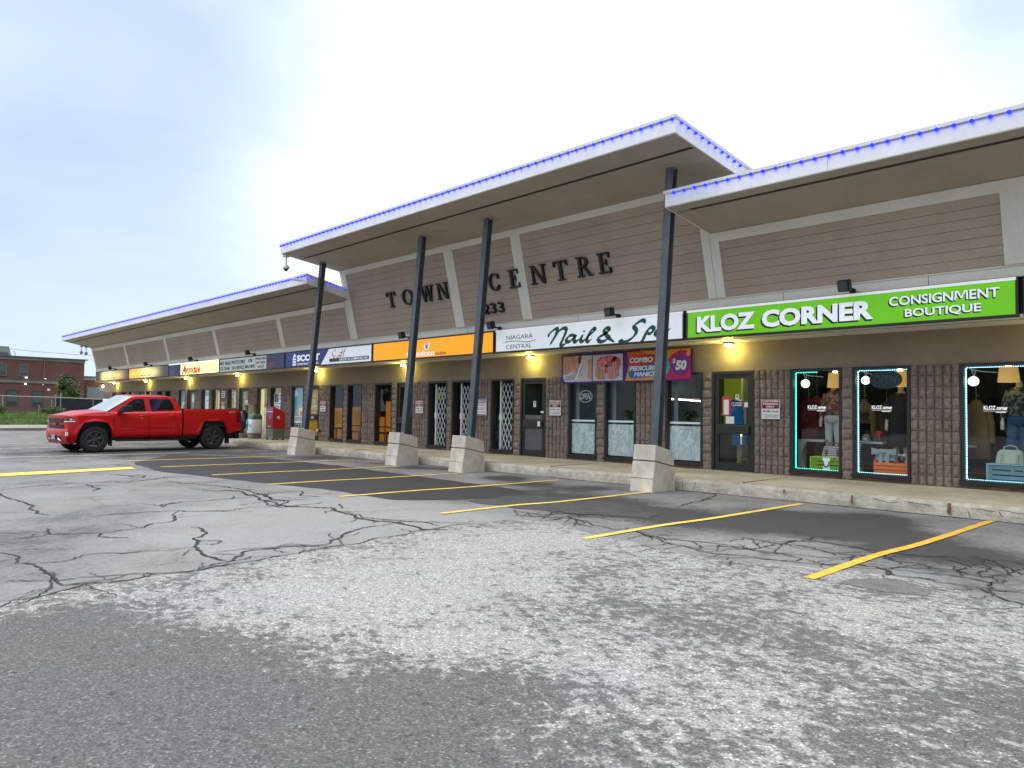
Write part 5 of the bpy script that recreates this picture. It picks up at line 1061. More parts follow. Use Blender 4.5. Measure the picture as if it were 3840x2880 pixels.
poster(-34.32, -33.98, 1.95, 2.2, M_PAPER, [(M_PGREY, rcx(.2, .8, .2, .8))], 'small square paper at the top of the short window'); poster(-34.05, -33.8, 1.55, 1.9, M_PAPER, [(M_PGREY, rcx(.2, .8, .3, .4))], 'slim white paper low in the short window')
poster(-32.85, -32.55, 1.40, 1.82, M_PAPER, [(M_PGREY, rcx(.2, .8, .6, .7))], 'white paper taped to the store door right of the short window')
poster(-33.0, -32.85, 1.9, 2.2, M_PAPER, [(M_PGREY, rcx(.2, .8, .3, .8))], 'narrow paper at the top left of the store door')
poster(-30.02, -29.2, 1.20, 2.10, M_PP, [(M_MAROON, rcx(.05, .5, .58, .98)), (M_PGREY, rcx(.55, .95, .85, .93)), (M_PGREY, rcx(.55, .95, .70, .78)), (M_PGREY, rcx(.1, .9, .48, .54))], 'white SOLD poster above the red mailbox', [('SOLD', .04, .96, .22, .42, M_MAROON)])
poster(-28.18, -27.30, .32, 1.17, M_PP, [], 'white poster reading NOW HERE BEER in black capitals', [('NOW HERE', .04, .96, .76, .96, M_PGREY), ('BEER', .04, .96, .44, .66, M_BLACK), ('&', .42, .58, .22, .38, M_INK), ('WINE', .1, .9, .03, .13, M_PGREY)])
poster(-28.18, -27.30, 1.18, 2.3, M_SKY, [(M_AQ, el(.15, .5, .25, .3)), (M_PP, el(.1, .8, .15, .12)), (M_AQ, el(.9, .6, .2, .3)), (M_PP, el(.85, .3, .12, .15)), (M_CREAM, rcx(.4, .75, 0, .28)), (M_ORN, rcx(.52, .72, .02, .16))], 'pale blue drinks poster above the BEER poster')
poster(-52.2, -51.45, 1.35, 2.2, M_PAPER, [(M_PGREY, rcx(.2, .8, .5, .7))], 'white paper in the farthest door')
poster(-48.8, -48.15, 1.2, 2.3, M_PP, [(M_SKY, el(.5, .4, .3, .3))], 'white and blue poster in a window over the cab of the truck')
poster(-45.6, -45.0, 1.0, 2.3, M_PP, [(M_PGREY, rcx(.2, .8, .2, .5))], 'white blind like poster right of the orange door, over the truck cab')
poster(-53.95, -52.55, .9, 1.95, M('sandwich_white', (.75, .73, .68), .6, emit=.2, ecol=(1, .9, .7)), [(M_RED, rcx(.3, .7, .2, .35)), (M_INK, rcx(.35, .65, .42, .55))], 'large cream notice with red and dark marks on the far end wall', y=14.40)
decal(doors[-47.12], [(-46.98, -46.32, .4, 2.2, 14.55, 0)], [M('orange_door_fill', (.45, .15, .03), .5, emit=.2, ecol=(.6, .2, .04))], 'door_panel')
for x0 in (-50.3, -44.0, -42.72): decal(windows[x0], [(x0+.4, x0+.88, .4, 2.3, 14.62, 0)], [M('blind_grey', (.30, .32, .34), .7)], 'window_blind')
for x, yv in ((-39.0, 16.2), (-35.5, 16.4), (-31.5, 16.2)):
    o = (x, yv, 2.97); t = thing('ceiling_light', {-39.0: 'lit ceiling panel in the corner store, leftmost', -35.5: 'lit ceiling panel in the corner store, middle', -31.5: 'lit ceiling panel in the corner store, behind the mailbox side'}[x], 'light', o, 'ceiling panels in the corner store'); g = MB(); g.box(-.95, .95, -.5, .5, -.01, .0); g.build('diffuser', M('panel_light', (1, .95, .75), .5, emit=7, ecol=(1, .88, .52)), t); g = MB(); g.box(-1, 1, .5, .54, -.02, .02); g.box(-1, 1, -.54, -.5, -.02, .02); g.box(-1, -.95, -.5, .5, -.02, .02); g.box(.95, 1, -.5, .5, -.02, .02); g.build('frame', M_WHITE, t)
decal(windows[-31.43], [(-31.36, -31.02, .4, 2.28, 14.64, 0)], [M('blind_yellow', (.66, .58, .26), .6, emit=.45, ecol=(.9, .78, .3))], 'window_blind')
decal(windows[-36.4], [(-36.1, -35.9, .4, 2.2, 14.7, 0)], [M('post_yellow', (.6, .5, .2), .6, emit=.3, ecol=(.9, .75, .3))], 'inner_post')
decal(windows[-34.53], [(-34.3, -34.12, 1.45, 2.2, 14.7, 0)], [MATS['post_yellow']], 'inner_post')

# ------------------------------------------------------------------ boutique window displays
FL = WZ+.14        # raised display floor
g = MB(); g.box(-7.4, 2.0, 14.64, 16.4, WZ, FL); bp('display_floor', g, M('display_floor', (.05, .048, .046), .6))
M_TEAL = M('led_teal', (.1, .9, .75), .4, emit=6, ecol=(.05, .85, .6)); M_ICE = M('led_ice', (.6, .95, 1), .4, emit=6, ecol=(.35, .8, 1.0))
def led(x0, x1, lab, mat, tops=1.0, mat2=None):
    y = 14.60; o = (x0, y, ZS+.06); t = thing('led_strip', lab, 'light strip', o, 'led strips round the boutique windows'); zt = ZT-.065; zb = ZS+.075
    g = MB(); g.box(x0+.057, x0+.067, y, y+.012, zb-.01, zt); g.box(x0+.067, x0+.06+(x1-x0-.12)*tops, y, y+.012, zt-.01, zt); g.box(x0+.067, x1-.06, y, y+.012, zb-.01, zb); g.build('tape', M('led_tape', (.14, .17, .17), .5), t, o)
    g = MB(); n = 44
    for i in range(n): g.box(x0+.055, x0+.069, y-.008, y-.001, zb+(zt-zb)*i/n, zb+(zt-zb)*i/n+.020)
    m = int(26*tops)
    for i in range(m): a = x0+.075+(x1-x0-.15)*tops*i/m; g.box(a, a+.012, y-.006, y-.001, zt-.010, zt-.001)
    for i in range(24): a = x0+.08+(x1-x0-.15)*i/24; g.box(a, a+.010, y-.006, y-.001, zb-.008, zb-.001)
    g.build('diodes', mat, t, o)
led(-7.12, -6.09, 'teal led strip down the window with the green crate', M_TEAL, .5); led(-5.89, -4.87, 'icy white led strip round the window with the orange crate', M_ICE); led(-4.07, -3.04, 'pale blue led strip round the window with the blue crate', M_ICE)
M_SHADE = M('shade_linen', (.45, .30, .12), .7, emit=.34, ecol=(1, .58, .16)); M_HOT = M('shade_bulb', (1, .9, .6), .5, emit=22, ecol=(1, .72, .3)); M_CORD = M('cord', (.5, .5, .48), .6)
ringc = lambda cx, cy, r_, z, n=18: [(cx+r_*math.cos(2*math.pi*i/n), cy+r_*math.sin(2*math.pi*i/n), z) for i in range(n)]
def shade(x, lab, y=14.86, r_=.15, z0=2.0, z1=2.29):
    o = (x, y, z1); t = thing('pendant_lamp', lab, 'lamp', o, 'linen shaded lamps in the boutique windows')
    g = MB(); g.loft([ringc(x, y, r_, z0), ringc(x, y, r_*.82, z1), ringc(x, y, r_*.80, z1), ringc(x, y, r_*.98, z0)], cap=False); g.build('lamp_shade', M_SHADE, t, o)
    g = MB(); g.ell((x, y, z1+.0), .045, .045, .05); g.build('bulb', M_HOT, t, o); g = MB(); g.tube([(x, y, z1), (x, y, 2.98)], .008, 6); g.build('cord', M_CORD, t, o)
shade(-6.38, 'linen shaded lamp glowing over the striped bag'); shade(-5.17, 'linen shaded lamp glowing behind the oval OPEN sign'); shade(-3.44, 'linen shaded lamp glowing over the pale handbag', r_=.165, z0=2.05, z1=2.31)
M_BALL = M('ball_glow', (1, .95, .85), .5, emit=1.5, ecol=(1, .93, .78))
def ball(x, z, r_, lab, y=14.72):
    o = (x, y, z); t = thing('ball_light', lab, 'lamp', o, 'round ball lights in the boutique windows')
    bm = bmesh.new(); bmesh.ops.create_icosphere(bm, subdivisions=3, radius=r_)
    for v in bm.verts: v.co *= 1+.03*mnoise.noise(v.co*60)
    bmesh.ops.translate(bm, vec=o, verts=bm.verts); g = MB(); g.bm(bm, smooth=False); g.build('globe', M_BALL, t, o)
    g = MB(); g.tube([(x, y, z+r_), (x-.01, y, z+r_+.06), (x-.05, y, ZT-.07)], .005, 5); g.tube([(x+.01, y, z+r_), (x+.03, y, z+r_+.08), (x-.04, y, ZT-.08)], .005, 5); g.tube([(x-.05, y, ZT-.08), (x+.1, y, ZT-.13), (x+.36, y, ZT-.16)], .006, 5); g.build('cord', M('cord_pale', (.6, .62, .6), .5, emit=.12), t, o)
ball(-6.92, 2.085, .085, 'white ball light hanging beside the teal led strip'); ball(-5.74, 2.125, .08, 'white ball light left of the oval OPEN sign'); ball(-3.93, 2.07, .085, 'white ball light over the tan coat')
x, z = -5.35, 2.13; o = (x, 14.64, z); t = thing('open_sign', 'unlit dark oval OPEN sign hung in the window with the orange crate', 'open sign', o)
g = MB(); g.prism([(x+.29*math.cos(2*math.pi*i/32), z+.175*math.sin(2*math.pi*i/32)) for i in range(32)], 'y', 14.625, 14.65); g.build('panel', M('open_panel', (.018, .035, .04), .4), t, o)
g = MB(); g.text('OPEN', x-.20, x+.20, z-.075, z+.075, 14.622, 0, -.012, .15, .004)
for i in range(44): a = 2*math.pi*i/44; g.box(x+.26*math.cos(a)-.005, x+.26*math.cos(a)+.005, 14.619, 14.624, z+.15*math.sin(a)-.005, z+.15*math.sin(a)+.005)
g.build('letters', M('open_dull', (.07, .13, .14), .5), t, o)
for x0, x1 in ((-6.80, -6.43), (-5.57, -5.21), (-3.74, -3.39)):      # lettering stuck on the panes
    wdw = windows[{-6.80: -7.12, -5.57: -5.89, -3.74: -4.07}[x0]]; g = MB(); w_ = x1-x0
    g.text('KLOZ', x0, x0+w_*.5, 1.575, 1.645, 14.566, 0, .02, 0, .002); g.text('corner', x0+w_*.54, x1, 1.575, 1.622, 14.566, 0, .03, 0, .002); g.box(x0, x1, 14.565, 14.566, 1.552, 1.557); g.box(x0+w_*.5, x0+w_*.92, 14.565, 14.566, 1.53, 1.542); g.build('window_lettering', M('sticker_white', (.85, .85, .85), .5, emit=.35, ecol=(1, 1, 1)), wdw, B0)
def crate(cx, z0, w_, h_, d_, lab, mat, closed_front=False, y0=14.72):
    o = (cx, y0, z0); t = thing('wooden_crate', lab, 'crate', o, 'painted crates in the boutique windows'); x0, x1 = cx-w_/2, cx+w_/2
    g = MB(); th = .018
    g.box(x0, x0+th, y0, y0+d_, z0, z0+h_); g.box(x1-th, x1, y0, y0+d_, z0, z0+h_); g.build('end_panel', mat, t, o)
    g = MB(); g.box(x0+th, x1-th, y0+.01, y0+d_, z0, z0+th); g.box(x0+th, x1-th, y0+.0, y0+d_, z0+h_-th, z0+h_) if not closed_front else None
    n = 3
    for i in range(n):
        a = z0+.03+(h_-.05)*i/n; g.box(x0+th, x1-th, y0+d_-th, y0+d_, a, a+(h_-.05)/n-.022)
        if closed_front: g.box(x0+th, x1-th, y0, y0+th, a, a+(h_-.05)/n-.022)
    g.build('slats', mat, t, o)
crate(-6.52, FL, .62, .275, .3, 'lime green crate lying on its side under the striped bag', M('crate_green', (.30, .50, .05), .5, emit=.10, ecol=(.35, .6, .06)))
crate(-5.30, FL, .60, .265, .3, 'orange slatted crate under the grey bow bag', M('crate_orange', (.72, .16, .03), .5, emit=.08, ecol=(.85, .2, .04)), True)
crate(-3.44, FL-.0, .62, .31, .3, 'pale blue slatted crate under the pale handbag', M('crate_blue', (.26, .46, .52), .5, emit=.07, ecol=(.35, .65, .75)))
def bag(cx, z0, w_, h_, d_, mats, lab, handles=True, stripes=0, y=14.85, slump=.0):
    o = (cx, y, z0); t = thing('handbag', lab, 'bag', o, 'bags in the boutique windows'); g = MB(); nr = 12; rings = []
    for k in range(nr+1):
        q = k/nr; s_ = (1.0-.18*q**1.5)*(1-.5*max(0, q-.85)/.15*.5); dd = d_*(1-.55*q); z = z0+h_*q
        rings.append([(cx+w_/2*s_*math.copysign(abs(math.cos(a))**.45, math.cos(a)), y+dd/2*math.copysign(abs(math.sin(a))**.6, math.sin(a)), z+slump*mnoise.noise(Vector((a, q*3, cx)))) for a in [2*math.pi*i/24 for i in range(24)]])
    if stripes:
        for k in range(nr): g.loft(rings[k:k+2], k % 2, True, False)
        g.loft([rings[-1], [(cx, y, z0+h_)]*24], 0, True, False)
    else: g.loft(rings, 0)
    g.build('body', mats, t, o)
    if handles:
        g = MB()
        for s_ in (-.03, .03): g.tube([(cx-w_*.24, y+s_, z0+h_*.9), (cx-w_*.2, y+s_, z0+h_*1.2), (cx, y+s_, z0+h_*1.3), (cx+w_*.2, y+s_, z0+h_*1.2), (cx+w_*.24, y+s_, z0+h_*.9)], .011, 6)
        for s_ in (-.25, .25): g.box(cx+w_*s_-.02, cx+w_*s_+.02, y-d_*.52, y-d_*.48, z0+.01, z0+h_*.7)
        g.build('handle', mats[-1], t, o)
    return t, o
M_BRN = M('bag_brown', (.20, .07, .04), .5)
t, o = bag(-6.40, FL+.278, .46, .22, .22, [M('bag_white', (.62, .58, .52), .6), M('bag_navy', (.05, .06, .09), .6), M_BRN], 'striped bag with brown straps on the green crate', True, 1)
t, o = bag(-3.42, FL+.313, .44, .24, .2, [M('bag_mint', (.50, .56, .46), .6), M('bag_mint2', (.42, .47, .38), .6)], 'pale mint handbag on the blue crate', True)
t, o = bag(-5.42, FL+.268, .40, .20, .18, [M('bag_silver', (.36, .40, .40), .6)], 'silver grey bag with a big fabric bow on the orange crate', False, slump=.03)
g = MB()
for s_ in (-1, 1):
    g.grid([[(-5.42+s_*a, 14.74-.05*math.sin(a*12), FL+.268+.16+b*(.3+a*3.0)+.01*mnoise.noise(Vector((a*30, b*30, s_)))) for a in (0, .05, .1, .16, .22)] for b in (-.06, -.02, .02, .075)]); g.grid([[(-5.42+s_*.03+s_*a, 14.73, FL+.268+.14-b) for a in (0, .06)] for b in (0, .1, .2)])
g.ell((-5.42, 14.73, FL+.43), .035, .03, .03); g.build('bow', MATS['bag_silver'], t, o)
def lofted(secs, n=20):      # body sections (x, y, z, half width, half depth)
    return [[(c[0]+c[3]*math.cos(2*math.pi*i/n), c[1]+c[4]*math.sin(2*math.pi*i/n), c[2]) for i in range(n)] for c in secs]
def limb(g, pts, mi=0, n=10): g.tube([p[:3] for p in pts], [p[3] for p in pts], n, mi)
def mannequin(x, y, z, lab, torso_m, leg_m, kind='pants', arm_m=None, skin=None, flare=0.):
    """headless shop dummy: one body, garments as parts; z = floor"""
    sk = skin or M('dummy_white', (.66, .62, .56), .5); t = thing('mannequin', lab, 'mannequin', (x, y, z), 'dressed mannequins in the boutique')
    g = MB(); g.loft(lofted([(0,0,.80,.13,.09),(0,0,.92,.165,.115),(0,0,1.05,.125,.09),(0,0,1.22,.16,.11),(0,0,1.36,.175,.105),(0,0,1.42,.13,.08),(0,0,1.46,.055,.052),(0,0,1.54,.05,.048),(0,0,1.56,.04,.038)]))
    for s_ in (-1, 1):
        limb(g, [(s_*.085,0,.90,.085),(s_*.09,-.005,.68,.07),(s_*.09,0,.48,.052),(s_*.09,.01,.34,.052),(s_*.09,.01,.09,.033),(s_*.09,-.03,.04,.035),(s_*.09,-.12,.02,.028)])
        limb(g, [(s_*.165,0,1.38,.048),(s_*.215,.01,1.2,.04),(s_*.235,.0,1.06,.034),(s_*.245,-.03,.90,.026)]); limb(g, [(s_*.245,-.03,.90,.024),(s_*.248,-.04,.84,.032),(s_*.246,-.05,.76,.018)])
        for k in range(4): limb(g, [(s_*.247+(k-1.5)*.013,-.05,.80,.008),(s_*.245+(k-1.5)*.014,-.06,.755,.0075),(s_*.24+(k-1.5)*.013,-.055,.725,.006)], 0, 6)
        limb(g, [(s_*.225,-.06,.84,.009),(s_*.215,-.075,.80,.007)], 0, 6)
    g.build('body', sk, t)
    g = MB(); zl = 1.0 if kind != 'dress' else .42
    if kind == 'dress': secs = [(0,0,zl,.24+flare,.19+flare*.8),(0,0,.7,.22+flare*.6,.16+flare*.4),(0,0,.92,.185,.135),(0,0,1.05,.145,.105),(0,0,1.22,.178,.125),(0,0,1.36,.19,.12),(0,0,1.43,.12,.085)]
    else: secs = [(0,0,.96,.185,.135),(0,0,1.06,.15,.112),(0,0,1.22,.18,.125),(0,0,1.36,.195,.122),(0,0,1.43,.13,.09),(0,0,1.46,.075,.066)]
    g.loft([[(p[0]*(1+.04*math.sin(i*2.1)), p[1], p[2]) for i, p in enumerate(r_)] for r_ in lofted(secs, 24)])
    if arm_m is not None:
        for s_ in (-1, 1): limb(g, [(s_*.15,0,1.40,.06),(s_*.215,.01,1.2,.055),(s_*.24,.0,1.06,.05),(s_*.245,-.03,.93,.044)])
    g.build('top' if kind != 'dress' else 'dress', torso_m, t)
    if kind == 'pants':
        g = MB(); g.loft(lofted([(0,0,.80,.165,.125),(0,0,.92,.18,.13),(0,0,.985,.16,.118)]))
        for s_ in (-1, 1): limb(g, [(s_*.085,0,.92,.10),(s_*.09,0,.68,.086+flare*.2),(s_*.095,0,.45,.07+flare*.6),(s_*.10,.01,.12,.055+flare)], 0, 14)
        g.build('trousers', leg_m, t)
    return t
def floral(name, a, b): 
    m = M(name, a, .8); t_ = m.node_tree; bb = t_.nodes['Principled BSDF']; tcn = t_.nodes.new('ShaderNodeTexCoord'); n = t_.nodes.new('ShaderNodeTexNoise'); n.inputs['Scale'].default_value = 16; t_.links.new(tcn.outputs['Object'], n.inputs['Vector']); r_ = t_.nodes.new('ShaderNodeValToRGB'); r_.color_ramp.elements[0].position = .45; r_.color_ramp.elements[0].color = (*a, 1); r_.color_ramp.elements[1].position = .56; r_.color_ramp.elements[1].color = (*b, 1); t_.links.new(n.outputs['Fac'], r_.inputs[0]); t_.links.new(r_.outputs[0], bb.inputs['Base Color']); return m
M_KNIT = M('knit_black', (.02, .02, .022), .9)
mannequin(-6.56, 15.2, FL+.14, 'mannequin in a patterned top and white trousers behind the striped bag', floral('top_pattern', (.16, .06, .04), (.35, .22, .15)), M('trousers_white', (.60, .62, .62), .8), arm_m=1)
mannequin(-5.26, 15.15, FL+.10, 'mannequin in a long black dress behind the orange crate', M_KNIT, None, 'dress', arm_m=1)
mannequin(-3.34, 15.1, FL+.16, 'mannequin in a floral black top and flared jeans behind the pale handbag', floral('top_floral', (.015, .018, .016), (.16, .18, .15)), M('jeans', (.03, .09, .19), .85, var=[(6, .2)]), arm_m=1, flare=.07)
mannequin(-8.80, 15.3, WZ+.12, 'mannequin in a blue dress and white legs behind the boutique door', M('dress_blue_glow', (.01, .14, .40), .7, emit=.10, ecol=(.0, .2, .6)), None, 'dress')  # dress given slight emission in place of room light
mannequin(-8.50, 15.55, WZ+.12, 'mannequin in a dark teal dress at the right of the boutique door', M('dress_teal', (.015, .09, .10), .7), None, 'dress')
def hung(x, y, zt, w_, h_, lab, mat, cat='coat', sleeves=True):
    t = thing('hanging_'+cat, lab, cat, (x, y, zt)); g = MB(); g.loft(lofted([(0,0,-h_,w_*.55,.07),(0,0,-h_*.6,w_*.5,.075),(0,0,-.3,w_*.48,.08),(0,0,-.1,w_*.5,.075),(0,0,-.03,w_*.25,.06),(0,0,.04,.06,.05)], 20))
    if sleeves:
        for s_ in (-1, 1): limb(g, [(s_*w_*.42,0,-.10,.065),(s_*w_*.56,0,-.4,.058),(s_*w_*.60,-.02,-.72,.05)])
    g.build('cloth', mat, t); g = MB(); g.tube([(0, 0, .02), (0, 0, .10), (.03, 0, .13), (.04, 0, .10)], .005, 5); g.tube([(0, 0, .12), (0, 0, 2.98-zt)], .004, 4); g.build('hanger', M_CORD, t)
M_TAN = M('coat_tan', (.22, .14, .065), .9, var=[(5, .15)]); M_DRED = M('dress_red', (.20, .008, .016), .8); M_BRED = M('dress_bright_red', (.5, .015, .015), .75)
hung(-4.02, 15.2, 1.72, .42, 1.0, 'tan coat with a dark strap hanging left of the jeans mannequin', M_TAN); hung(-5.74, 15.75, 1.68, .34, .85, 'tan jacket hanging behind the black dress', M_TAN); hung(-6.03, 15.4, 1.75, .3, .45, 'small tan top hanging under the ball light left of the OPEN sign', M_TAN, 'blouse')
hung(-7.22, 15.5, 1.78, .42, 1.15, 'dark red dress hanging at the left of the green crate window', M_DRED, 'dress', False); hung(-7.15, 15.75, 1.82, .4, .7, 'bright red dress hanging at the back of the green crate window', M_BRED, 'dress', False)
M_WTAB = M('table_white', (.50, .49, .45), .6)
for cx, lab in ((-6.92, 'white angled display table behind the green crate'), (-5.80, 'white display table behind the bow bag'), (-4.28, 'pale display panel stack under the tan coat')):
    t = thing('display_table', lab, 'table', (cx, 15.1, FL), 'white display tables in the boutique windows'); g = MB(); g.box(-.3, .28, -.16, .25, .56, .60, bev=.004); g.build('tabletop', M_WTAB, t)
    g = MB(); g.prism([(-.28, 0), (-.10, 0), (-.22, .28), (-.10, .56), (-.28, .56)], 'y', -.14, -.12); g.box(-.28, -.26, -.12, .22, 0, .56); g.build('side_panel', M_WTAB, t)
t = thing('candle_box', 'small dark gift box with a red flower on the display table', 'box', (-5.62, 15.0, FL+.602)); g = MB(); g.box(-.06, .06, -.05, .05, 0, .1, bev=.004); g.build('carton', M('carton_dark', (.05, .05, .055), .6), t); g = MB()
for i in range(14): a = i*2.4; g.ell((.05*math.cos(a)*(i/14), .04*math.sin(a), .14+.04*math.sin(i)), .03, .03, .03)
g.build('flower', M('flower_red', (.5, .03, .06), .7), t)
t = thing('candle_jar', 'grey and white boxed candle at the left of the display table', 'box', (-5.84, 15.0, FL+.602)); g = MB(); g.box(-.06, .06, -.05, .05, 0, .10); g.prism([(-.06, .10), (.06, .10), (.03, .14), (-.03, .14)], 'y', -.04, .04); g.build('carton', M('carton_grey', (.3, .3, .32), .6), t); g = MB(); g.box(-.03, .03, -.054, -.051, .02, .07); g.build('tag', M_PAPER, t)
t = thing('flower_cup', 'white cup of flowers on the right of the orange crate', 'cup', (-5.13, 14.85, FL+.268)); g = MB(); g.loft([ringc(0, 0, .04, 0), ringc(0, 0, .05, .09)]); g.build('cup', M('cup_dark', (.08, .12, .12), .5), t); g = MB(); [g.ell((.045*math.cos(i), .04*math.sin(i*1.7), .105+.012*math.sin(i*3)), .025, .025, .02) for i in range(9)]; g.build('blossom', M_PAPER, t)
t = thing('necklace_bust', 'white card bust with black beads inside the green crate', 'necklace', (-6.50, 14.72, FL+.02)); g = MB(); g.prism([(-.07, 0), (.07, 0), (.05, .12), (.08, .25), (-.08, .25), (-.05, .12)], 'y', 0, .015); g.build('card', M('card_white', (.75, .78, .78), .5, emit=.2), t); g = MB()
for i in range(15): a = math.pi*(1+i/14); g.ell((.055*math.cos(a), -.012, .16+.10*math.sin(a)), .012, .01, .012, 0, 8, 5)
g.build('beads', M_BLACK, t)
t = thing('candle_light', 'small lit orange candle lamp reflected low in the boutique door', 'candle', (-8.36, 14.75, 1.0)); g = MB(); g.loft([ringc(0, 0, .018, -.2, 10), ringc(0, 0, .018, -.02, 10)]); g.build('holder', M_CREAM, t); g = MB(); g.loft([ringc(0, 0, r_, z_, 10) for r_, z_ in ((.012, -.02), (.022, .03), (.016, .07), (.003, .13))]); g.build('flame', M('flame', (1, .5, .1), .5, emit=5, ecol=(1, .5, .12)), t)
t = thing('green_panel', 'olive green panel behind the boutique door glass', 'panel', (-9.08, 15.5, WZ)); g = MB(); g.box(-.15, .28, 0, .04, .03, 2.5, bev=.004); g.build('panel', M('olive_panel_glow', (.16, .20, .015), .6, emit=.22, ecol=(.3, .4, .02)), t); g = MB(); g.box(-.15, .28, -.12, .16, 0, .03); g.build('foot', M_BLACK, t)  # emission on the olive panel stands in for room light
t = thing('picture_frame', 'pink framed picture inside the boutique door', 'picture', (-8.75, 15.95, 1.75)); g = MB(); ring(g, -.25, .25, 0, .6, 0, .03, .035); g.build('frame', M('frame_pink', (.45, .25, .2), .5), t); g = MB(); g.box(-.215, .215, .012, .025, .035, .565); g.build('picture', M('picture_olive', (.2, .18, .12), .7), t)

# ------------------------------------------------------------------ on the sidewalk
M_MBR = M('mailbox_red', (.42, .008, .014), .35, coat=.3, var=[(3, .08)]); M_MBG = M('mailbox_grey', (.12, .14, .13), .5, var=[(5, .1)]); M_MBD = M('mailbox_dark_red', (.20, .02, .03), .5)
MBO = (-27.80, 13.60, WZ+.01); t = thing('mailbox', 'red street mailbox with a white arrow emblem and grey base', 'mailbox', MBO, rot=0); t.scale = (1, .6, 1)
# box: narrow slotted face towards the car park (-y), long side towards the camera (+x)
g = MB(); g.prism([(-.40, .06), (.40, .06), (.40, .44), (-.40, .44)], 'x', -.30, .30); g.build('base', M_MBG, t)
g = MB(); bm = bmesh.new(); pr = [(-.42, .43), (.42, .43), (.42, 1.02), (.33, 1.10), (-.34, 1.29), (-.42, 1.29)]; lo = [bm.verts.new((-.315, a, b)) for a, b in pr]; hi = [bm.verts.new((.315, a, b)) for a, b in pr]; bm.faces.new(lo); bm.faces.new(hi)
for i in range(6): bm.faces.new((lo[i], lo[(i+1) % 6], hi[(i+1) % 6], hi[i]))
bmesh.ops.recalc_face_normals(bm, faces=bm.faces); bmesh.ops.bevel(bm, geom=bm.edges[:], offset=.02, segments=2, affect='EDGES'); g.bm(bm); g.build('body', M_MBR, t)
g = MB(); g.box(-.27, .27, -.426, -.418, 1.16, 1.25, 0); g.box(-.27, .27, -.430, -.420, 1.19, 1.205, 1); g.box(-.27, .27, -.430, -.420, 1.085, 1.12, 1); g.box(-.27, .27, -.428, -.418, .96, 1.06, 2); g.box(-.27, .27, -.428, -.419, .46, .78, 0); g.box(-.27, .27, -.428, -.419, .80, .93, 0); g.box(.02, .09, -.431, -.427, .85, .90, 1); g.box(-.09, .09, -.431, -.427, .51, .535, 1); g.build('slot_face', [M_MBD, M('print_pale', (.7, .7, .72), .5), M('label_violet', (.16, .10, .30), .5)], t)
g = MB(); g.poly([(.3165, a, b) for a, b in ((-.22, .88), (.06, .965), (.0, .89), (.06, .80))]); g.poly([(.3167, a, b) for a, b in ((-.22, .88), (-.02, .90), (.0, .89))][::-1]); g.build('arrow_emblem', M('emblem', (.7, .68, .66), .5), t)
for sx in (-.25, .25):
    for s_ in (-.34, .34): g = MB(); g.box(sx-.04, sx+.04, s_-.04, s_+.04, -.01, .07); g.build('foot', M_BLACK, t)
# litter bins
BO = (-29.42, 13.5, WZ+.01); t = thing('litter_bin', 'white litter bin with green rolled hood and a printed label', 'bin', BO); t.scale = (.78, .78, .89)
M_BW = M('bin_white', (.78, .79, .79), .5, var=[(4, .06)]); sq = lambda r_, z, n=28, p=.6: [(r_*math.copysign(abs(math.cos(2*math.pi*i/n))**p, math.cos(2*math.pi*i/n)), r_*math.copysign(abs(math.sin(2*math.pi*i/n))**p, math.sin(2*math.pi*i/n)), z) for i in range(n)]
g = MB(); g.loft([sq(.30, 0), sq(.31, .02), sq(.30, .24)]); g.build('base', M('bin_base', (.17, .155, .14), .8, var=[(8, .15)]), t)
g = MB(); g.loft([sq(.33, .24), sq(.345, .26), sq(.34, .84), sq(.325, .87), sq(.3, .87)]); g.build('body', M_BW, t)
g = MB(); P = [(-.27, .86), (-.27, .98)]+[(-.27+.27*(1-math.cos(a)), .98+.16*math.sin(a)) for a in [math.pi*i/10 for i in range(11)]]+[(.27, .86)]; g.prism(P, 'x', -.24, .30); g.build('hood', M('bin_green', (.12, .22, .19), .5), t)
g = MB(); g.box(.31, .318, -.19, .19, .88, 1.0); g.build('flap', M('bin_flap', (.07, .12, .11), .5), t)
g = MB(); g.box(-.27, -.02, -.352, -.343, .66, .82, 0); g.box(-.27, -.02, -.352, -.343, .52, .66, 0); g.box(-.27, -.02, -.352, -.343, .38, .52, 1); g.box(-.24, -.10, -.354, -.351, .76, .79, 2); g.box(-.24, -.12, -.354, -.351, .68, .71, 2); g.box(.06, .30, -.35, -.346, .60, .64, 3); g.box(.10, .32, -.35, -.346, .54, .57, 3); g.build('label_print', [M('label_blue', (.02, .06, .25), .5), M('label_green', (.06, .28, .04), .5), M_WHITE, M('print_dim', (.35, .42, .46), .6)], t)
t = thing('bagged_bin', 'squat concrete bin wrapped in a black rubbish bag, behind the truck tailgate', 'bin', (-30.35, 13.45, WZ+.01)); g = MB(); g.loft([sq(.30, 0), sq(.30, .36), sq(.27, .38)]); g.build('base', M('bin_concrete', (.25, .24, .23), .85), t)
bm = bmesh.new(); bmesh.ops.create_icosphere(bm, subdivisions=4, radius=1)
for v in bm.verts:
    q = .5+.5*v.co.z; r_ = (.37*(1-q)+.20*q)*(1+.25*mnoise.noise(v.co*2.6)+.10*mnoise.noise(v.co*7)); v.co = Vector((v.co.x*r_, v.co.y*r_, .34+q*.82))
g = MB(); g.bm(bm, smooth=True); g.build('rubbish_bag', M('bag_black', (.018, .021, .027), .25), t)
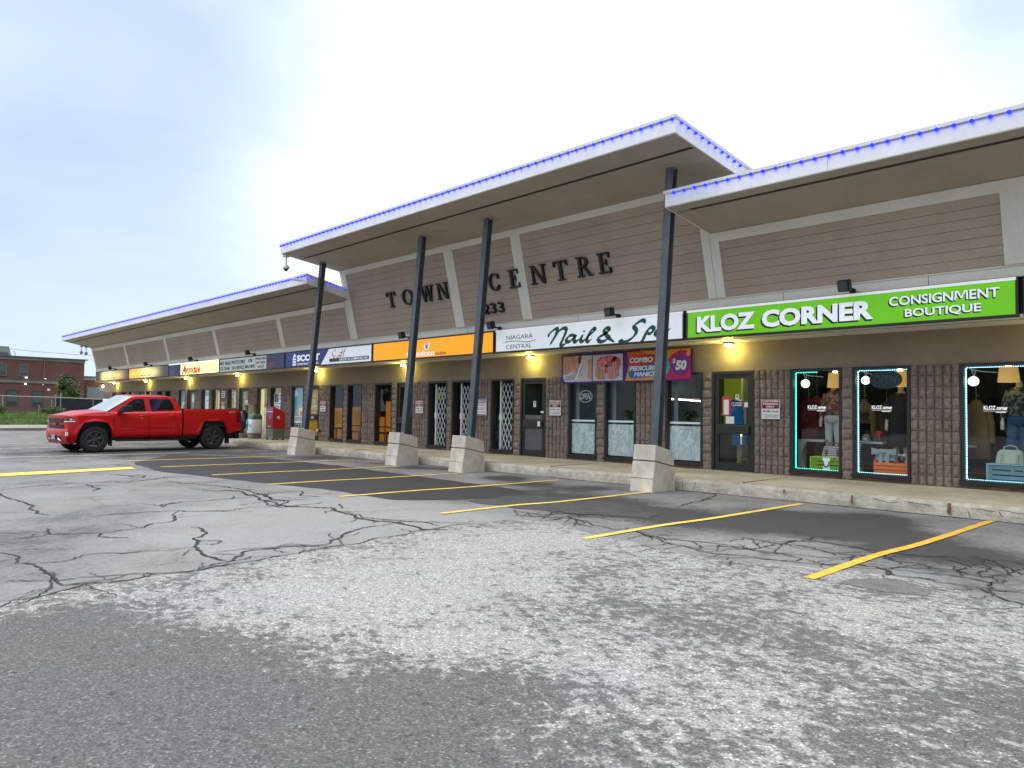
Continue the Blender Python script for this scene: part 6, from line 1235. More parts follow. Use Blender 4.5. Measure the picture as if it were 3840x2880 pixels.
t = thing('leaning_panel', 'cream panel leaning by the wall behind the litter bin', 'panel', (-30.0, 14.2, WZ)); g = MB(); g.prism([(-.06, 0), (-.02, 0), (.14, .98), (.10, .98)], 'x', -.22, .16); g.build('board', M('panel_cream', (.58, .55, .42), .6, emit=.05), t); g = MB(); g.prism([(.09, 1.0), (.10, 1.0), (.13, 1.28), (.12, 1.28)], 'x', -.36, -.12); g.build('notice_card', M_PAPER, t)
t = thing('pay_phone', 'beige pay phone box on the pier right of the store door', 'pay phone', (-31.74, 14.40, 1.2)); g = MB(); g.box(-.24, -.2, -.22, .02, -.05, .42); g.box(.2, .24, -.22, .02, -.05, .42); g.box(-.24, .24, -.22, .02, .40, .44); g.box(-.2, .2, -.03, .02, -.05, .4); g.build('hood', M('phone_beige', (.52, .45, .36), .6), t); g = MB(); g.box(-.13, .13, -.12, -.03, .02, .33, bev=.01); g.build('handset_box', M('phone_dark', (.04, .035, .035), .5), t)
t = thing('wall_hydrant', 'small white wall outlet low on the pier right of the mustard door', 'outlet', (-25.83, 14.42, .62)); g = MB(); g.tube([(0, .03, 0), (0, -.07, 0)], .05, 10); g.build('pipe', M_BLACK, t); g = MB(); g.ell((0, -.08, .02), .055, .03, .05); g.build('cap', M('outlet_white', (.7, .7, .68), .5), t)

o = (-8.75, 16.3, 2.97); t = thing('ceiling_light', 'added light panel inside the boutique, brightening what shows behind its door', 'light', o); g = MB(); g.box(-.3, .3, -.6, .6, -.01, 0); g.build('diffuser', M('fill_panel_cool', (1, .98, .9), .5, emit=14, ecol=(1, .95, .82)), t); g = MB(); g.box(-.34, .34, .6, .64, -.02, .02); g.box(-.34, .34, -.64, -.6, -.02, .02); g.box(-.34, -.3, -.6, .6, -.02, .02); g.box(.3, .34, -.6, .6, -.02, .02); g.build('frame', M_WHITE, t)  # added panel light, no fixture known here, brightens the view through the door

# ------------------------------------------------------------------ the red pickup truck
TR = thing('pickup_truck', 'bright red crew cab pickup truck parked with its tail over the kerb', 'pickup truck', (-25.58, 5.74, 0), rot=R(95.4)); TR.scale = (.98, .98, .98)
M_PAINT = M('truck_red', (.50, .0015, .005), .34, coat=.35, spec=.3); M_TBLK = M('truck_black', (.012, .012, .013), .45); M_TRUB = M('tyre_rubber', (.016, .016, .017), .85, bump=(60, .5, .006)); M_CHR = M('chrome', (.45, .45, .46), .18, 1.0)
M_TGL = M('truck_glass', (.008, .011, .013), .04, spec=.5); M_WS = M('windshield_glass', (.30, .36, .38), .05, spec=1.0, coat=1.0); M_TLINE = M('truck_liner', (.02, .02, .021), .9); M_RIM = M('rim_dark', (.085, .088, .092), .35, .6)
TW = 1.98
def interp(T, x):
    if x <= T[0][0]: return T[0][1]
    for (a, b), (c, d) in zip(T, T[1:]):
        if x <= c: return b+(d-b)*(x-a)/(c-a) if c > a else d
    return T[-1][1]
def arch(s, c, r_, top, flat_):      # height of a squared wheel arch at s, or None
    d = abs(s-c)
    if d >= r_: return None
    q = d/r_; return .40+(top-.40)*(1-max(0, (q-flat_)/(1-flat_))**2.3)**.6
def zbot(s):
    a = arch(s, .965, .525, .965, .45); b = arch(s, 4.86, .51, 1.00, .55)
    base = interp([(0, .30), (.45, .28), (.47, .40), (1.46, .46), (3.7, .48), (4.34, .50), (5.38, .54), (5.90, .66)], s)
    return max(base, a or 0, b or 0)
ztop = lambda s: interp([(0, 1.125), (.12, 1.145), (.35, 1.18), (.66, 1.235), (1.2, 1.29), (1.5, 1.285), (2.6, 1.305), (3.70, 1.33), (3.73, 1.40), (5.9, 1.415)], s)
def yside(s, z):
    y = .018*((z-.9)/.45)**2
    if z < .62: y += .10*((.62-z)/.25)**1.6
    if 1.10 < z and s < 3.72: y += .10*((z-1.10)/.2)**1.5*.5
    if s < .55: y += .15*((.55-s)/.55)**2.2
    if s > 5.6: y += .04*((s-5.6)/.3)**2
    for c, top in ((.965, .93), (4.86, 1.0)):     # flared lips over the wheels
        d = math.hypot((s-c)/.62, (z-.42)/.62); y -= .035*max(0, 1-abs(d-.93)/.12)
    if s < 3.72: y -= .012*math.exp(-((z-1.16)/.025)**2)
    y += .012*math.exp(-((z-.70)/.05)**2)*(1 if 1.5 < s < 4.3 else 0)
    return y
def fas(z, u, off=0.):
    c = 2*u-1; y0 = yside(.205, max(z, .5)); s = .15+.055*abs(c)**3.0-off
    if z < .74: s -= .04*min(1, (.74-z)/.05)
    if z < .42: s += .10*(.42-z)/.14
    return (s, y0+(TW-2*y0)*u, z)
def tb(name, g, m, parent=None): return g.build(name, m, parent or TR)
def panel(name, s0, s1, side, n=None, rows_=14, m=None, top=ztop, bot=zbot):
    g = MB(); n = n or max(3, int((s1-s0)/.03)); R_ = []
    for i in range(n+1):
        s = s0+(s1-s0)*i/n; a, b = bot(s), top(s); col = [(s, yside(s, a)+.10, a), (s, yside(s, a)+.02, a-.002)]
        for j in range(rows_+1): z = a+(b-a)*j/rows_; col.append((s, yside(s, z), z))
        col.append((s, yside(s, b)+.10, b+.004))
        R_.append([(x, y if side == 0 else TW-y, z) for x, y, z in col])
    # close the shut lines
    for idx in (0, -1): pass
    g.grid(R_ if side == 1 else R_[::-1], 0, True)
    for e in (R_[0], R_[-1]): g.grid([e, [(p[0], p[1]+(.06 if side == 0 else -.06), p[2]) for p in e]], 1, False)
    return tb(name, g, [m or M_PAINT, M_TBLK])
for side in (0, 1):
    yv = lambda y: y if side == 0 else TW-y
    panel('front_fender', .20, 1.492, side); d1 = panel('front_door', 1.508, 2.593, side); d2 = panel('rear_door', 2.607, 3.50, side); panel('cab_corner', 3.508, 3.715, side); panel('bed_side', 3.765, 5.90, side)
    for dd, s, z in ((d1, 2.40, 1.165), (d2, 3.40, 1.19)):
        g = MB(); g.tube([(s-.12, yv(-.005), z), (s-.10, yv(-.035), z), (s+.07, yv(-.035), z+.005), (s+.09, yv(-.005), z+.005)], .018, 8); g.build('handle', M_PAINT, dd)
    # cab side above the belt
    top2 = lambda s: interp([(1.36, 1.30), (1.5, 1.39), (2.10, 1.755), (2.25, 1.80), (3.25, 1.815), (3.45, 1.785), (3.56, 1.70), (3.64, 1.55), (3.72, 1.36)], s)
    yc = lambda s, z: .066+(z-1.29)/.53*.20
    g = MB(); R_ = []
    for i in range(61):
        s = 1.37+2.345*i/60; a, b = min(ztop(s), top2(s))-.01, top2(s); R_.append([(s, yv(yc(s, a+(b-a)*j/6)), a+(b-a)*j/6) for j in range(7)])
    g.grid(R_ if side == 1 else R_[::-1], 0, True); tb('cab_side', g, M_PAINT)
    def win(pts):
        g = MB(); P = [(s, yv(yc(s, z)-.006), z) for s, z in pts]; Q = [(s, yv(yc(s, z)-.001), z) for s, z in pts]; n = len(pts); ce = (sum(p[0] for p in pts)/n, sum(p[1] for p in pts)/n)
        I = [(s+(ce[0]-s)*.05, yv(yc(s, z)-.0075), z+(ce[1]-z)*.07) for s, z in pts]
        o_ = (lambda f: f) if side == 0 else (lambda f: f[::-1])
        g.add(P+I, [o_((i, (i+1) % n, n+(i+1) % n, n+i))[::-1] for i in range(n)], 1); g.add(I, [o_(tuple(range(n)))[::-1]], 0); return g
    tb('side_window', win([(1.62, 1.325), (1.70, 1.40), (2.16, 1.69), (2.26, 1.725), (2.51, 1.73), (2.525, 1.325)]), [M_TGL, M_TBLK]); tb('side_window', win([(2.67, 1.335), (2.66, 1.735), (3.30, 1.745), (3.40, 1.71), (3.46, 1.52), (3.465, 1.37)]), [M_TGL, M_TBLK])
    g = MB(); g.box(1.66, 1.98, yv(-.27), yv(-.10), 1.29, 1.50, bev=.035); g.tube([(1.74, yv(.06), 1.31), (1.72, yv(-.12), 1.31)], .04, 8); g.box(1.62, 1.76, yv(-.14), yv(.06), 1.265, 1.335, bev=.02); tb('mirror', g, M_TBLK)
    g = MB(); g.box(1.60, 3.78, yv(-.05), yv(.12), .345, .395, bev=.015); [g.box(s, s+.06, yv(.10), yv(.5), .36, .42) for s in (1.9, 2.7, 3.5)]; tb('running_board', g, M_TBLK)
    for s in (1.46, 5.43): g = MB(); g.box(s, s+.02, yv(.03), yv(.33), .20, .62, bev=.008); tb('mud_flap', g, M_TBLK)
    # headlight, fog lamp, tail light
    def hlp(i, z, off):
        u = (.145, .11, .08, .05, .025)[i] if i < 5 else None
        if u is not None: p = fas(z, u, off); return (p[0], yv(p[1]-off*.5), z)
        s = (.21, .26, .31, .36)[i-5]; return (s, yv(yside(s, z)-off), z)
    g = MB(); R_ = []
    for i in range(9): R_.append([hlp(i, z, .012) for z in (.955+.02*i/8, 1.0, 1.04, 1.075-.008*i/8)])
    g.grid(R_ if side == 1 else R_[::-1], 0, True); hl = tb('headlight', g, M('lamp_dark', (.06, .065, .07), .08, coat=1))
    g = MB(); R_ = []
    for i in range(9): R_.append([hlp(i, z, .017) for z in (.955+.02*i/8, .985+.01*i/8)])
    g.grid(R_ if side == 1 else R_[::-1], 0, True); g.box(.22, .29, yv(.02), yv(.05), 1.02, 1.055); g.build('lamp_strip', M('lamp_strip', (.75, .76, .78), .15, .3, emit=.15, ecol=(1, 1, 1)), hl)
    g = MB(); g.box(.13, .20, yv(.055), yv(.12), .53, .66, bev=.01); tb('fog_lamp', g, M('fog_white', (.72, .70, .62), .3))
    g = MB(); R_ = [[(s, yv(yside(s, z)-.014), z) for z in (.95, 1.0, 1.2, 1.29)] for s in (5.72, 5.78, 5.84, 5.905)]; R_.append([(5.93, yv(.13), z) for z in (.95, 1.0, 1.2, 1.29)]); g.grid(R_ if side == 1 else R_[::-1], 0, True); tb('tail_light', g, M('tail_red', (.16, .004, .008), .15, coat=1))
    g = MB(); g.tube([(.12, yv(.62), .42), (.10, yv(.62), .44), (.16, yv(.48), .36)], .03, 8); tb('bumper_chrome', g, M_CHR)
# hood, cowl, windshield, roof, back glass
def across(fn, S, n=24, m=M_PAINT, name='panel', flip=False):
    g = MB(); R_ = [[fn(s, j/n) for j in range(n+1)] for s in S]; g.grid(R_[::-1] if flip else R_, 0, True); return tb(name, g, m)
def hood(s, u):
    y0 = yside(s, ztop(s))+.02; y = y0+(TW-2*y0)*u; c = abs(2*u-1); f = .10*(1-(1-s)*.45 if s < 1 else 1)
    z = ztop(max(s, .02))+.002+.055*(1-c**2.5)*min(1, s*1.6)+.018*math.exp(-((c-.45)/.1)**2)*min(1, s*2); return (s, y, z)
across(lambda q, u: hood(.15+.055*abs(2*u-1)**3.0+(1.33-.15-.055*abs(2*u-1)**3.0)*q, u), [i/26 for i in range(27)], name='hood', flip=True)
def wsh(q, u):
    c = 2*u-1; s = 1.30+.82*q-.13*(1-c*c); z = 1.30+.49*q+.055*(1-c*c); y0 = .085+.17*q; return (s, y0+(TW-2*y0)*u, z)
across(wsh, [i/10 for i in range(11)], m=M_WS, name='windshield', flip=True)
g = MB(); g.grid([[(1.22+.06*i-.12*(1-(2*j/12-1)**2), .10+(TW-.2)*j/12, 1.285+.055*(1-(2*j/12-1)**2)+.012*i) for j in range(13)] for i in range(3)][::-1], 0, True); g.tube([(1.34, .4, 1.345), (1.55, 1.0, 1.47)], .012, 5); g.tube([(1.28, 1.1, 1.37), (1.5, 1.7, 1.44)], .012, 5); tb('cowl', g, M_TBLK)
def rf_(s, u):
    c = 2*u-1; e = top2(s); y0 = yc(s, e)-.002; return (s-.06*(1-c*c)*(1 if s < 2.3 else 0), y0+(TW-2*y0)*u, e+.07*(1-abs(c)**2.4))
across(rf_, [2.10, 2.16, 2.25, 2.4, 2.7, 3.0, 3.25, 3.36, 3.45, 3.52, 3.56], name='roof_panel', flip=True)
across(lambda q, u: (3.56+.16*q, .24-.13*q+(TW-2*(.24-.13*q))*u, 1.755-.42*q), [i/4 for i in range(5)], m=M_TGL, name='rear_window', flip=True)
g = MB(); g.prism([(2.18, 1.86), (2.42, 1.875), (2.40, 1.895), (2.25, 1.89)], 'y', .9, 1.08); tb('roof_antenna', g, M_TBLK)
# front fascia
g = MB(); n = 30; R_ = [[fas(z, j/n) for j in range(n+1)] for z in (.28, .32, .38, .44, .55, .66, .70, .72, .74, .76, .80, .92, 1.0, 1.08, 1.125, 1.16)]; g.grid(R_, 0, True); fr = tb('front_fascia', g, M_PAINT)
g = MB()
for z0, z1, k in ((.925, 1.075, 3), (.755, .885, 3)):
    g.grid([[fas(z, .17+.66*j/20, .012) for j in range(21)] for z in (z0, z1)], 0, False)
    for q in range(k-1):
        zz_ = z0+(z1-z0)*(q+1)/k; g.grid([[fas(z, .17+.66*j/20, .03) for j in range(21)] for z in (zz_-.010, zz_+.010)], 1, False)
tb('grille', g, [M_TBLK, M('grille_bar', (.09, .002, .004), .4)])
g = MB(); g.prism([(.80, .90), (.92, .915), (.92, .935), (1.06, .935), (1.06, .915), (1.18, .90), (1.16, .865), (1.04, .87), (1.04, .85), (.94, .85), (.94, .87), (.82, .865)], 'x', .10, .12); 
for i, v in enumerate(g.v): g.v[i] = (v[0], v[1], v[2])
tb('emblem', g, M_PAINT)
g = MB(); g.grid([[fas(z, .18+.64*j/14, .01) for j in range(15)] for z in (.40, .52)], 0, False); tb('bumper_opening', g, M_TBLK)
g = MB(); g.box(.075, .09, .84, 1.14, .41, .56); tb('number_plate', g, M('plate_pale', (.38, .39, .40), .4))
# bed, tailgate, bumper, chassis
g = MB(); g.box(3.74, 5.88, .20, TW-.20, .78, .82); g.box(3.74, 3.79, .10, TW-.10, .5, 1.40); g.box(3.79, 5.86, .09, .20, .8, 1.40); g.box(3.79, 5.86, TW-.20, TW-.09, .8, 1.40); g.box(3.76, 5.9, .03, .14, 1.40, 1.428); g.box(3.76, 5.9, TW-.14, TW-.03, 1.40, 1.428); tb('bed_liner', g, M_TLINE)
g = MB(); g.box(5.86, 5.94, .12, TW-.12, .72, 1.425, bev=.02); g.box(5.935, 5.95, .5, TW-.5, .85, 1.2, bev=.005); tb('tailgate', g, M_PAINT)
g = MB(); g.box(5.88, 6.05, .06, TW-.06, .56, .73, bev=.03); g.box(5.95, 6.10, .9, 1.08, .47, .55); g.box(5.80, 5.95, .25, .40, .36, .60); tb('rear_bumper', g, M_TBLK)
g = MB(); g.box(.35, 5.8, .36, TW-.36, .36, 1.02); g.box(1.50, 4.30, .14, TW-.14, .42, .62); g.box(.5, 1.45, .30, TW-.30, .6, 1.1); g.box(1.45, 3.68, .10, TW-.10, .6, 1.26); tb('chassis', g, M_TBLK)
g = MB(); g.box(1.7, 3.6, .2, TW-.2, 1.15, 1.27); [g.box(s, s+.14, y-.24, y+.24, 1.2, 1.62, bev=.05) for s in (2.35, 3.25) for y in (.55, 1.43)]; tb('seats', g, M('seat_dark', (.03, .03, .032), .9))
# wheels
def wheel(s, side):
    y = .17 if side == 0 else TW-.17; sg = -1 if side == 0 else 1; cz = .415
    g = MB(); g.tube([(s, y-.10, cz), (s, y+.10, cz)], .19, 20); w_ = tb('wheel', g, M_TBLK)
    g = MB(); prof = [(.245, -.13), (.30, -.145), (.37, -.14), (.405, -.12), (.415, -.09), (.415, .09), (.405, .12), (.37, .14), (.30, .145), (.245, .13)]; n = 72; R_ = []
    for i in range(n+1):
        a = 2*math.pi*i/n; tr = .008 if i % 2 else -.004
        R_.append([(s+(r_+(tr if r_ > .38 else 0))*math.cos(a), y+o, cz+(r_+(tr if r_ > .38 else 0))*math.sin(a)) for r_, o in prof])
    g.grid(R_, 0, True); g.build('tyre', M_TRUB, w_)
    g = MB(); yo = y+sg*.115; R_ = []
    for i in range(41):
        a = 2*math.pi*i/40; R_.append([(s+r_*math.cos(a), y+sg*o, cz+r_*math.sin(a)) for r_, o in ((.255, .13), (.245, .142), (.225, .125), (.215, .0))])
    g.grid(R_, 0, True)
    for k in range(6):
        for e in (-.17, .17):
            a = 2*math.pi*k/6+.3; a2 = a+e; c0 = Vector((s+.05*math.cos(a), yo-sg*.015, cz+.05*math.sin(a))); c1 = Vector((s+.14*math.cos(a+e*.4), yo, cz+.14*math.sin(a+e*.4))); c2 = Vector((s+.235*math.cos(a2), yo+sg*.01, cz+.235*math.sin(a2)))
            g.tube([c0, c1, c2], [.026, .019, .021], 6)
    g.tube([(s, yo-sg*.05, cz), (s, yo+sg*.012, cz)], .062, 16); g.build('rim', M_RIM, w_)
for s in (.965, 4.86):
    for side in (0, 1): wheel(s, side)
g = MB(); g.text('SILVERADO', 1.72, 2.12, .735, .765, -.012, 0, .0, 0, .002); 
g.v = [(p[0], p[1]-.006, p[2]) for p in g.v]; tb('side_badge', g, M('badge_chrome', (.5, .35, .36), .2, .8))
g = MB(); g.text('Z71', 5.38, 5.62, 1.29, 1.345, -.02, 0, .02, .2, .002); tb('bed_decal', g, M('badge_pale', (.6, .5, .5), .4))

# ------------------------------------------------------------------ across the side street
g = MB(); rows = [[(x, y, .0) for y in (-60, 60)] for x in (-50.4, -50.3)]
g = MB(); g.grid([[(-51.0, y, .15), (-50.72, y, .15), (-50.62, y, .13), (-50.58, y, -.01)] for y in (-60, -20, 0, 8, 10, 12, 20, 60)][::-1], 0, False); structure(g.build('street_kerb', M('kerb_dark', (.14, .135, .13), .9, var=[(.8, .25), (9, .2)])))
g = MB(); g.grid([[(-58.5, y, .155) for y in (-60, 0, 20, 60)], [(-51.0, y, .15) for y in (-60, 0, 20, 60)]], 0, False); structure(g.build('street_pavement', M('pavement_pale', (.27, .265, .25), .9, var=[(.4, .1), (3, .12)])))
g = MB(); gx = [-58.5-2.1*i for i in range(20)]
hz = lambda x: .155+.62*min(1, max(0, (-58.5-x)/16))**1.2
g.grid([[(x, y, hz(x)+.03*mnoise.noise(Vector((x*.4, y*.4, 0)))) for y in range(-40, 62, 2)] for x in gx], 0, True); structure(g.build('verge', M('lawn_soil', (.08, .125, .035), .95, var=[(.6, .3), (6, .3)])))
# grass blades on the verge
g = MB(); M_GR = [M('grass_a', (.11, .19, .035), .8), M('grass_b', (.16, .24, .055), .8), M('grass_c', (.07, .125, .028), .8)]
for i in range(26000):
    x = -58.4-17*rnd.random(); y = 4+17*rnd.random(); z = hz(x); hgt = rnd.uniform(.05, .13)*(1.9 if rnd.random() < .05 else 1)*(2.0 if x < -71.5 and mnoise.noise(Vector((y*.8, x*.4, 0))) > 0 else 1); a = rnd.uniform(0, 3.14); w_ = rnd.uniform(.02, .045); dx, dy = w_*math.cos(a), w_*math.sin(a); l = rnd.uniform(-.06, .06)
    g.add([(x-dx, y-dy, z), (x+dx, y+dy, z), (x+l, y+l, z+hgt)], [(0, 1, 2)], 2 if mnoise.noise(Vector((x*.5, y*.5, 4))) < -.1 else rnd.randint(0, 1))
tag(g.build('grass', M_GR), None, None, kind='stuff')

# chain link fence: galvanised posts and top rail, dark windscreen on the right part
FO = (-74, 14, .75); t = thing('chain_link_fence', 'chain link fence with grey posts and a dark screen on its right half', 'fence', FO); M_GALV = M('post_galv', (.30, .31, .31), .5, .4)
ztp = 2.20
for y, z1, r_ in ((6.0, 2.2, .035), (9.0, 2.2, .035), (12.23, 2.15, .05), (14.83, 1.45, .035), (15.76, 1.97, .035), (16.05, 2.35, .05), (16.43, 2.55, .05), (18.97, 2.05, .035), (21.5, 2.1, .035), (24, 2.1, .035)):
    g = MB(); g.tube([(-74, y, .5), (-74, y, z1)], r_, 8); g.ell((-74, y, z1), r_*1.2, r_*1.2, r_*.8); g.build('fence_post', M_GALV, t, FO)
g = MB(); g.tube([(-74, 4, 2.26), (-74, 12.2, 2.23), (-74, 16.4, 2.18), (-74, 19, 2.11), (-74, 25, 2.08)], .028, 8); g.build('top_rail', M('rail_grey', (.45, .43, .38), .5, .3), t, FO)
def mesh_mat():
    m = M('chain_mesh', (.2, .21, .21), .6, .3); t_ = m.node_tree; b = t_.nodes['Principled BSDF']; tcn = t_.nodes.new('ShaderNodeTexCoord'); mpn = t_.nodes.new('ShaderNodeMapping'); mpn.inputs['Rotation'].default_value = (R(45), 0, 0); mpn.inputs['Scale'].default_value = (1, 16, 16); t_.links.new(tcn.outputs['Object'], mpn.inputs[0])
    sp = t_.nodes.new('ShaderNodeSeparateXYZ'); t_.links.new(mpn.outputs[0], sp.inputs[0]); outs = []
    for ax in ('Y', 'Z'):
        fr = t_.nodes.new('ShaderNodeMath'); fr.operation = 'FRACT'; t_.links.new(sp.outputs[ax], fr.inputs[0]); lt = t_.nodes.new('ShaderNodeMath'); lt.operation = 'LESS_THAN'; lt.inputs[1].default_value = .09; t_.links.new(fr.outputs[0], lt.inputs[0]); outs.append(lt)
    mxn = t_.nodes.new('ShaderNodeMath'); mxn.operation = 'MAXIMUM'; t_.links.new(outs[0].outputs[0], mxn.inputs[0]); t_.links.new(outs[1].outputs[0], mxn.inputs[1]); t_.links.new(mxn.outputs[0], b.inputs['Alpha']); return m
g = MB(); g.quad((-74.02, 4, .6), (-74.02, 16.1, .8), (-74.02, 16.1, 2.18), (-74.02, 4, 2.24)); g.build('chain_mesh', mesh_mat(), t, FO)
g = MB(); g.grid([[(-74.03+.02*math.sin(y*3), y, z) for y in [16.1+.25*i for i in range(36)]] for z in (.78, 1.2, 1.7, 2.09)], 0, True); g.build('privacy_screen', M('screen_fabric', (.018, .024, .026), .9, var=[(3, .2)]), t, FO)

# brick works behind
def brick(name, col, mort=(.30, .25, .22)):
    m = M(name, col, .9); t_ = m.node_tree; b = t_.nodes['Principled BSDF']; tcn = t_.nodes.new('ShaderNodeTexCoord'); mpn = t_.nodes.new('ShaderNodeMapping'); mpn.inputs['Rotation'].default_value = (0, R(90), R(90)); t_.links.new(tcn.outputs['Object'], mpn.inputs[0])
    br = t_.nodes.new('ShaderNodeTexBrick'); br.inputs['Scale'].default_value = 1; br.inputs['Brick Width'].default_value = .22; br.inputs['Row Height'].default_value = .075; br.inputs['Mortar Size'].default_value = .009; br.inputs['Color1'].default_value = (*[c*.82 for c in col], 1); br.inputs['Color2'].default_value = (*[c*1.18 for c in col], 1); br.inputs['Mortar'].default_value = (*mort, 1); t_.links.new(mpn.outputs[0], br.inputs[0])
    n = t_.nodes.new('ShaderNodeTexNoise'); n.inputs['Scale'].default_value = .7; n.inputs['Detail'].default_value = 5; t_.links.new(tcn.outputs['Object'], n.inputs['Vector']); q = t_.nodes.new('ShaderNodeMapRange'); q.inputs['To Min'].default_value = .75; q.inputs['To Max'].default_value = 1.25; t_.links.new(n.outputs['Fac'], q.inputs['Value'])
    v = t_.nodes.new('ShaderNodeVectorMath'); v.operation = 'SCALE'; t_.links.new(br.outputs[0], v.inputs[0]); t_.links.new(q.outputs[0], v.inputs['Scale']); t_.links.new(v.outputs[0], b.inputs['Base Color']); return m
M_BRK = brick('red_brick', (.155, .05, .042), (.14, .09, .085)); M_CONC = M('grey_band', (.23, .22, .20), .85, var=[(1, .12), (6, .1)]); M_COR = M('cornice_dark', (.09, .09, .095), .7)
BO_ = (-92, 14, .7); t = thing('brick_building', 'two storey red brick building with grey bands behind the fence', 'building', BO_); X = -92
Y0, Y1 = -6.0, 22.6
g = MB(); g.box(X-14, X, Y0, Y1, .3, 6.22); g.build('wall', M_BRK, t, BO_)
g = MB(); g.box(X-14.1, X+.06, Y0-.06, Y1+.06, 6.22, 6.5); g.box(X, X+.10, Y0, 20.3, 3.82, 4.2); g.build('concrete_band', M_CONC, t, BO_)
g = MB(); g.box(X-14.2, X+.22, Y0-.2, Y1+.28, 6.5, 6.60); g.box(X, X+.22, Y0, 20.4, 4.2, 4.28); g.build('cornice', M_COR, t, BO_)
M_BW1 = M('brick_window_glass', (.02, .027, .028), .12, spec=.6); M_BW2 = M('brick_window_frame', (.05, .048, .05), .5); M_BLIND = M('blind_green', (.06, .085, .08), .7)
for y0, y1, z0, z1, up in ((16.60, 17.30, 4.55, 5.73, 1), (14.55, 15.40, 4.57, 5.77, 1), (12.6, 13.4, 4.57, 5.77, 1), (15.55, 16.48, 1.53, 3.02, 0), (17.83, 18.76, 1.50, 2.97, 0), (13.2, 14.1, 1.55, 3.02, 0)):
    g = MB(); g.box(X+.005, X+.06, y0-.05, y0+.03, z0, z1); g.box(X+.005, X+.06, y1-.03, y1+.05, z0, z1); g.box(X+.005, X+.06, y0-.05, y1+.05, z1-.03, z1+.06); g.box(X+.005, X+.10, y0-.09, y1+.09, z0-.09, z0); q = g.build('window', M_BW2 if not up else M('up_frame', (.14, .12, .12), .6), t, BO_)
    g = MB(); g.box(X+.01, X+.03, y0+.03, y1-.03, z0, z1-.03, 0); g.box(X+.031, X+.036, y0+.03, y1-.03, z0+(z1-z0)*.25, z1-.04, 1); g.box(X+.03, X+.045, y0+.03, y1-.03, z0+(z1-z0)*.22, z0+(z1-z0)*.26, 2); g.build('pane', [M_BW1, M('blind_grey2', (.07, .085, .095), .6) if up else M_BLIND, M_BW2], q, BO_)
g = MB(); g.tube([(X+.10, 18.80, 6.4), (X+.10, 18.74, 4.3)], .05, 8); g.build('downpipe', M('pipe_copper', (.20, .13, .10), .6), t, BO_)
g = MB(); g.box(X+.0, X+.10, 19.13, 19.37, 3.05, 3.28, bev=.01); g.build('meter_box', M_WHITE, t, BO_)
M_GLOW = M('yard_lamp_glow', (1, .95, .85), .4, emit=4.5, ecol=(1, .95, .85)); M_DIMG = M('yard_lamp_dim', (.8, .78, .72), .4, emit=1.6, ecol=(1, .95, .85))
def yard(y, z, r_, lab, mat, fw=1.0):
    o = (X+.15, y, z); q = thing('yard_lamp', lab, 'lamp', o, 'lamps on the brick building'); g = MB(); g.ell((.05, 0, 0), .10, r_*fw*.8, r_*.55); g.build('globe', mat, q); g = MB(); g.box(-.15, .02, -.05, .05, -.03, .03); g.build('bracket', M_COR, q)
yard(17.12, 3.70, .11, 'lit lamp below the grey band between two ground floor windows', M_GLOW); yard(18.69, 3.69, .05, 'small dim lamp below the grey band by the downpipe', M_DIMG); yard(17.16, 4.38, .09, 'lit flat lamp on the ledge below an upper window', M_GLOW, 1.7); yard(18.89, 4.33, .07, 'low white lamp on the ledge beside the downpipe', M_DIMG, 1.3); yard(20.12, 3.70, .15, 'largest lit lamp, at the left edge of the tree', M_GLOW); yard(20.50, 3.67, .09, 'small lit lamp in front of the tree', M_GLOW, 1.3)
# roof top unit and vent
o = (-97, 14.5, 6.6); q = thing('roof_unit', 'grey green ventilation unit with sloping hood on the brick roof', 'roof unit', o); g = MB(); g.prism([(-2.5, .0), (2.05, .0), (1.75, 1.2), (-2.5, 1.2)], 'x', -1, 1); g.build('casing', M('unit_green', (.24, .28, .25), .6, .2), q); g = MB(); g.box(1.0, 1.04, .8, 1.7, .08, .55); g.build('louvre', M_COR, q)
o = (-97, 17.0, 6.55); q = thing('vent_pipe', 'gooseneck vent pipe on the brick roof', 'pipe', o); g = MB(); g.tube([(0, 0, 0), (0, 0, .65), (0, -.06, .78), (0, -.16, .78), (0, -.20, .70)], .03, 8); g.build('pipe', M_COR, q)
# lower wing with a roll-up door
BO2 = (-96, 25, .6); t2 = thing('brick_wing', 'lower red brick wing with a grey roll up door', 'building', BO2); X2 = -96
M_BRK2 = brick('red_brick_wing', (.19, .058, .042), (.14, .09, .075))
g = MB(); g.box(X2-12, X2, 22.55, 60, .3, 4.48); g.build('wall', M_BRK2, t2, BO2); g = MB(); g.box(X2-12, X2+.06, 22.62, 60, 4.48, 4.84); g.build('concrete_band', M('band_pale', (.36, .35, .33), .8, var=[(1, .1)]), t2, BO2); g = MB(); g.box(X2-12, X2+.15, 22.62, 60, 4.84, 4.93); g.build('cornice', M_COR, t2, BO2)
g = MB(); n = 18
for i in range(n): g.prism([(X2+.02, .6+3.02*i/n), (X2+.075, .6+3.02*(i+.5)/n), (X2+.02, .6+3.02*(i+1)/n-.01)], 'y', 23.95, 28.0, 0) if False else g.box(X2+.01, X2+.05+.02*(i % 2), 24.0, 28.0, .6+3.02*i/n, .6+3.02*(i+1)/n-.012)
rd = g.build('roll_up_door', M('door_steel', (.27, .30, .33), .5, .2), t2, BO2); g = MB(); g.box(X2+.005, X2+.10, 23.88, 24.0, .6, 3.74); g.box(X2+.005, X2+.10, 24.0, 28.0, 3.64, 3.74); g.build('door_frame', M_CONC, rd, BO2)
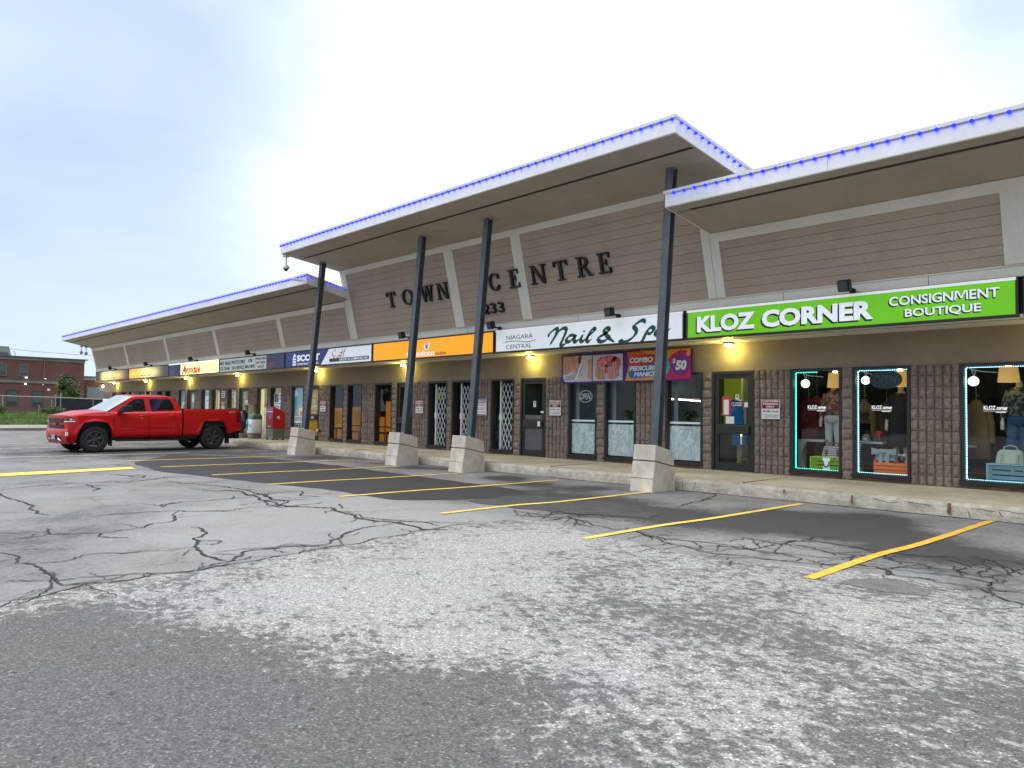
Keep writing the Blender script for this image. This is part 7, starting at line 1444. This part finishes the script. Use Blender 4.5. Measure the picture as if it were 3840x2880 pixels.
o = (X2+.2, 25.5, 3.86); q = thing('yard_lamp', 'warm lit lamp above the grey roll up door', 'lamp', o, 'lamps on the brick building'); g = MB(); g.loft([ringc(.1, 0, .16, -.13, 12), ringc(.1, 0, .12, .02, 12), ringc(.1, 0, .04, .12, 12)]); g.build('globe', M('warm_glow', (1, .8, .5), .4, emit=10, ecol=(1, .78, .45)), q); g = MB(); g.box(-.2, .1, -.03, .03, .08, .13); g.build('bracket', M_COR, q)

# trees and shrubs
def crown_leaves(g, n, shape, size, mats):
    for i in range(n):
        p, out_ = shape(); a = Vector((rnd.gauss(0, 1), rnd.gauss(0, 1), rnd.gauss(0, .6))).normalized(); b = a.cross(Vector((rnd.gauss(0, 1), rnd.gauss(0, 1), rnd.gauss(0, 1)))).normalized(); s = size*rnd.uniform(.6, 1.4)
        g.add([p-a*s, p+b*s*.45, p+a*s, p-b*s*.45], [(0, 1, 2, 3)], out_)
M_LV = [M('crown_a', (.085, .145, .05), .75), M('crown_b', (.12, .19, .07), .75), M('crown_c', (.045, .085, .03), .8)]; M_BARK = M('bark', (.07, .055, .042), .95, bump=(18, .8, .02))
def small_tree(loc, h, rx, rz, lab, n=4200, sz=.11, group=None):
    t = thing('small_tree', lab, 'tree', loc, group); g = MB(); base = Vector((0, 0, 0)); cl = []
    g.tube([(0, 0, -.2), (.03, .02, h*.25), (-.02, .04, h*.5), (0, 0, h*.8)], [.09, .075, .055, .02], 8)
    for i in range(16):
        a = rnd.uniform(0, 6.28); z = h*rnd.uniform(.25, .75); l = rx*rnd.uniform(.5, 1.0); tip = Vector((l*math.cos(a), l*math.sin(a), z+rz*rnd.uniform(.1, .55))); g.tube([(0, 0, z), (tip.x*.5, tip.y*.5, (z+tip.z)/2+.1), tip], [.035, .025, .008], 6); cl.append((tip, rx*rnd.uniform(.28, .5)))
    g.build('trunk', M_BARK, t)
    for i in range(20): a = rnd.uniform(0, 6.28); q = rnd.random()**.5; zz_ = rnd.uniform(-1, 1); cl.append((Vector((rx*.85*q*math.cos(a)*math.sqrt(1-zz_*zz_*.7), rx*.85*q*math.sin(a)*math.sqrt(1-zz_*zz_*.7), h*.58+rz*zz_)), rx*rnd.uniform(.25, .42)))
    tone = [rnd.randint(0, 2) for _ in cl]
    def sh():
        k = rnd.randrange(len(cl)); c, r_ = cl[k]; d = Vector((rnd.gauss(0, 1), rnd.gauss(0, 1), rnd.gauss(0, .8))); d.normalize(); return c+d*r_*rnd.random()**.4, (tone[k] if rnd.random() < .7 else rnd.randint(0, 2))
    g = MB(); crown_leaves(g, n, sh, sz, M_LV); g.build('crown', M_LV, t); return t
small_tree((-83.5, 19.15, .7), 4.0, 1.0, 1.3, 'small green tree in front of the brick building, behind the fence', 3600, .10)
def shrub(loc, r_, h, lab, n=700):
    t = thing('shrub', lab, 'shrub', loc, 'weeds along the fence'); g = MB()
    for i in range(7): a = rnd.uniform(0, 6.28); g.tube([(0, 0, -.05), (r_*.5*math.cos(a), r_*.5*math.sin(a), h*.6)], [.015, .006], 5)
    g.build('stem', M_BARK, t); g = MB(); crown_leaves(g, n, lambda: (Vector((r_*rnd.gauss(0, .5), r_*rnd.gauss(0, .5), h*rnd.uniform(.05, 1)**.8*rnd.uniform(.6, 1))), rnd.randint(0, 2)), .075, M_LV); g.build('foliage', M_LV, t)
shrub((-73.2, 15.9, .7), .5, .75, 'dense weedy shrub at the foot of the tallest fence post'); shrub((-73.3, 12.0, .7), .35, .8, 'tall weeds round the leftmost thick fence post'); shrub((-73.3, 15.2, .7), .35, .6, 'low weed left of the dense shrub by the fence')
# overhead wire between two poles (the poles stand out of view)
t = thing('utility_line', 'thin overhead wire crossing the sky above the brick roof', 'overhead wire', (-120, 0, 0)); g = MB(); g.tube([(0, -3, 10.6), (0, 10, 9.5), (0, 21, 9.04), (0, 24.7, 8.87), (0, 28.6, 8.80), (0, 60, 9.4)], .025, 5); g.build('wire', M_COR, t)
for y, zt in ((-3, 10.6), (60, 9.4)): g = MB(); g.tube([(0, y, 0), (0, y, zt+.4)], [.16, .11], 10); g.box(-.06, .06, y-.5, y+.5, zt-.16, zt-.04); g.build('pole', M_BARK, t)
# dark wood on the far side of the car park, behind the camera, that the shop glass mirrors
g = MB()
for i in range(5200):
    x = rnd.uniform(-110, 60); hh = 7+3.5*mnoise.noise(Vector((x*.06, 1, 1)))+2*mnoise.noise(Vector((x*.3, 5, 1))); y = -48+rnd.uniform(-4, 4); z = hh*rnd.random()**.7; a = Vector((rnd.gauss(0, 1), rnd.gauss(0, .4), rnd.gauss(0, 1))).normalized(); b = a.cross(Vector((rnd.gauss(0, .3), 1, rnd.gauss(0, .3)))).normalized(); s = rnd.uniform(.7, 1.7); p = Vector((x, y, z))
    g.add([p-a*s, p+b*s*.6, p+a*s, p-b*s*.6], [(0, 1, 2, 3)], rnd.randint(0, 2))
tag(g.build('distant_wood', M_LV), None, None, kind='stuff')
